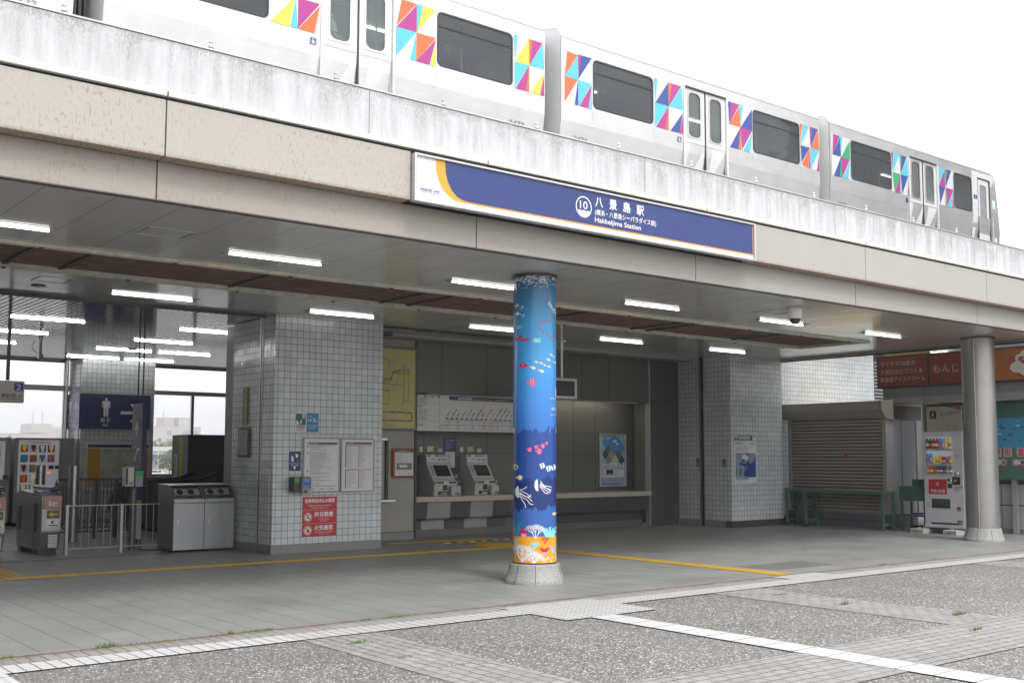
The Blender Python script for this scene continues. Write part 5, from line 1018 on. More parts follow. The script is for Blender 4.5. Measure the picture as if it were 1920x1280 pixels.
board('evacuation_sign', 'small green and white tsunami evacuation sign on the tiled pillar', 'sign', 8.015, 8.205, 1.89, 2.19, None, paper, .008, parts=ev)
def bs(b, F, G): b.text(F, 'ここの地盤は', 8.24, 2.125, .018, paper, w=.07).text(F, '海抜', 8.235, 2.06, .032, white, w=.07).text(F, '5', 8.35, 2.045, .068, white, w=.045, align='c', bold=.01).text(F, 'm', 8.385, 2.055, .028, white).lines(F, 8.24, 8.42, 1.93, 2.01, 4, paper, .25, .6, 1)
board('height_sign', 'small bright blue sea level sign with the number 5', 'sign', 8.222, 8.425, 1.89, 2.19, None, M('bright blue sign', (.02, .20, .45), .4), .008, parts=bs)
def ip(b, F, G): b.text(F, 'インターホン', 8.02, 1.385, .026, white, w=.17, align='c').poly([F(7.995, 1.35), F(8.045, 1.35), F(8.02, 1.30)], white).poly([F(8.03, 1.55), F(8.08, 1.53), F(8.07, 1.49), F(8.04, 1.49)], white).poly([F(7.96, 1.50), F(7.985, 1.52), F(8.0, 1.46), F(7.99, 1.42), F(7.965, 1.43)], white).lines(F, 7.95, 8.09, 1.36, 1.378, 1, paper, .4, .9, 1)
board('intercom_sign', 'navy intercom sign with a downward arrow beside the left notice board', 'sign', 7.925, 8.125, 1.28, 1.585, None, navy, .006, parts=ip)
t = thing('intercom', 'grey wall intercom box with a green square and a blue label', 'intercom', (8.06, Y0, .92))
MB().bb(7.93, 8.21, 15.27, 15.449, .96, 1.19, greyd, .01).build('housing', t); MB().box(7.935, 8.02, 15.262, 15.269, 1.10, 1.18, M('intercom green', (.02, .38, .08), .4)).build('green_square', t)
MB().bb(8.035, 8.19, 15.20, 15.3, .925, 1.18, M('intercom front', (.30, .30, .28), .45), .01).build('front', t); F = FY(15.198)
MB().rect(F, 8.045, 8.18, 1.02, 1.17, bluep).lines(FY(15.196), 8.06, 8.17, 1.11, 1.16, 3, paper, .4, .7, 1).lines(FY(15.196), 8.06, 8.17, 1.03, 1.06, 2, paper, .3, .5, 1).rect(F, 8.055, 8.12, .945, .99, greyd).disc(F, 8.155, .965, .018, orange).build('intercom_label', t)
t = thing('name_plaque', 'narrow gilded wooden name board on the dark side of the tiled pillar', 'plaque', (7.62, 16.43, 2.02)); gold = M('gilded wood', (.30, .22, .08), .4, .3)
MB().bb(7.615, 7.648, 16.36, 16.52, 2.02, 2.61, gold, .006).build('plate', t); b = MB()
for i, ch in enumerate('横浜市金沢区'): b.text(FX(7.613), ch, -16.44, 2.52-i*.09, .05, ink, w=.07, align='c')
b.build('lettering', t)
t = thing('framed_notice', 'small dark framed paper on the side of the tiled pillar under the gilded board', 'notice', (7.63, 16.45, 1.49))
MB().bb(7.615, 7.648, 16.25, 16.65, 1.49, 1.97, M('dark frame', (.05, .045, .04), .4), .006).build('frame', t)
MB().rect(FX(7.612), -16.61, -16.29, 1.53, 1.93, M('faded paper', (.30, .33, .35), .4)).lines(FX(7.610), -16.58, -16.32, 1.56, 1.9, 12, M('faded ink', (.18, .2, .22), .6), .3, .5, 1).build('sheet', t)
# ---------------- route map, fare table, ticket machines ----------------
t = thing('route_map', 'large pale yellow railway route map above the ticket window', 'map', (10.3, 16.8, 2.0))
MB().bb(9.45, 11.18, 16.79, 16.868, 1.985, 3.50, M('map frame', (.18, .17, .15), .4, .4), .01).build('frame', t)
ymap = M('route map yellow', (.52, .49, .15), .4, var=.03); F = FY(16.786); G = FY(16.784)
b = MB(); b.rect(F, 9.5, 11.14, 2.03, 3.46, ymap); gr = M('map green line', (.12, .30, .10), .5); br = M('map brown line', (.30, .12, .05), .5); bk = M('map dark line', (.08, .08, .08), .5); lb_ = M('map blue line', (.15, .30, .42), .5)
def ml(pts, m, w_=.008, e=0):
    Q = FY(16.783-e)
    for (x0, z0), (x1, z1) in zip(pts, pts[1:]):
        w_ *= 1.0; d = math.hypot(x1-x0, z1-z0); nx, nz = -(z1-z0)/d*w_*.75, (x1-x0)/d*w_*.75; b.poly([Q(x0+nx, z0+nz), Q(x0-nx, z0-nz), Q(x1-nx, z1-nz), Q(x1+nx, z1+nz)], m)
for q in range(4): ml([(10.3, 3.05-q*.028), (10.45, 2.93-q*.028), (10.62, 2.93-q*.02), (10.66, 3.05-q*.01), (10.85, 3.1-q*.03), (11.03, 3.1-q*.03)], (br, bk, gr, br)[q], .007, q*.0002)
ml([(9.6, 2.7), (10.3, 2.84), (10.85, 2.80)], br); ml([(10.42, 3.28), (10.58, 3.27), (10.58, 3.02)], gr); ml([(10.4, 3.22), (10.4, 2.6)], bk, .01, .0003); ml([(10.9, 3.2), (10.9, 2.55)], br, .007, .0005); ml([(11.0, 3.1), (11.0, 2.52), (10.9, 2.52)], br, .007, .0007)
ml([(10.45, 3.35), (10.48, 3.28), (10.8, 2.98), (10.7, 2.72), (10.4, 2.72)], lb_, .007, .0009); ml([(10.4, 2.7), (10.58, 2.7), (10.58, 2.45), (10.4, 2.45)], br, .007, .001); ml([(10.2, 2.31), (11.08, 2.31), (11.08, 2.16), (10.2, 2.16)], bk, .014, .0012)
Q = FY(16.7805)
for x, z, v in ((10.4, 2.85, 1), (10.32, 3.2, 1), (10.57, 3.0, 1), (10.64, 3.22, 1), (10.85, 3.12, 1), (11.04, 3.1, 1), (10.93, 3.15, 1), (10.87, 2.83, 1), (10.88, 2.5, 1), (10.58, 2.58, 1), (10.33, 2.62, 1), (10.41, 2.6, 1), (10.3, 2.45, 1), (10.38, 2.45, 1), (10.3, 2.31, 1), (10.52, 2.31, 1), (10.73, 2.31, 1), (10.95, 2.31, 1), (10.3, 2.16, 1), (10.52, 2.16, 1), (10.73, 2.16, 1), (10.95, 2.16, 1)):
    h_ = .13 if (x, z) != (10.4, 2.85) else .28; b.rect(Q, x-.018, x+.018, z-h_/2, z+h_/2, M('map label', (.48, .48, .42), .5)); [b.rect(FY(16.779), x-.008, x+.008, z-h_*.3+i*h_*.22, z-h_*.3+i*h_*.22+.015, bk) for i in range(3)]
b.text(Q, 'Seaside Line', 10.62, 2.06, .03, M('map blue text', (.05, .15, .3), .5), w=.24, align='c', bold=.02); b.build('route_diagram', t)
t = thing('fare_table', 'long white illuminated fare table with station names above the ticket machines', 'fare table', (12.9, 16.95, 2.0)); fm = M('fare table white', (.46, .455, .44), .4, emit=.06)
MB().box(11.24, 14.6, 16.93, 16.97, 1.99, 2.665, fm).build('panel', t); F = FY(16.928); G = FY(16.926)
b = MB(); b.rect(F, 11.24, 11.80, 2.615, 2.66, M('olive header', (.10, .12, .06), .5)); b.text(G, '沿線施設・名所のご案内', 11.26, 2.622, .03, white, w=.50, bold=.02); b.rect(F, 11.80, 11.805, 2.0, 2.66, ink)
for i in range(5): b.rect(F, 11.25, 11.79, 2.50-i*.11, 2.503-i*.11, greyp); b.lines(F, 11.25, 11.6, 2.51-i*.11, 2.60-i*.11, 3, ink, .35, .4, .9, i)
b.poly([F(12.02, 2.59), F(12.05, 2.585), F(14.6, 2.585), F(14.6, 2.655), F(12.02, 2.655)], navy).poly([F(12.0, 2.655), F(12.02, 2.585), F(14.6, 2.578), F(14.6, 2.585), F(12.03, 2.59), F(12.015, 2.655)], orange)
b.text(FY(16.924), '普通旅客運賃表', 12.22, 2.603, .03, white, w=.36, bold=.02).text(FY(16.924), 'Regular Passenger Fare Table', 12.62, 2.606, .02, white, w=.45).text(FY(16.924), '普通旅客運费表 보통여객운임표', 13.12, 2.606, .02, white, w=.55); b.text(F, 'Seaside Line', 11.82, 2.615, .022, navy, w=.16)
stn = ['新杉田', '南部市場', '鳥浜', '並木北', '並木中央', '幸浦', '産業振興センター', '福浦', '市大医学部', '八景島', '海の公園柴口', '海の公園南口', '野島公園', '金沢八景']
for i, s_ in enumerate(stn):
    x = 11.97+i*.118; m_ = redp if s_ == '八景島' else ink; b.disc(F, x, 2.235, .022, redp if i == 9 else navy, 14); b.text(F, s_, x+.02, 2.275, .028, m_, w=.042*len(s_), rot=48, bold=.02); b.text(G, str(i+1), x, 2.228, .014, white, align='c')
b.rect(F, 11.97, 12.94, 2.21, 2.22, navy).rect(F, 13.06, 14.2, 2.21, 2.22, navy)
gx_ = [11.82, 11.94, 12.06, 12.41, 12.75, 12.97, 13.09, 13.30, 13.75]; fr_ = [None, ('320', '316'), ('300', '295'), ('270', '261'), ('240', '234'), ('当駅', '当駅'), ('240', '234'), ('270', '261')]
for x in gx_: b.rect(F, x-.002, x+.002, 2.03, 2.19, greyp)
for z in (2.03, 2.105, 2.115, 2.19): b.rect(F, 11.82, 13.75, z-.002, z+.002, greyp)
for i, f_ in enumerate(fr_):
    if f_:
        xc = (gx_[i]+gx_[i+1])/2; m_ = redp if '当' in f_[0] else ink; b.text(G, f_[0], xc, 2.152, .028, m_, align='c', w=.08); b.text(G, f_[1], xc, 2.078, .022, m_, align='c', w=.07); b.text(G, '(%d)' % (int(f_[0])/2) if f_[0].isdigit() else '駅', xc, 2.122, .018, redp, align='c', w=.055); b.rect(G, xc-.025, xc+.025, 2.045, 2.06, redp)
b.text(G, 'きっぷ', 11.88, 2.14, .02, ink, w=.09, align='c').text(G, 'ICカード', 11.88, 2.07, .018, ink, w=.09, align='c'); b.build('fares', t)
tm = M('ticket machine grey', (.44, .44, .43), .4); tl = M('ticket machine light', (.60, .60, .59), .4)
def tmach(x, label):
    t = thing('ticket_machine', label, 'ticket machine', (x+.26, 17.3, .767), 'ticket machines on the counter'); w_ = .52
    pr = [(17.08, .767), (17.06, .98), (17.10, 1.04), (17.13, 1.08), (17.33, 1.36), (17.34, 1.40), (17.36, 1.55), (17.595, 1.55), (17.595, .767)]
    MB().prism(pr, 'X', x, x+w_, tm).build('case', t, .006)
    PS = lambda u, v: (x+u, 17.13+v*(.20/.344)-.004, 1.08+v*(.28/.344)+.003); PT = lambda u, v: (x+u, 17.13+v*(.20/.344)-.009, 1.08+v*(.28/.344)+.006)
    MB().rrect(PS, .035, w_-.03, .03, .34, .012, tl).build('screen_surround', t); MB().rrect(PT, .12, w_-.055, .06, .32, .006, black).build('screen', t)
    b = MB(); F = lambda u, v: (x+u, 17.34-.004+(v-1.40)*.02/.15, v); b.rect(F, .015, w_-.015, 1.405, 1.545, tl); G = lambda u, v: (x+u, 17.337-.004+(v-1.40)*.02/.15, v)
    b.rect(G, .03, .11, 1.51, 1.54, bluep).rect(G, .21, .29, 1.51, 1.54, greenp).rect(G, .30, .40, 1.51, 1.54, M('sky label', (.05, .30, .5), .5)).rect(G, .42, .46, 1.51, 1.54, redp).lines(G, .12, .25, 1.44, 1.48, 2, redp, .5, .8, 1).lines(G, .27, .36, 1.43, 1.48, 2, ink, .5, .8, 1).lines(G, .38, .48, 1.43, 1.48, 2, ink, .5, .8, 1); b.build('brand_strip', t)
    b = MB(); F = FY(17.056); b.box(x+.01, x+w_-.01, 17.02, 17.08, .985, 1.045, tl); b.box(x+.03, x+.18, 17.012, 17.02, 1.0, 1.035, black); b.box(x+.31, x+w_-.03, 17.012, 17.02, 1.0, 1.035, black); b.box(x+.2, x+.28, 17.01, 17.02, 1.0, 1.03, cream)
    b.build('payment_tray', t)
    b = MB(); b.box(x+.08, x+.17, 17.05, 17.075, .90, .95, cream).box(x+.20, x+.29, 17.048, 17.075, .87, .97, black).box(x+.10, x+.32, 17.048, 17.085, .79, .85, black).box(x+.16, x+.28, 17.04, 17.06, .80, .82, cream); b.build('slots', t)
    b = MB(); b.bb(x+.33, x+w_-.005, 16.96, 17.065, .768, .95, tm, .01).box(x+.41, x+w_-.02, 16.954, 16.96, .79, .83, black).box(x+.425, x+.445, 16.952, 16.954, .8, .82, white).box(x+.47, x+.49, 16.952, 16.954, .8, .82, redp); b.build('change_tray', t)
    b = MB(); F = lambda u, v: (x+.05+u+v*0, 17.11+(v-1.05)*.7, v); b.box(x+.03, x+.10, 17.12, 17.13, 1.1, 1.11, ink) if False else b.lines(PT, .05, .10, .06, .32, 12, ink, .6, .7, 1); b.build('side_print', t)
tmach(11.79, 'left grey ticket machine with a black screen on the counter'); tmach(12.75, 'right grey ticket machine with a black screen, nearer the painted column')
def plate(name, label, cat, x0, x1, z0, z1, y, m, parts=None, th=.008, group=None):
    t = thing(name, label, cat, ((x0+x1)/2, y, z0), group); MB().bb(x0, x1, y-th, y-.001, z0, z1, m, .003).build('plate', t)
    if parts: b = MB(); parts(b, FY(y-th-.0015)); b.build('print', t)
    return t
for x, s_ in ((11.80, 'left'), (12.77, 'right')):
    plate('label_card', 'small cream card on the wall over the left end of the %s ticket machine' % s_, 'card', x, x+.08, 1.60, 1.70, 17.6, cream)
    plate('reader_plate', 'small brassy plate on the wall over the middle of the %s ticket machine' % s_, 'plate', x+.18, x+.33, 1.60, 1.71, 17.6, M('brassy plate', (.34, .33, .20), .3, .4))
    plate('number_card', 'small white printed card over the right end of the %s ticket machine' % s_, 'card', x+.43, x+.53, 1.60, 1.67, 17.6, paper, lambda b, F, x=x: b.lines(F, x+.45, x+.52, 1.61, 1.66, 2, ink, .5, .8, 1))
plate('blue_notice', 'dark blue printed notice on the wall between the ticket machines', 'notice', 12.37, 12.68, 1.62, 1.88, 17.6, navy, lambda b, F: b.lines(F, 12.42, 12.64, 1.65, 1.85, 7, M('pale print', (.3, .32, .45), .5), .35, .5, 1))
plate('paper_notice', 'white printed notice under the blue one between the ticket machines', 'notice', 12.42, 12.64, 1.22, 1.60, 17.6, paper, lambda b, F: b.lines(F, 12.44, 12.62, 1.25, 1.57, 11, ink, .4, .5, 1))
plate('blue_poster', 'narrow white and blue notice at the far left of the ticket counter', 'notice', 11.50, 11.63, .95, 1.36, 17.6, paper, lambda b, F: b.rect(F, 11.515, 11.62, .97, 1.28, bluep))
t = thing('intercom', 'tilted blue and grey help phone between the two ticket machines', 'intercom', (12.5, 17.3, .767)); 
MB().bb(12.42, 12.66, 17.4, 17.595, .767, 1.0, offw, .01).build('stand', t)
b = MB(); b.prism([(17.12, 1.0), (17.14, .95), (17.36, .97), (17.40, 1.02), (17.34, 1.30), (17.30, 1.30)], 'X', 12.30, 12.50, greyd); b.build('housing', t, .006)
PP = lambda u, v: (12.31+u, 17.125+v*.54, 1.01+v*.83); b = MB(); b.poly([PP(0, .02), PP(.18, .02), PP(.18, .33), PP(0, .33)], bluep).disc(lambda u, v: (12.31+u, 17.12+v*.54, 1.013+v*.83), .14, .04, .02, orange); b.lines(lambda u, v: (12.31+u, 17.12+v*.54, 1.013+v*.83), .02, .16, .1, .3, 5, paper, .4, .5, 1); b.build('front_label', t)
MB().bb(12.54, 12.70, 17.5, 17.59, 1.0, 1.22, offw, .01).bb(12.56, 12.68, 17.49, 17.5, 1.1, 1.2, greyd, .003).bb(12.56, 12.66, 17.49, 17.5, 1.01, 1.08, bluep, .003).build('side_box', t)
tag(MB().bb(13.28, 13.42, 17.3, 17.5, .767, 1.0, offw, .01).build('leaflet_box'), 'small white box at the right side of the right ticket machine', 'box')
tag(MB().bb(11.38, 11.44, 17.2, 17.3, .767, .87, bluep, .01).build('blue_bottle'), 'tiny blue bottle at the left end of the counter', 'bottle')
t = thing('information_panel', 'white information panel in an orange rounded frame beside the ticket window', 'notice board', (10.92, 16.8, 1.13))
og2 = M('orange frame', (.42, .10, .03), .4); MB().bb(10.70, 11.16, 16.80, 16.868, 1.13, 1.66, og2, .03).build('frame', t); F = FY(16.798); G = FY(16.796)
MB().rect(F, 10.74, 11.13, 1.16, 1.63, paper).rect(G, 10.74, 11.13, 1.585, 1.63, black).text(FY(16.794), '八景島駅構内ご案内', 10.935, 1.597, .022, paper, w=.33, align='c').rect(G, 10.77, 11.1, 1.27, 1.39, M('plan grey', (.2, .2, .21), .5)).rect(FY(16.794), 10.83, 11.0, 1.31, 1.36, paper).lines(F, 10.77, 10.95, 1.41, 1.57, 8, ink, .25, .3, .9).disc(G, 10.84, 1.21, .01, redp, 8).disc(G, 11.03, 1.21, .01, redp, 8).build('sheet', t)
# poster in the recess: a collage of tilted photos over a pale blue sheet
t = thing('framed_poster', 'framed collage poster with tilted blue photos on the wall right of the painted column', 'poster', (16.95, 17.55, .86))
b = MB(); x0, x1, z0, z1 = 16.55, 17.36, .86, 2.02
for q in ((x0, x0+.025, z0, z1), (x1-.025, x1, z0, z1), (x0+.026, x1-.026, z0, z0+.025), (x0+.026, x1-.026, z1-.025, z1)): b.bb(q[0], q[1], 17.55, 17.598, q[2], q[3], alu, .005)
b.build('frame', t); F = FY(17.58); b = MB(); b.rect(F, x0+.02, x1-.02, z0+.02, z1-.02, M('poster pale blue', (.30, .38, .48), .4))
cc = [(.05, .22, .48), (.02, .06, .06), (.45, .46, .48), (.12, .10, .10), (.30, .34, .07), (.24, .20, .32), (.04, .16, .36), (.38, .20, .10), (.10, .13, .16), (.50, .48, .46)]
rd = random.Random(4); n_ = 0
for i in range(-1, 5):
    for j in range(5):
        xc = x0+.08+i*.2+(j % 2)*.1; zc = 1.96-j*.13; pts = [(xc, zc+.125), (xc+.095, zc), (xc, zc-.125), (xc-.095, zc)]
        if all(x0+.025 < p[0] < x1-.025 and p[1] < z1-.03 for p in pts): b.poly([FY(17.578-.0004*j)(*p) for p in pts][::-1], M('collage %d' % (n_ % 10), cc[n_ % 10], .4)); n_ += 1
b.poly([FY(17.575)(*p) for p in ((16.78, 1.86), (17.0, 1.99), (17.22, 1.83), (17.0, 1.55))], M('collage 0')if 'collage 0' in _mc else navy); b.disc(FY(17.573), 17.02, 1.86, .06, paper, 12, rz=.03); b.disc(FY(17.573), 17.1, 1.80, .05, paper, 10, rz=.02)
b.text(FY(17.573), 'シーパラきっぷ', 16.96, 1.29, .085, white, w=.68, align='c', bold=.03).rect(F and FY(17.577), 16.62, 17.3, 1.07, 1.24, paper).rect(FY(17.575), 16.75, 16.97, 1.10, 1.23, black).rect(FY(17.573), 16.77, 16.95, 1.11, 1.14, M('pale gold', (.4, .38, .1), .5)).lines(FY(17.575), 16.63, 16.73, 1.09, 1.23, 5, ink, .4, .6, 1).lines(FY(17.575), 17.0, 17.28, 1.09, 1.23, 5, ink, .3, .5, 1).lines(FY(17.575), 16.6, 17.3, .97, 1.04, 3, bluep, .3, .7, 1).lines(FY(17.575), 16.62, 17.2, .90, .94, 1, ink, .6, .8, 1)
b.build('print', t)
for y, z, lb in ((16.13, 1.31, 'steel key switch plate in the pillar side left of the dark groove'), (15.58, 1.29, 'steel key switch plate in the pillar side right of the dark groove')):
    t = thing('key_switch', lb, 'switch', (18.36, y, z)); MB().bb(18.355, 18.369, y-.045+(.2 if y > 16 else 0), y+.045+(.2 if y > 16 else 0), z, z+.18, M('switch steel', (.18, .16, .13), .4, .6), .003).build('plate', t); MB().box(18.352, 18.355, y-.015+(.2 if y > 16 else 0), y+.015+(.2 if y > 16 else 0), z+.03, z+.06, offw).build('key_slot', t)
t = thing('evacuation_poster', 'green headed white evacuation poster with a blue harbour map on the right tiled pillar', 'poster', (18.83, 15.38, .96))
MB().box(18.47, 19.20, 15.378, 15.389, .96, 1.985, paper).build('sheet', t); F = FY(15.3765); G = FY(15.375)
b = MB(); b.rect(F, 18.47, 19.20, 1.87, 1.985, M('evac green', (.01, .17, .10), .4)).rect(G, 18.48, 18.575, 1.88, 1.975, paper).poly([FY(15.3735)(*p) for p in ((18.49, 1.88), (18.55, 1.88), (18.57, 1.94), (18.54, 1.92), (18.52, 1.96), (18.49, 1.92))], M('evac green')).text(G, '津波避難情報', 18.80, 1.915, .045, paper, w=.40, align='c', bold=.02).lines(G, 18.62, 19.0, 1.885, 1.905, 1, paper, .5, .8, 1).rect(G, 19.08, 19.19, 1.88, 1.975, paper).rect(FY(15.3735), 19.1, 19.17, 1.95, 1.97, navy)
b.lines(F, 18.5, 18.9, 1.77, 1.86, 3, ink, .4, .6, 1).lines(F, 18.95, 19.17, 1.78, 1.84, 2, redp, .5, .8, 1).lines(F, 18.5, 19.15, 1.62, 1.75, 7, ink, .3, .6, 1)
sea = M('map sea', (.02, .065, .27), .4); lndm = M('map land', (.22, .30, .38), .4); b.rect(F, 18.5, 19.18, 1.075, 1.60, lndm).poly([G(*p) for p in ((18.80, 1.075), (19.18, 1.075), (19.18, 1.55), (19.10, 1.42), (19.0, 1.36), (18.95, 1.42), (18.87, 1.42), (18.86, 1.37), (18.62, 1.40), (18.62, 1.34), (18.78, 1.32), (18.82, 1.25), (18.77, 1.18))], sea)
b.poly([G(*p) for p in ((18.82, 1.6), (18.98, 1.6), (18.93, 1.54))], M('map crimson', (.35, .02, .06), .5)).poly([G(*p) for p in ((18.68, 1.44), (18.78, 1.48), (18.83, 1.45), (18.76, 1.39))], M('map crimson')).poly([G(*p) for p in ((18.7, 1.50), (18.78, 1.58), (18.95, 1.5), (18.85, 1.44))], paper).disc(FY(15.3735), 18.86, 1.28, .04, M('map island', (.45, .15, .08), .5), 10).poly([G(*p) for p in ((18.52, 1.08), (18.55, 1.2), (18.53, 1.28), (18.5, 1.28), (18.5, 1.08))], M('map hill', (.14, .12, .09), .5)).poly([G(*p) for p in ((18.64, 1.1), (18.69, 1.15), (18.70, 1.28), (18.66, 1.28), (18.62, 1.2))], M('map hill')).poly([G(*p) for p in ((18.52, 1.6), (18.62, 1.6), (18.62, 1.56), (18.56, 1.57))], M('map hill')); b.rect(F, 18.5, 18.93, 1.04, 1.06, black).lines(F, 18.52, 19.15, .98, 1.03, 3, ink, .35, .5, 1); b.build('print', t)
# ---------------- kiosk with roller shutter ----------------
shm = M('shutter beige grey', (.44, .385, .32), .42, .25, vs=1.4, var=.1); hoodm = M('shutter hood', (.37, .335, .285), .42, .2)
t = thing('shuttered_kiosk', 'closed kiosk with a beige roller shutter and block base in the corner', 'kiosk', (21.1, 14.3, 0))
blk = M('painted block wall', (.11, .115, .13), .7, vs=2)
b = MB(); b.box(20.62, 21.75, 13.06, 15.62, .004, .31, blk); b.box(20.614, 20.62, 13.06, 15.6, .155, .165, dark); b.box(20.614, 20.62, 13.06, 15.6, .15, .154, dark)
for i in range(6): b.box(20.615, 20.62, 13.4+i*.4, 13.406+i*.4, .01, .15, dark)
b.build('block_base', t)
b = MB(); n_ = 28; z0, z1 = .33, 2.40; dz = (z1-z0)/n_
for i in range(n_): z = z0+i*dz; b.prism([(20.66, z), (20.632, z+dz*.25), (20.625, z+dz*.5), (20.632, z+dz*.8), (20.66, z+dz*.86), (20.668, z+dz*.93), (20.66, z+dz), (20.69, z+dz), (20.69, z)], 'Y', 13.16, 15.50, shm); b.box(20.622, 20.66, 13.16, 15.50, z+dz*.84, z+dz*.99, M('slat groove', (.07, .06, .05), .8))
b.build('shutter', t)
b = MB(); b.box(20.618, 20.622, 14.02, 14.09, 1.52, 1.60, rs) if False else b.box(20.612, 20.624, 14.03, 14.10, 1.50, 1.585, rs); [b.box(20.612, 20.63, a, a+.10, .80, .82, M('latch yellow', (.3, .27, .1), .5)) for a in (14.12, 14.62)]; b.box(20.612, 20.63, 14.4, 14.45, 1.2, 1.22, greyd); b.build('shutter_latch', t)
MB().bb(20.60, 20.70, 13.06, 13.155, .312, 2.40, hoodm, .006).build('shutter_rail', t); MB().bb(20.60, 20.70, 15.505, 15.58, .312, 2.40, hoodm, .006).build('shutter_rail', t)
MB().prism([(20.36, 2.52), (20.52, 2.36), (20.62, 2.36), (20.75, 2.40), (20.75, 2.73), (20.36, 2.70)], 'Y', 13.05, 15.63, hoodm).build('shutter_hood', t, .006)
MB().prism([(20.35, 2.51), (20.52, 2.34), (20.80, 2.30), (20.80, 2.74), (20.35, 2.71)], 'Y', 12.99, 13.045, M('hood cap', (.28, .25, .21), .42)).build('hood_cap', t, .006)
MB().box(20.71, 21.75, 13.07, 13.12, .312, 2.38, M('kiosk side', (.30, .315, .35), .5, vs=1, var=.06)).box(21.2, 21.204, 13.062, 13.07, .32, 2.38, greyd).build('side_wall', t)
MB().box(20.81, 21.9, 13.0, 13.25, 2.32, 2.62, black).box(20.81, 21.9, 13.3, 15.6, 2.45, 2.62, black).build('awning_roll', t)
# ---------------- shop building at the right ----------------
fpm = M('shop fascia panel', (.27, .27, .26), .4, .2, vs=1); panw = M('pale shop panel', (.42, .42, .42), .5); grn = M('shop green board', (.045, .15, .105), .5)
t = thing('shop_building', 'low shop front with grey fascia, green boards and pale wall panels beyond the steel column', 'shop', (22, 10, 0))
b = MB()
for a, c in ((13.33, 12.36), (12.35, 11.15), (11.14, 9.94), (9.93, 8.7)): b.box(20.96, 21.02, c+.006, a-.006, 2.80, 2.985, fpm); b.box(20.95, 21.02, c+.006, a-.006, 2.665, 2.79, M('shop fascia lip', (.36, .36, .35), .4, .2))
b.build('fascia_panel', t)
MB().box(21.0, 24, 8.6, 13.35, 2.99, 3.05, greyd).box(21.03, 24, 8.6, 13.3, 2.70, 2.80, greyd).build('canopy', t)
yel = M('yellow soffit', (.55, .40, .10), .5); b = MB(); b.box(21.05, 22.8, 12.45, 15.6, 2.685, 2.695, yel); b.build('lower_soffit', t)
b = MB(); b.box(20.96, 22.0, 12.2, 13.3, 3.705, 3.73, yel); [b.box(20.96, 22.0, 12.3+i*.2, 12.305+i*.2, 3.702, 3.705, dark) for i in range(5)]; b.build('upper_soffit', t)
MB().box(20.97, 21.6, 11.9, 12.19, 3.68, 3.70, M('soffit lamp', (1, 1, 1), .4, emit=1.3, var=0)).build('soffit_lamp', t)
MB().box(21.2, 21.4, 6, 12.2, 3.66, 4.3, granite('terrazzo fascia', (.50, .50, .49))).build('upper_fascia', t)
b = MB(); b.box(21.60, 21.7, 6, 12.72, .1, 2.66, panw); [b.box(21.592, 21.60, 6, 12.7, z, z+.02, dark) for z in (.55,)]; [b.box(21.594, 21.6, 12.0-i*.9, 12.008-i*.9, .1, 1.05, dark) for i in range(7)]; b.box(21.585, 21.60, 6, 12.7, .98, 1.06, greyd); b.box(21.58, 21.70, 6, 12.72, .004, .099, plinth); b.box(21.57, 21.59, 6, 12.7, .10, .125, alu)
b.build('lower_wall', t)
[MB().box(21.45, 21.54, y_, y_+.09, .004, 2.66, alu).build('post', t) for y_ in (12.62, 10.72, 8.9)]
b = MB(); b.box(21.34, 21.44, 6, 12.60, 1.08, 2.62, grn); b.build('green_board', t)
b = MB(); [b.box(21.42, 21.45, 6, 12.3, 2.63+i*.012, 2.635+i*.012, dark) for i in range(3)]; b.build('shutter_slat', t)
b = MB(); F = FX(21.334); b.rect(F, -11.30, -9.5, 1.70, 2.30, M('ocean picture blue', (.05, .27, .48), .4)); rd = random.Random(9); pale = M('ocean picture pale', (.30, .48, .58), .5); deep = M('ocean picture deep', (.02, .13, .30), .5)
for i in range(46):
    u, z, r = rd.uniform(-11.25, -9.6), rd.uniform(1.73, 2.26), rd.uniform(.015, .06); b.poly([FX(21.333-.0002*i)(u+r*math.cos(a)*rd.uniform(.5, 1.3), z+r*.5*math.sin(a)*rd.uniform(.5, 1.2)) for a in [q*math.pi/5 for q in range(10)]], pale if i % 2 else deep)
b.build('sea_picture', t)
for i, ch in enumerate('華街直売'):
    u = -11.02+i*.215+(.05 if i > 1 else 0); b = MB(); b.rect(FX(21.331), u-.085, u+.085, 1.53, 1.70, M('card cream', (.50, .46, .42), .5)); b.text(FX(21.328), ch, u, 1.56, .115, redp, w=.13, align='c', bold=.03); b.build('letter_card', t)
for i, u in enumerate((-10.98, -10.60, -10.22)):
    b = MB(); b.rect(FX(21.331), u-.14, u+.16, 1.34, 1.50, M('bun photo ground', (.20, .17, .16), .5)).disc(FX(21.329), u-.03, 1.42, .07, M('bun white', (.55, .52, .53), .5), 18, rz=.055).disc(FX(21.327), u+.08, 1.42, .05, M('bun white', (.55, .52, .53), .5), 14, rz=.055).disc(FX(21.325), u+.085, 1.42, .033, (M('bun red', (.45, .08, .03), .5), M('bun dark', (.06, .03, .04), .5))[i % 2], 12, rz=.04).text(FX(21.325), '1個350円', u-.0, 1.345, .03, redp, w=.16, align='c'); b.build('bun_picture', t)
b = MB(); [b.text(FX(21.331), s_, u, 1.22, .06, M('brush red', (.4, .05, .03), .5), w=.15, align='c') for s_, u in (('とり', -10.95), ('あん', -10.55), ('にく', -10.2))]; b.build('brush_lettering', t)
t = thing('cream_poster', 'cream coloured ice cream poster with slanted script above the drinks machine', 'poster', (21.3, 12.1, 1.75)); F = FX(21.296); G = FX(21.294)
MB().box(21.298, 21.335, 11.74, 12.52, 1.72, 2.575, M('cream paper', (.50, .47, .36), .5)).build('sheet', t); b = MB()
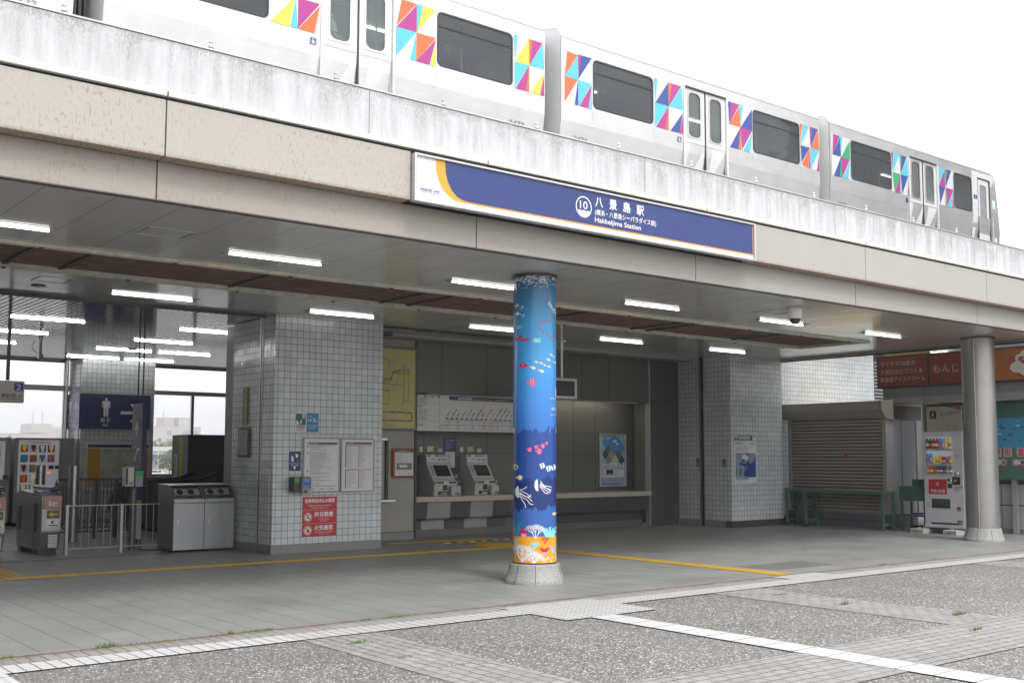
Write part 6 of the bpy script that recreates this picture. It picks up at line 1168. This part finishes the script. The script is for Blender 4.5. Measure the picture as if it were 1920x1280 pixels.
b.rect(F, -12.45, -12.30, 2.32, 2.49, M('maroon logo', (.08, .02, .02), .5)).poly([G(-12.40, 2.40), G(-12.375, 2.46), G(-12.35, 2.40), G(-12.375, 2.37)], cream).lines(G, -12.43, -12.32, 2.34, 2.355, 1, cream, .6, .8, 1); b.text(F, 'Cremia', -12.20, 2.36, .10, M('script brown', (.20, .09, .06), .5), w=.44, rot=9)
b.poly([F(-12.42, 1.75), F(-12.33, 1.95), F(-12.26, 2.20), F(-12.19, 1.95), F(-12.12, 1.75)], M('soft cream', (.42, .42, .42), .5)).poly([G(-12.30, 1.76), G(-12.27, 2.12), G(-12.25, 1.76)], M('cream shade', (.25, .26, .27), .5)).poly([G(-12.22, 1.76), G(-12.24, 2.05), G(-12.19, 1.78)], M('cream shade')).poly([F(-11.95, 1.73), F(-11.85, 1.85), F(-11.75, 1.92), F(-11.745, 1.73)], ink).poly([F(-12.1, 2.57), F(-11.9, 2.53), F(-11.8, 2.50), F(-11.745, 2.47), F(-11.745, 2.57)], M('poster rust', (.35, .13, .05), .5))
b.lines(F, -12.10, -11.98, 2.1, 2.2, 4, M('script brown'), .3, .5, 1).lines(F, -11.93, -11.80, 2.1, 2.2, 4, M('script brown'), .3, .5, 1).lines(F, -12.08, -11.85, 1.95, 2.05, 4, M('script brown'), .3, .5, 1); b.build('print', t)
t = thing('orange_shop_sign', 'long orange light box sign with white Japanese lettering and an ice cream picture', 'sign', (20.85, 11.5, 2.99))
om = M('orange sign face', (.19, .038, .012), .35, var=.03); MB().box(20.81, 20.94, 8.6, 13.36, 2.99, 3.665, black).build('light_box', t)
for a, c in ((13.32, 12.18), (12.13, 10.97), (10.92, 9.75), (9.7, 8.65)): MB().box(20.80, 20.809, c, a, 3.02, 3.635, om if a > 11 else M('brighter orange sign face', (.34, .11, .02), .35, var=.1)).build('sign_face', t)  # brighter base colour on the ice cream panels, no emission
F = FX(20.797); lw = M('sign letters cream', (.46, .42, .37), .4); b = MB()
for s_, z, w_ in (('マイナス10度の', 3.455, .82), ('大理石の上でつくる', 3.285, .98), ('新食感アイスクリーム', 3.12, 1.04)): b.text(F, s_, -13.27, z, .084, lw, w=w_, bold=.004); b.build('lettering', t); b = MB()
b = MB(); b.text(F, 'もんじゃ', -12.05, 3.26, .14, lw, w=.76, bold=.002); b.build('lettering', t)
b = MB(); F = FX(20.796); wc = M('whipped cream', (.55, .52, .47), .5); sr = M('strawberry red', (.32, .04, .04), .5)
b.poly([F(-10.42, 3.2), F(-10.16, 3.03), F(-9.98, 3.03), F(-9.78, 3.22)], M('waffle cone', (.20, .08, .03), .5)); [b.disc(FX(20.795-.0006*i), x, z, r, wc, 14, rz=r*.75) for i, (x, z, r) in enumerate(((-10.28, 3.26, .15), (-10.1, 3.2, .16), (-9.92, 3.26, .14), (-10.12, 3.38, .20), (-10.1, 3.5, .12), (-10.22, 3.44, .1)))]; [b.disc(FX(20.79-.0006*i), x, z, r, sr, 10, rz=r*.8) for i, (x, z, r) in enumerate(((-10.2, 3.42, .06), (-10.08, 3.46, .07), (-10.14, 3.36, .05), (-9.99, 3.4, .05)))]; [b.disc(FX(20.786-.0006*i), x, z, r, wc, 10, rz=r*.6) for i, (x, z, r) in enumerate(((-10.12, 3.55, .06), (-10.15, 3.41, .03), (-10.04, 3.5, .03)))]; b.poly([F(-10.45, 3.42), F(-10.36, 3.50), F(-10.33, 3.36), F(-10.42, 3.28)], sr); b.build('ice_cream_picture', t)
t = thing('louvred_vent', 'grey louvred vent between the tiled wall and the orange sign', 'vent', (24.9, 15.7, 2.8)); b = MB(); [b.prism([(15.66, 2.85+i*.085), (15.74, 2.90+i*.085), (15.74, 2.925+i*.085), (15.66, 2.885+i*.085)], 'X', 24.25, 26.2, fpm) for i in range(13)]; b.build('slat', t); MB().box(24.23, 26.3, 15.76, 15.8, .004, 4.2, dark).build('backing', t)
# ---------------- green tables, sink, crate ----------------
gt = M('green painted wood', (.06, .135, .105), .5, vs=8, var=.15); gtt = M('green worn top', (.10, .15, .12), .45, vs=6, var=.2)
def table(x0, x1, y0, y1, h, label, midrail=False):
    t = thing('green_table', label, 'table', ((x0+x1)/2, (y0+y1)/2, 0), 'worn green tables by the shutter'); MB().bb(x0, x1, y0, y1, h-.02, h, gtt, .004).bb(x0, x1, y0+.001, y1-.001, h-.075, h-.021, gt, .004).build('top', t)
    for x in (x0+.035, x1-.035):
        for y in (y0+.04, y1-.04): MB().bb(x-.027, x+.027, y-.027, y+.027, .035, h-.076, gt, .004).cyl((x, y, .004), (x, y, .036), .018, black, 8).build('leg', t)
    MB().box(x0+.07, x1-.07, y0+.02, y0+.055, .12, .165, gt).build('stretcher', t); MB().box(x0+.07, x1-.07, y1-.055, y1-.02, .12, .165, gt).build('stretcher', t)
    if midrail: MB().box(x1-.06, x1-.02, y0+.07, y1-.07, .12, .165, gt).build('stretcher', t)
table(20.0, 20.46, 12.78, 14.75, .815, 'long worn green table in front of the roller shutter'); table(20.12, 20.54, 14.80, 15.34, .83, 'short worn green table against the tiled wall at the left of the shutter', True)
t = thing('green_sink', 'green boxy sink stand on thin legs left of the drinks machine', 'sink', (20.75, 12.45, 0)); MB().bb(20.56, 20.98, 12.16, 12.76, .62, .89, gt, .006).bb(20.54, 21.0, 12.12, 12.79, .89, .92, gtt, .004).build('basin', t); MB().bb(20.96, 20.985, 12.2, 12.7, .921, 1.06, gt, .004).build('splashback', t)
for x in (20.59, 20.95):
    for y in (12.2, 12.72): MB().box(x-.02, x+.02, y-.02, y+.02, .004, .619, gt).build('leg', t)
MB().box(20.61, 20.93, 12.19, 12.22, .3, .335, gt).box(20.61, 20.93, 12.70, 12.73, .3, .335, gt).box(20.58, 20.6, 12.22, 12.7, .3, .335, gt).build('rail', t)
b = MB(); b.bb(20.66, 20.9, 12.3, 12.6, .005, .12, black, .02); tag(b.build('shoe_box'), 'dark bundle on the floor under the green sink', 'bundle'); tag(MB().bb(20.2, 20.42, 15.42, 15.62, .005, .2, M('blue crate', (.012, .035, .16), .5), .008).build('blue_crate'), 'small dark blue crate on the floor under the short green table', 'crate')
tag(MB().tube([(20.75, 12.35, .34), (20.7, 12.5, .37), (20.8, 12.62, .35), (20.9, 12.4, .36)], .014, M('hose blue', (.02, .12, .4), .4), 6).build('blue_hose'), 'blue hose lying on the lower rail of the green sink', 'hose')
# ---------------- drinks machine ----------------
vmw = M('drinks machine white', (.60, .61, .64), .35, var=.03); vx, y0, y1, z0, z1 = 20.25, 12.0, 11.17, .12, 2.03
t = thing('drinks_machine', 'white drinks vending machine with bottles, cans and a red tea advertisement', 'vending machine', (20.6, 11.6, 0))
MB().bb(vx+.02, 20.95, 11.17, 12.0, z0, z1, M('drinks machine side', (.16, .16, .17), .4), .01).build('cabinet', t)
V_ = lambda u, v, e=0: (vx-e, y0-u*(y0-y1), z1-v*(z1-z0))
FV = lambda e: (lambda u, v: V_(u, v, e))
wx = (.06, .765, .052, .465)
b = MB(); h = lambda u, z: (vx, y0-u, z1-z)
b.holed(FV(0), 0, 1, 0, 1, wx[0], wx[1], wx[2], wx[3], .012, vmw); b.box(vx, vx+.02, y1, y0, z0, z0+.004, vmw); b.box(vx, vx+.019, y1, y1+.004, z0, z1, vmw); b.box(vx, vx+.019, y0-.004, y0, z0, z1, vmw); b.box(vx, vx+.02, y1, y0, z1-.004, z1, vmw); b.build('front_door', t)
bx = lambda b, u0, u1, v0, v1, e0, e1, m: b.box(vx-e1, vx-e0, y0-u1*.83, y0-u0*.83, z1-v1*1.91, z1-v0*1.91, m)
b = MB(); bx(b, wx[0], wx[1], wx[2], wx[3], -.0195, -.016, M('display back white', (.50, .53, .58), .4, emit=.12)); b.build('display_back', t)
items = [[('#1f3a1c', 0)]*2+[('#7a1512', 0)]*2+[('#3a6fb0', 0), ('#5f86b8', 0)]+[('#b9b04a', 0)]*2, [('#3f7fc4', 0)]*2+[('#c9b62a', 1)]*2+[('#b8961c', 2), ('#a32020', 1), ('#2f6f9c', 1), ('#b5641c', 2)], [('#8f4a1a', 2)]*2+[('#6b4a30', 2), ('#4a3a3a', 2), ('#1f3a6b', 2), ('#1d2c5c', 2), ('#4c7a4a', 2), ('#5a5a5a', 2)]]
for r, row in enumerate(items):
    vb = (.178, .333, .437)[r]
    for c, (hx, kd) in enumerate(row):
        u = .115+c*.082+(.01 if r == 2 else 0); hh = (.225 if r == 0 else .225 if c < 2 and r == 1 else (.14, .135, .155)[kd]); rr = .031; m_ = M('drink '+hx, C3(hx)[:3], .25, emit=.10); zb = z1-vb*1.91; yy = y0-u*.83; xx = vx-.004+.0
        b = MB(); 
        if kd == 0: b.lathe([(rr, zb), (rr, zb+hh*.62), (rr*.9, zb+hh*.7), (rr*.45, zb+hh*.88), (rr*.42, zb+hh*.92)], xx+.012, yy, m_, 10, True); b.cyl((xx+.012, yy, zb+hh*.92), (xx+.012, yy, zb+hh), rr*.45, white, 8)
        else: b.lathe([(rr*.85, zb), (rr, zb+.008), (rr, zb+hh-.008), (rr*.85, zb+hh), (.001, zb+hh)], xx+.012, yy, m_, 10)
        b.lathe([(rr*1.03, zb+hh*.2), (rr*1.03, zb+hh*.45)], xx+.012, yy, (white, M('drink label red', (.45, .04, .03), .4, emit=.08), M('drink label yellow', (.55, .42, .08), .4, emit=.08))[(c+r) % 3], 10); b.build('drink', t)
    b = MB(); bx(b, .07, .75, vb+.001, vb+.022, -.014, .003, M('button rail', (.62, .62, .62), .4)); [bx(b, .085+c*.082+.005, .085+c*.082+.05, vb+.008, vb+.016, .003, .006, black) for c in range(8)]; b.build('button_row', t)
b = MB(); b.rrect(FV(.0), wx[0], wx[1], wx[2], wx[3], .012, glass_mat('display glass', (.6, .62, .65), .06)) if False else b.rrect(FV(.05), .9999, .99995, .9999, .99995, .000001, vmw) if False else None
b = MB(); b.rrect(FV(.003), .115, .585, .497, .652, .012, rs); G = lambda u, v: V_(u, 1-v, .005); kx = 1.0
b.text(lambda a, c: (vx-.005, y0-a, c), '午後の紅茶', .35*.83, z1-.635*1.91, .06, white, w=.31, align='c', bold=.01); b.disc(lambda a, c: (vx-.005, y0-a, c), .35*.83, z1-.545*1.91, .032, M('ad pale', (.6, .35, .33), .5), 12, rz=.04); b.build('tea_advert', t)
b = MB(); bx(b, .185, .66, .698, .795, .0, .004, black); bx(b, .20, .645, .705, .765, .004, .008, M('flap smoke', (.07, .08, .08), .15)); b.build('delivery_flap', t)
b = MB(); bx(b, .73, .93, .47, .55, .0, .006, black); bx(b, .60, .72, .492, .515, 0, .004, black); bx(b, .69, .71, .496, .508, .004, .006, M('green led', (.05, .7, .3), .4, emit=2)); bx(b, .61, .72, .54, .585, 0, .004, black); b.add([], [], black); b.poly([V_(.76, .52, .008), V_(.80, .495, .008), V_(.86, .505, .008), V_(.78, .525, .008)], orange); bx(b, .77, .93, .56, .62, 0, .002, M('notice pale', (.50, .50, .52), .5)); b.lines(lambda a, c: (vx-.004, y0-a, c), .65, .77, z1-.61*1.91, z1-.57*1.91, 4, ink, .3, .5, 1); bx(b, .945, .965, .56, .59, 0, .004, black); b.build('payment_panel', t)
b = MB(); bx(b, .80, .94, .425, .455, 0, .012, M('lock surround', (.1, .1, .1), .4)); b.cyl((vx-.012, y0-.88*.83, z1-.437*1.91), (vx-.045, y0-.88*.83, z1-.437*1.91), .028, white, 14); b.build('lock_cover', t)
b = MB(); bx(b, .80, .92, .24, .285, 0, .001, M('notice pale')); bx(b, .82, .92, .775, .82, 0, .002, M('sticker orange', (.5, .15, .03), .5)); bx(b, .84, .91, .78, .795, .002, .003, black); bx(b, .82, .96, .91, .958, 0, .002, M('sticker grey', (.3, .3, .31), .5)); b.lines(lambda a, c: (vx-.004, y0-a, c), .69, .79, z1-.955*1.91, z1-.912*1.91, 3, ink, .4, .6, 1); b.disc(lambda a, c: (vx-.002, y0-a, c), .10*.83, z1-.765*1.91, .034, M('sticker green', (.05, .28, .2), .5), 20, .024); b.build('sticker', t)
b = MB(); bx(b, .16, .86, .943, .962, 0, .002, black); bx(b, -.005, 1.005, .966, .99, .0, .012, vmw); b.build('bottom_strip', t)
blk2 = M('white block', (.46, .46, .45), .6)
for y_, lb in ((12.06, 'white slotted foot block under the left side of the drinks machine'), (11.36, 'white slotted foot block under the machine, next to the column base')):
    q = thing('foot_block', lb, 'foot block', (20.3, y_, 0), 'white foot blocks under the drinks machine'); MB().bb(20.02, 20.75, y_-.14, y_+.14, .004, .10, blk2, .006).build('block', q); MB().box(20.014, 20.02, y_-.06, y_+.06, .045, .055, ink).disc(FX(20.017), -(y_+.09), .05, .012, ink, 8).disc(FX(20.017), -(y_-.09), .05, .012, ink, 8).disc(FX(20.013), -(y_+.03), .05, .016, ink, 8).build('slot', q); MB().cyl((20.12, y_, .10), (20.12, y_, .125), .03, alu, 10).cyl((20.3, y_, .10), (20.3, y_, .125), .02, alu, 8).build('adjusting_bolt', q)
# ---------------- weeds and leaves ----------------
gr1 = M('weed green', (.12, .22, .045), .7, vs=9, var=.3); gr2 = M('weed dry', (.22, .15, .06), .8, vs=9, var=.3)
b = MB(); rd = random.Random(12)
def tuft(x, y, n, h, sp):
    for i in range(n):
        a = rd.uniform(0, 6.28); px, py = x+rd.gauss(0, sp), y+rd.gauss(0, .012); l = h*rd.uniform(.4, 1); w_ = .004; dx, dy = math.cos(a), math.sin(a); m_ = gr1 if rd.random() < .8 else gr2; t1 = l*rd.uniform(.1, .5)
        b.add([(px-dy*w_, py+dx*w_, .004), (px+dy*w_, py-dx*w_, .004), (px+dx*t1*.5, py+dy*t1*.5, l*.7), (px+dx*t1, py+dy*t1, l)], [(0, 1, 2), (0, 2, 3)], m_)
for x0, x1, n, h in ((2.15, 2.28, 60, .05), (2.33, 2.42, 20, .04), (2.88, 3.04, 110, .07), (3.04, 4.1, 340, .035), (3.98, 4.02, 60, .06), (4.1, 4.4, 220, .045), (5.25, 5.38, 50, .03), (5.5, 5.9, 160, .04), (6.95, 7.25, 100, .03), (8.1, 8.3, 50, .03), (9.0, 9.3, 40, .025), (9.9, 10.3, 30, .025), (11.9, 12.2, 60, .04), (13.6, 13.8, 60, .05), (14.9, 15.4, 40, .03)):
    for i in range(n): tuft(rd.uniform(x0, x1), 8.792, 1, h*.75, .01)
for x, y, n, h in ((4.62, 7.75, 70, .04), (9.75, 6.7, 60, .05), (9.85, 7.6, 40, .03), (10.0, 5.6, 80, .05), (9.2, 5.0, 50, .05), (4.55, 7.0, 30, .03), (4.7, 6.5, 25, .03)): tuft(x, y, n, h, .05)
tag(b.build('weeds', origin=(0, 8.8, 0)), kind='stuff')
lf = M('dry leaf', (.16, .05, .035), .7)
for i, (x, y, lb) in enumerate(((14.9, 11.0, 'small dark red dry leaf on the floor in front of the tiled pillar'), (14.2, 9.6, 'dry brown leaf near the edge of the tiled floor'), (10.85, 12.2, 'small pale leaf on the floor left of the yellow guide line'))):
    tag(MB().add([(x-.03, y, .008), (x, y-.02, .014), (x+.035, y+.005, .02), (x+.005, y+.022, .01)], [(0, 1, 2, 3)], lf).build('dry_leaf'), lb, 'leaf')
t = thing('cable_cover', 'black and yellow striped cable cover on the floor before the ticket counter', 'cable cover', (12, 15.8, 0)); b = MB()
for i in range(14): x = 11.0+i*.14; b.box(x, x+.139, 15.60+i*.012, 15.64+i*.012, .0085, .02, yb if i % 2 == 0 else black)
b.build('strip', t)
# ---------------- people in the train ----------------
def body(name, label, x, y, z, pts, edges, rad, cloth, t=None):
    me = bpy.data.meshes.new(name); me.from_pydata([Vector(p) for p in pts], edges, []); o = bpy.data.objects.new(name, me); COL.objects.link(o); o.location = (x, y, z)
    sk = o.modifiers.new('skin', 'SKIN'); 
    for v, r in zip(me.skin_vertices[0].data, rad): v.radius = (r[0], r[1]) if isinstance(r, tuple) else (r, r)
    me.skin_vertices[0].data[0].use_root = True
    ss = o.modifiers.new('sub', 'SUBSURF'); ss.levels = 2; ss.render_levels = 2; me.materials.append(cloth); return tag(o, label, 'person')
skin = M('skin', (.45, .28, .20), .5); mint = M('mint cloth', (.28, .48, .44), .8); hair = M('black hair', (.015, .013, .012), .5); trou = M('dark trousers', (.05, .055, .07), .8)
P_ = [(0, 0, .92), (0, 0, 1.12), (0, 0, 1.36), (.01, 0, 1.45), (.03, 0, 1.52), (.04, 0, 1.60), (.02, -.17, 1.38), (.06, -.20, 1.12), (.30, -.16, 1.06), (.38, -.15, 1.07), (.02, .17, 1.38), (.06, .20, 1.12), (.30, .14, 1.08), (.38, .13, 1.09), (0, -.09, .88), (.01, -.10, .48), (0, -.10, .08), (.14, -.10, .04), (0, .09, .88), (.01, .10, .48), (0, .10, .08), (.14, .10, .04)]
E_ = [(0, 1), (1, 2), (2, 3), (3, 4), (4, 5), (2, 6), (6, 7), (7, 8), (8, 9), (2, 10), (10, 11), (11, 12), (12, 13), (0, 14), (14, 15), (15, 16), (16, 17), (0, 18), (18, 19), (19, 20), (20, 21)]
Rr = [(.15, .11), (.13, .10), (.15, .10), .06, .055, (.085, .10), .055, .042, .030, .035, .055, .042, .030, .035, .085, .058, .042, .045, .085, .058, .042, .045]
pp = body('person', 'standing passenger in a mint T-shirt and face mask seen through the train door window', 8.42, 15.45, 7.2, P_, E_, Rr, skin)
def cyl_part(nm, parent, f): b = MB(); f(b); return b.build(nm, parent)
o0 = wloc(pp); q = lambda x, y, z: (o0.x+x, o0.y+y, o0.z+z)
cyl_part('shirt', pp, lambda b: (b.tube([q(0, 0, .88), q(0, 0, 1.0), q(0, 0, 1.2), q(0, 0, 1.36), q(.01, 0, 1.44)], [.165, .158, .16, .165, .085], mint, 14), b.tube([q(.02, -.13, 1.40), q(.03, -.185, 1.32), q(.05, -.20, 1.18)], [.07, .072, .066], mint, 10), b.tube([q(.02, .13, 1.40), q(.03, .185, 1.32), q(.05, .20, 1.18)], [.07, .072, .066], mint, 10)))
cyl_part('trousers', pp, lambda b: (b.tube([q(0, -.09, .96), q(.0, -.10, .7), q(.01, -.10, .48), q(0, -.10, .1)], [.11, .09, .075, .065], trou, 10), b.tube([q(0, .09, .96), q(.0, .10, .7), q(.01, .10, .48), q(0, .10, .1)], [.11, .09, .075, .065], trou, 10)))
cyl_part('hair', pp, lambda b: b.ball(q(.015, 0, 1.63), .105, hair, 10, 1.0)); cyl_part('face_mask', pp, lambda b: b.ball(q(.10, 0, 1.555), .055, M('mask pale', (.55, .66, .66), .8), 8))
cyl_part('phone', pp, lambda b: b.bb(*[v for a, c in zip(q(.37, -.03, 1.10), (.09, .07, .012)) for v in (a, a+c)], black, .004))
P2 = [(0, 0, .48), (0, 0, .75), (.02, 0, 1.0), (.03, 0, 1.10), (.04, 0, 1.16), (.05, 0, 1.24), (.02, -.17, 1.0), (.12, -.20, .76), (.34, -.14, .74), (.02, .17, 1.0), (.12, .20, .76), (.34, .14, .74), (.05, -.1, .47), (.42, -.1, .48), (.44, -.1, .06), (.05, .1, .47), (.42, .1, .48), (.44, .1, .06)]
E2 = [(0, 1), (1, 2), (2, 3), (3, 4), (4, 5), (2, 6), (6, 7), (7, 8), (2, 9), (9, 10), (10, 11), (0, 12), (12, 13), (13, 14), (0, 15), (15, 16), (16, 17)]
dp = body('person', 'dark haired figure seated low in the front window of the end car', 27.3, 15.35, 7.42, P2, E2, [(.16, .12), (.15, .11), (.16, .11), .06, .055, (.085, .1), .055, .042, .03, .055, .042, .03, .085, .065, .045, .085, .065, .045], M('dark uniform', (.02, .022, .03), .8))
o0 = wloc(dp); q = lambda x, y, z: (o0.x+x, o0.y+y, o0.z+z); cyl_part('hair', dp, lambda b: b.ball(q(.045, 0, 1.26), .11, hair, 10))
cyl_part('seat_pad', bpy.data.objects['train_car.003'], lambda b: b.bb(27.05, 27.5, 15.1, 15.6, 7.2, 7.85, trou, .03))
# ---------------- beyond the back windows ----------------
def leaves(b, c, r, n, s, mats, rd, sq=.85):
    for i in range(n):
        while True:
            p = Vector((rd.uniform(-1, 1), rd.uniform(-1, 1), rd.uniform(-1, 1)))
            if p.length < 1: break
        p = p.normalized()*(p.length**.45); l = .75+.35*math.sin(5*p.x+c[0])*math.cos(4*p.y+3*p.z)
        pos = Vector(c)+Vector((p.x*r*l, p.y*r*l, p.z*r*sq*l)); a = Vector((rd.gauss(0, 1), rd.gauss(0, 1), rd.gauss(0, 1))).normalized(); u = a.orthogonal().normalized()*s*rd.uniform(.6, 1.3); v = a.cross(u)
        b.add([pos-u-v*.5, pos+u-v*.5, pos+u*.3+v, pos-u*.5+v*.8], [(0, 1, 2, 3)], mats[i % len(mats)])
lfm = [M('leaf green a', (.075, .13, .035), .6), M('leaf green b', (.05, .095, .03), .6), M('leaf green c', (.11, .17, .05), .6)]; bark = M('bark', (.12, .09, .07), .9)
def tree(x, y, z0, h, r, label, n=420, sd=1, group=None, s=None, crowns=1):
    rd = random.Random(sd); t = thing('tree', label, 'tree', (x, y, z0), group); b = MB(); b.tube([(x, y, z0), (x+.02*h, y, z0+h*.3), (x, y, z0+h*.62), (x+.02*h, y, z0+h*.8)], [h*.03, h*.024, h*.015, h*.006], bark, 8)
    for i in range(5): a = i*1.26+sd; b.tube([(x, y, z0+h*(.35+.07*i)), (x+math.cos(a)*r*.4, y+math.sin(a)*r*.4, z0+h*(.5+.07*i)), (x+math.cos(a)*r*.7, y+math.sin(a)*r*.7, z0+h*(.6+.07*i))], [h*.014, h*.008, h*.003], bark, 6)
    b.build('trunk', t); b = MB(); leaves(b, (x, y, z0+h-r*.8), r, n, s or r*.10, lfm, rd)
    for i in range(4): a = i*1.6+sd*.7; leaves(b, (x+math.cos(a)*r*.55, y+math.sin(a)*r*.55, z0+h*rd.uniform(.5, .72)), r*.55, n//4, s or r*.10, lfm, rd)
    b.build('crown', t); return t
bf = M('far building pale', (.46, .41, .38), .8, vs=.05); bf2 = M('far building rose', (.44, .36, .34), .8, vs=.05); bw = M('far window', (.12, .14, .16), .3)
def bldg(label, x0, x1, y, d, z1, m, extra=None):
    t = thing('building', label, 'building', ((x0+x1)/2, y+d/2, -2.4)); MB().box(x0, x1, y, y+d, -2.4, z1, m).box(x0-.2, x1+.2, y-.2, y+d, z1, z1+.3, m).build('wall', t)
    if extra: extra(t)
    return t
def winrow(t, x0, x1, y, zs, n, w_, h_):
    for z in zs:
        for i in range(n): x = x0+(x1-x0)*(i+.5)/n; MB().box(x-w_/2, x+w_/2, y-.15, y-.02, z, z+h_, bw).build('window', t)
def e1(t):
    MB().box(230, 235.3, 600, 612, 18.5, 23.4, bf2).box(238.5, 245.5, 600, 612, 18.5, 23.6, bf).box(235.3, 238.5, 606, 612, 18.5, 22.6, bf2).build('roof_block', t); MB().cyl((230.6, 603, 23), (230.6, 603, 28), .25, greyp, 6, .08).build('mast', t)
    winrow(t, 231.5, 234.5, 600, (1, 5, 9, 13.5), 1, 2.6, 2.6); winrow(t, 241, 250, 600, (14,), 7, .7, 2.2)
bldg('pale office block with a stepped rose tower seen through the right window', 196, 251.5, 600, 30, 18.1, bf, e1)
def e2(t): MB().box(149, 158.5, 560, 580, 13, 17.4, bf).build('roof_block', t); winrow(t, 138, 160, 559.9, (2, 6), 8, 1.2, 1.2); [MB().cyl((x, 570, 17), (x, 570, 24), .12, greyp, 6).build('mast', t) for x in (152, 156.5)]
bldg('pale far building with a square block on its roof, left window', 120, 161, 560, 30, 12.2, bf, e2)
def e3(t): [MB().box(x, x+.5, 599.6, 600, 15.8, 17.4, bf2).build('roof_post', t) for x in [162+i*1.1 for i in range(12)]]; winrow(t, 162, 175, 600, (5, 10), 6, 1, 1.2)
bldg('rose far building with a row of posts along its roof, beside the tiled pillar', 161.6, 178, 600, 30, 15.6, bf2, e3)
for i, (x, h, r) in enumerate(((72, 8.2, 5.2), (80, 8.8, 5.5), (87, 9.6, 6), (95, 8.6, 5.5), (103, 8.3, 5), (110, 9.3, 6), (118, 9.0, 5.6), (126, 9.8, 6.4), (134, 9.2, 6))):
    tree(x, 330+i % 3*8, -2.4, h, r, ('rounded green tree in the far belt seen through the %s window' % ('left' if x < 100 else 'right'))+', '+NTH[i % 5]+(' of its row'), 320, i+3, 'trees in the far belt')
tree(66.2, 170, -2.4, 5.0, 2.0, 'young pale green tree in front of the viaduct', 420, 40); tree(61.0, 205, -2.4, 6.0, 2.6, 'dark tree in the shade under the viaduct', 420, 41)
t = thing('viaduct', 'pale concrete road viaduct on pillars seen through the right window', 'viaduct', (85, 222, -2.4)); MB().box(-60, 200, 220, 229, 1.9, 2.6, conc).box(-60, 200, 219.8, 220.2, 2.6, 3.5, M('viaduct parapet', (.5, .5, .5), .7)).build('deck', t)
for x in (30, 58, 83.5, 110): MB().box(x-.8, x+.8, 223, 226, -2.4, 1.9, conc).build('pier', t)
t = thing('lamp_post', 'thin pale lamp post before the viaduct', 'lamp post', (67.4, 178, -2.4)); MB().cyl((67.4, 178, -2.4), (67.4, 178, 3.6), .13, alu, 8, .07).build('pole', t); MB().bb(67.0, 67.8, 177.8, 178.2, 3.6, 3.75, alu, .03).build('lamp_head', t)
def car(x, y, label, m, s=1):
    t = thing('parked_car', label, 'car', (x, y, -2.4)); z = -2.4
    MB().prism([(x-2.1, z+.35), (x-2.1, z+.85), (x-1.9, z+.95), (x+1.1, z+.95), (x+1.95, z+.8), (x+2.1, z+.6), (x+2.1, z+.35)], 'Y', y-.85, y+.85, m).build('body', t, .06); MB().prism([(x-1.95, z+.95), (x-1.7, z+1.45), (x+.5, z+1.5), (x+1.15, z+.95)], 'Y', y-.75, y+.75, m).build('cabin', t, .06)
    MB().box(x-1.6, x+.6, y-.77, y-.755, z+1.0, z+1.38, black).build('side_window', t)
    for a in (-1.35, 1.3): MB().cyl((x+a, y-.86, z+.33), (x+a, y-.66, z+.33), .33, black, 14).build('wheel', t); MB().cyl((x+a, y+.66, z+.33), (x+a, y+.86, z+.33), .33, black, 14).build('wheel', t)
car(74.0, 196, 'white estate car parked beyond the right window', M('car white', (.7, .7, .7), .3)); car(75.6, 189, 'pale silver car parked nearer, its roof just above the sill', M('car silver', (.5, .5, .5), .3, .3))
# trees standing across the plaza behind the photographer (mirrored in the train's glass)
for i, (x, y, h, r) in enumerate(((47, 1, 21, 7.5), (57, -5, 22, 8), (68, -10, 23, 8), (78, -2, 21, 7.5))): tree(x, y, 0, h, r, 'tall plaza tree behind the photographer, %s of four, mirrored in the end car' % NTH[i], 2200, 60+i, 'trees across the plaza', .5)
for i, (x, y, h, r) in enumerate(((-5.5, 6.5, 9, 3.4), (-11, 3, 11, 4.5), (-15, 10, 11, 4.5))): tree(x, y, 0, h, r, 'unseen leafy tree added as shade left of the picture, %s of three' % NTH[i], 1500, 80+i, 'unseen shade trees left of the station front', .3)  # out of view, added to shade the pillar side and left floor
# ---------------- haze ----------------
hz = bpy.data.materials.new('thin haze'); hz.use_nodes = True; ht = hz.node_tree; ht.nodes.clear(); ho = ht.nodes.new('ShaderNodeOutputMaterial'); hv = ht.nodes.new('ShaderNodeVolumePrincipled')
hv.inputs['Color'].default_value = (.92, .92, .94, 1); hv.inputs['Density'].default_value = .0012; hv.inputs['Anisotropy'].default_value = .2; ht.links.new(hv.outputs[0], ho.inputs['Volume'])
HB = 905
tag(MB().box(-HB, HB, -HB, HB, -3.4, 40, hz).build('haze'), kind='stuff')
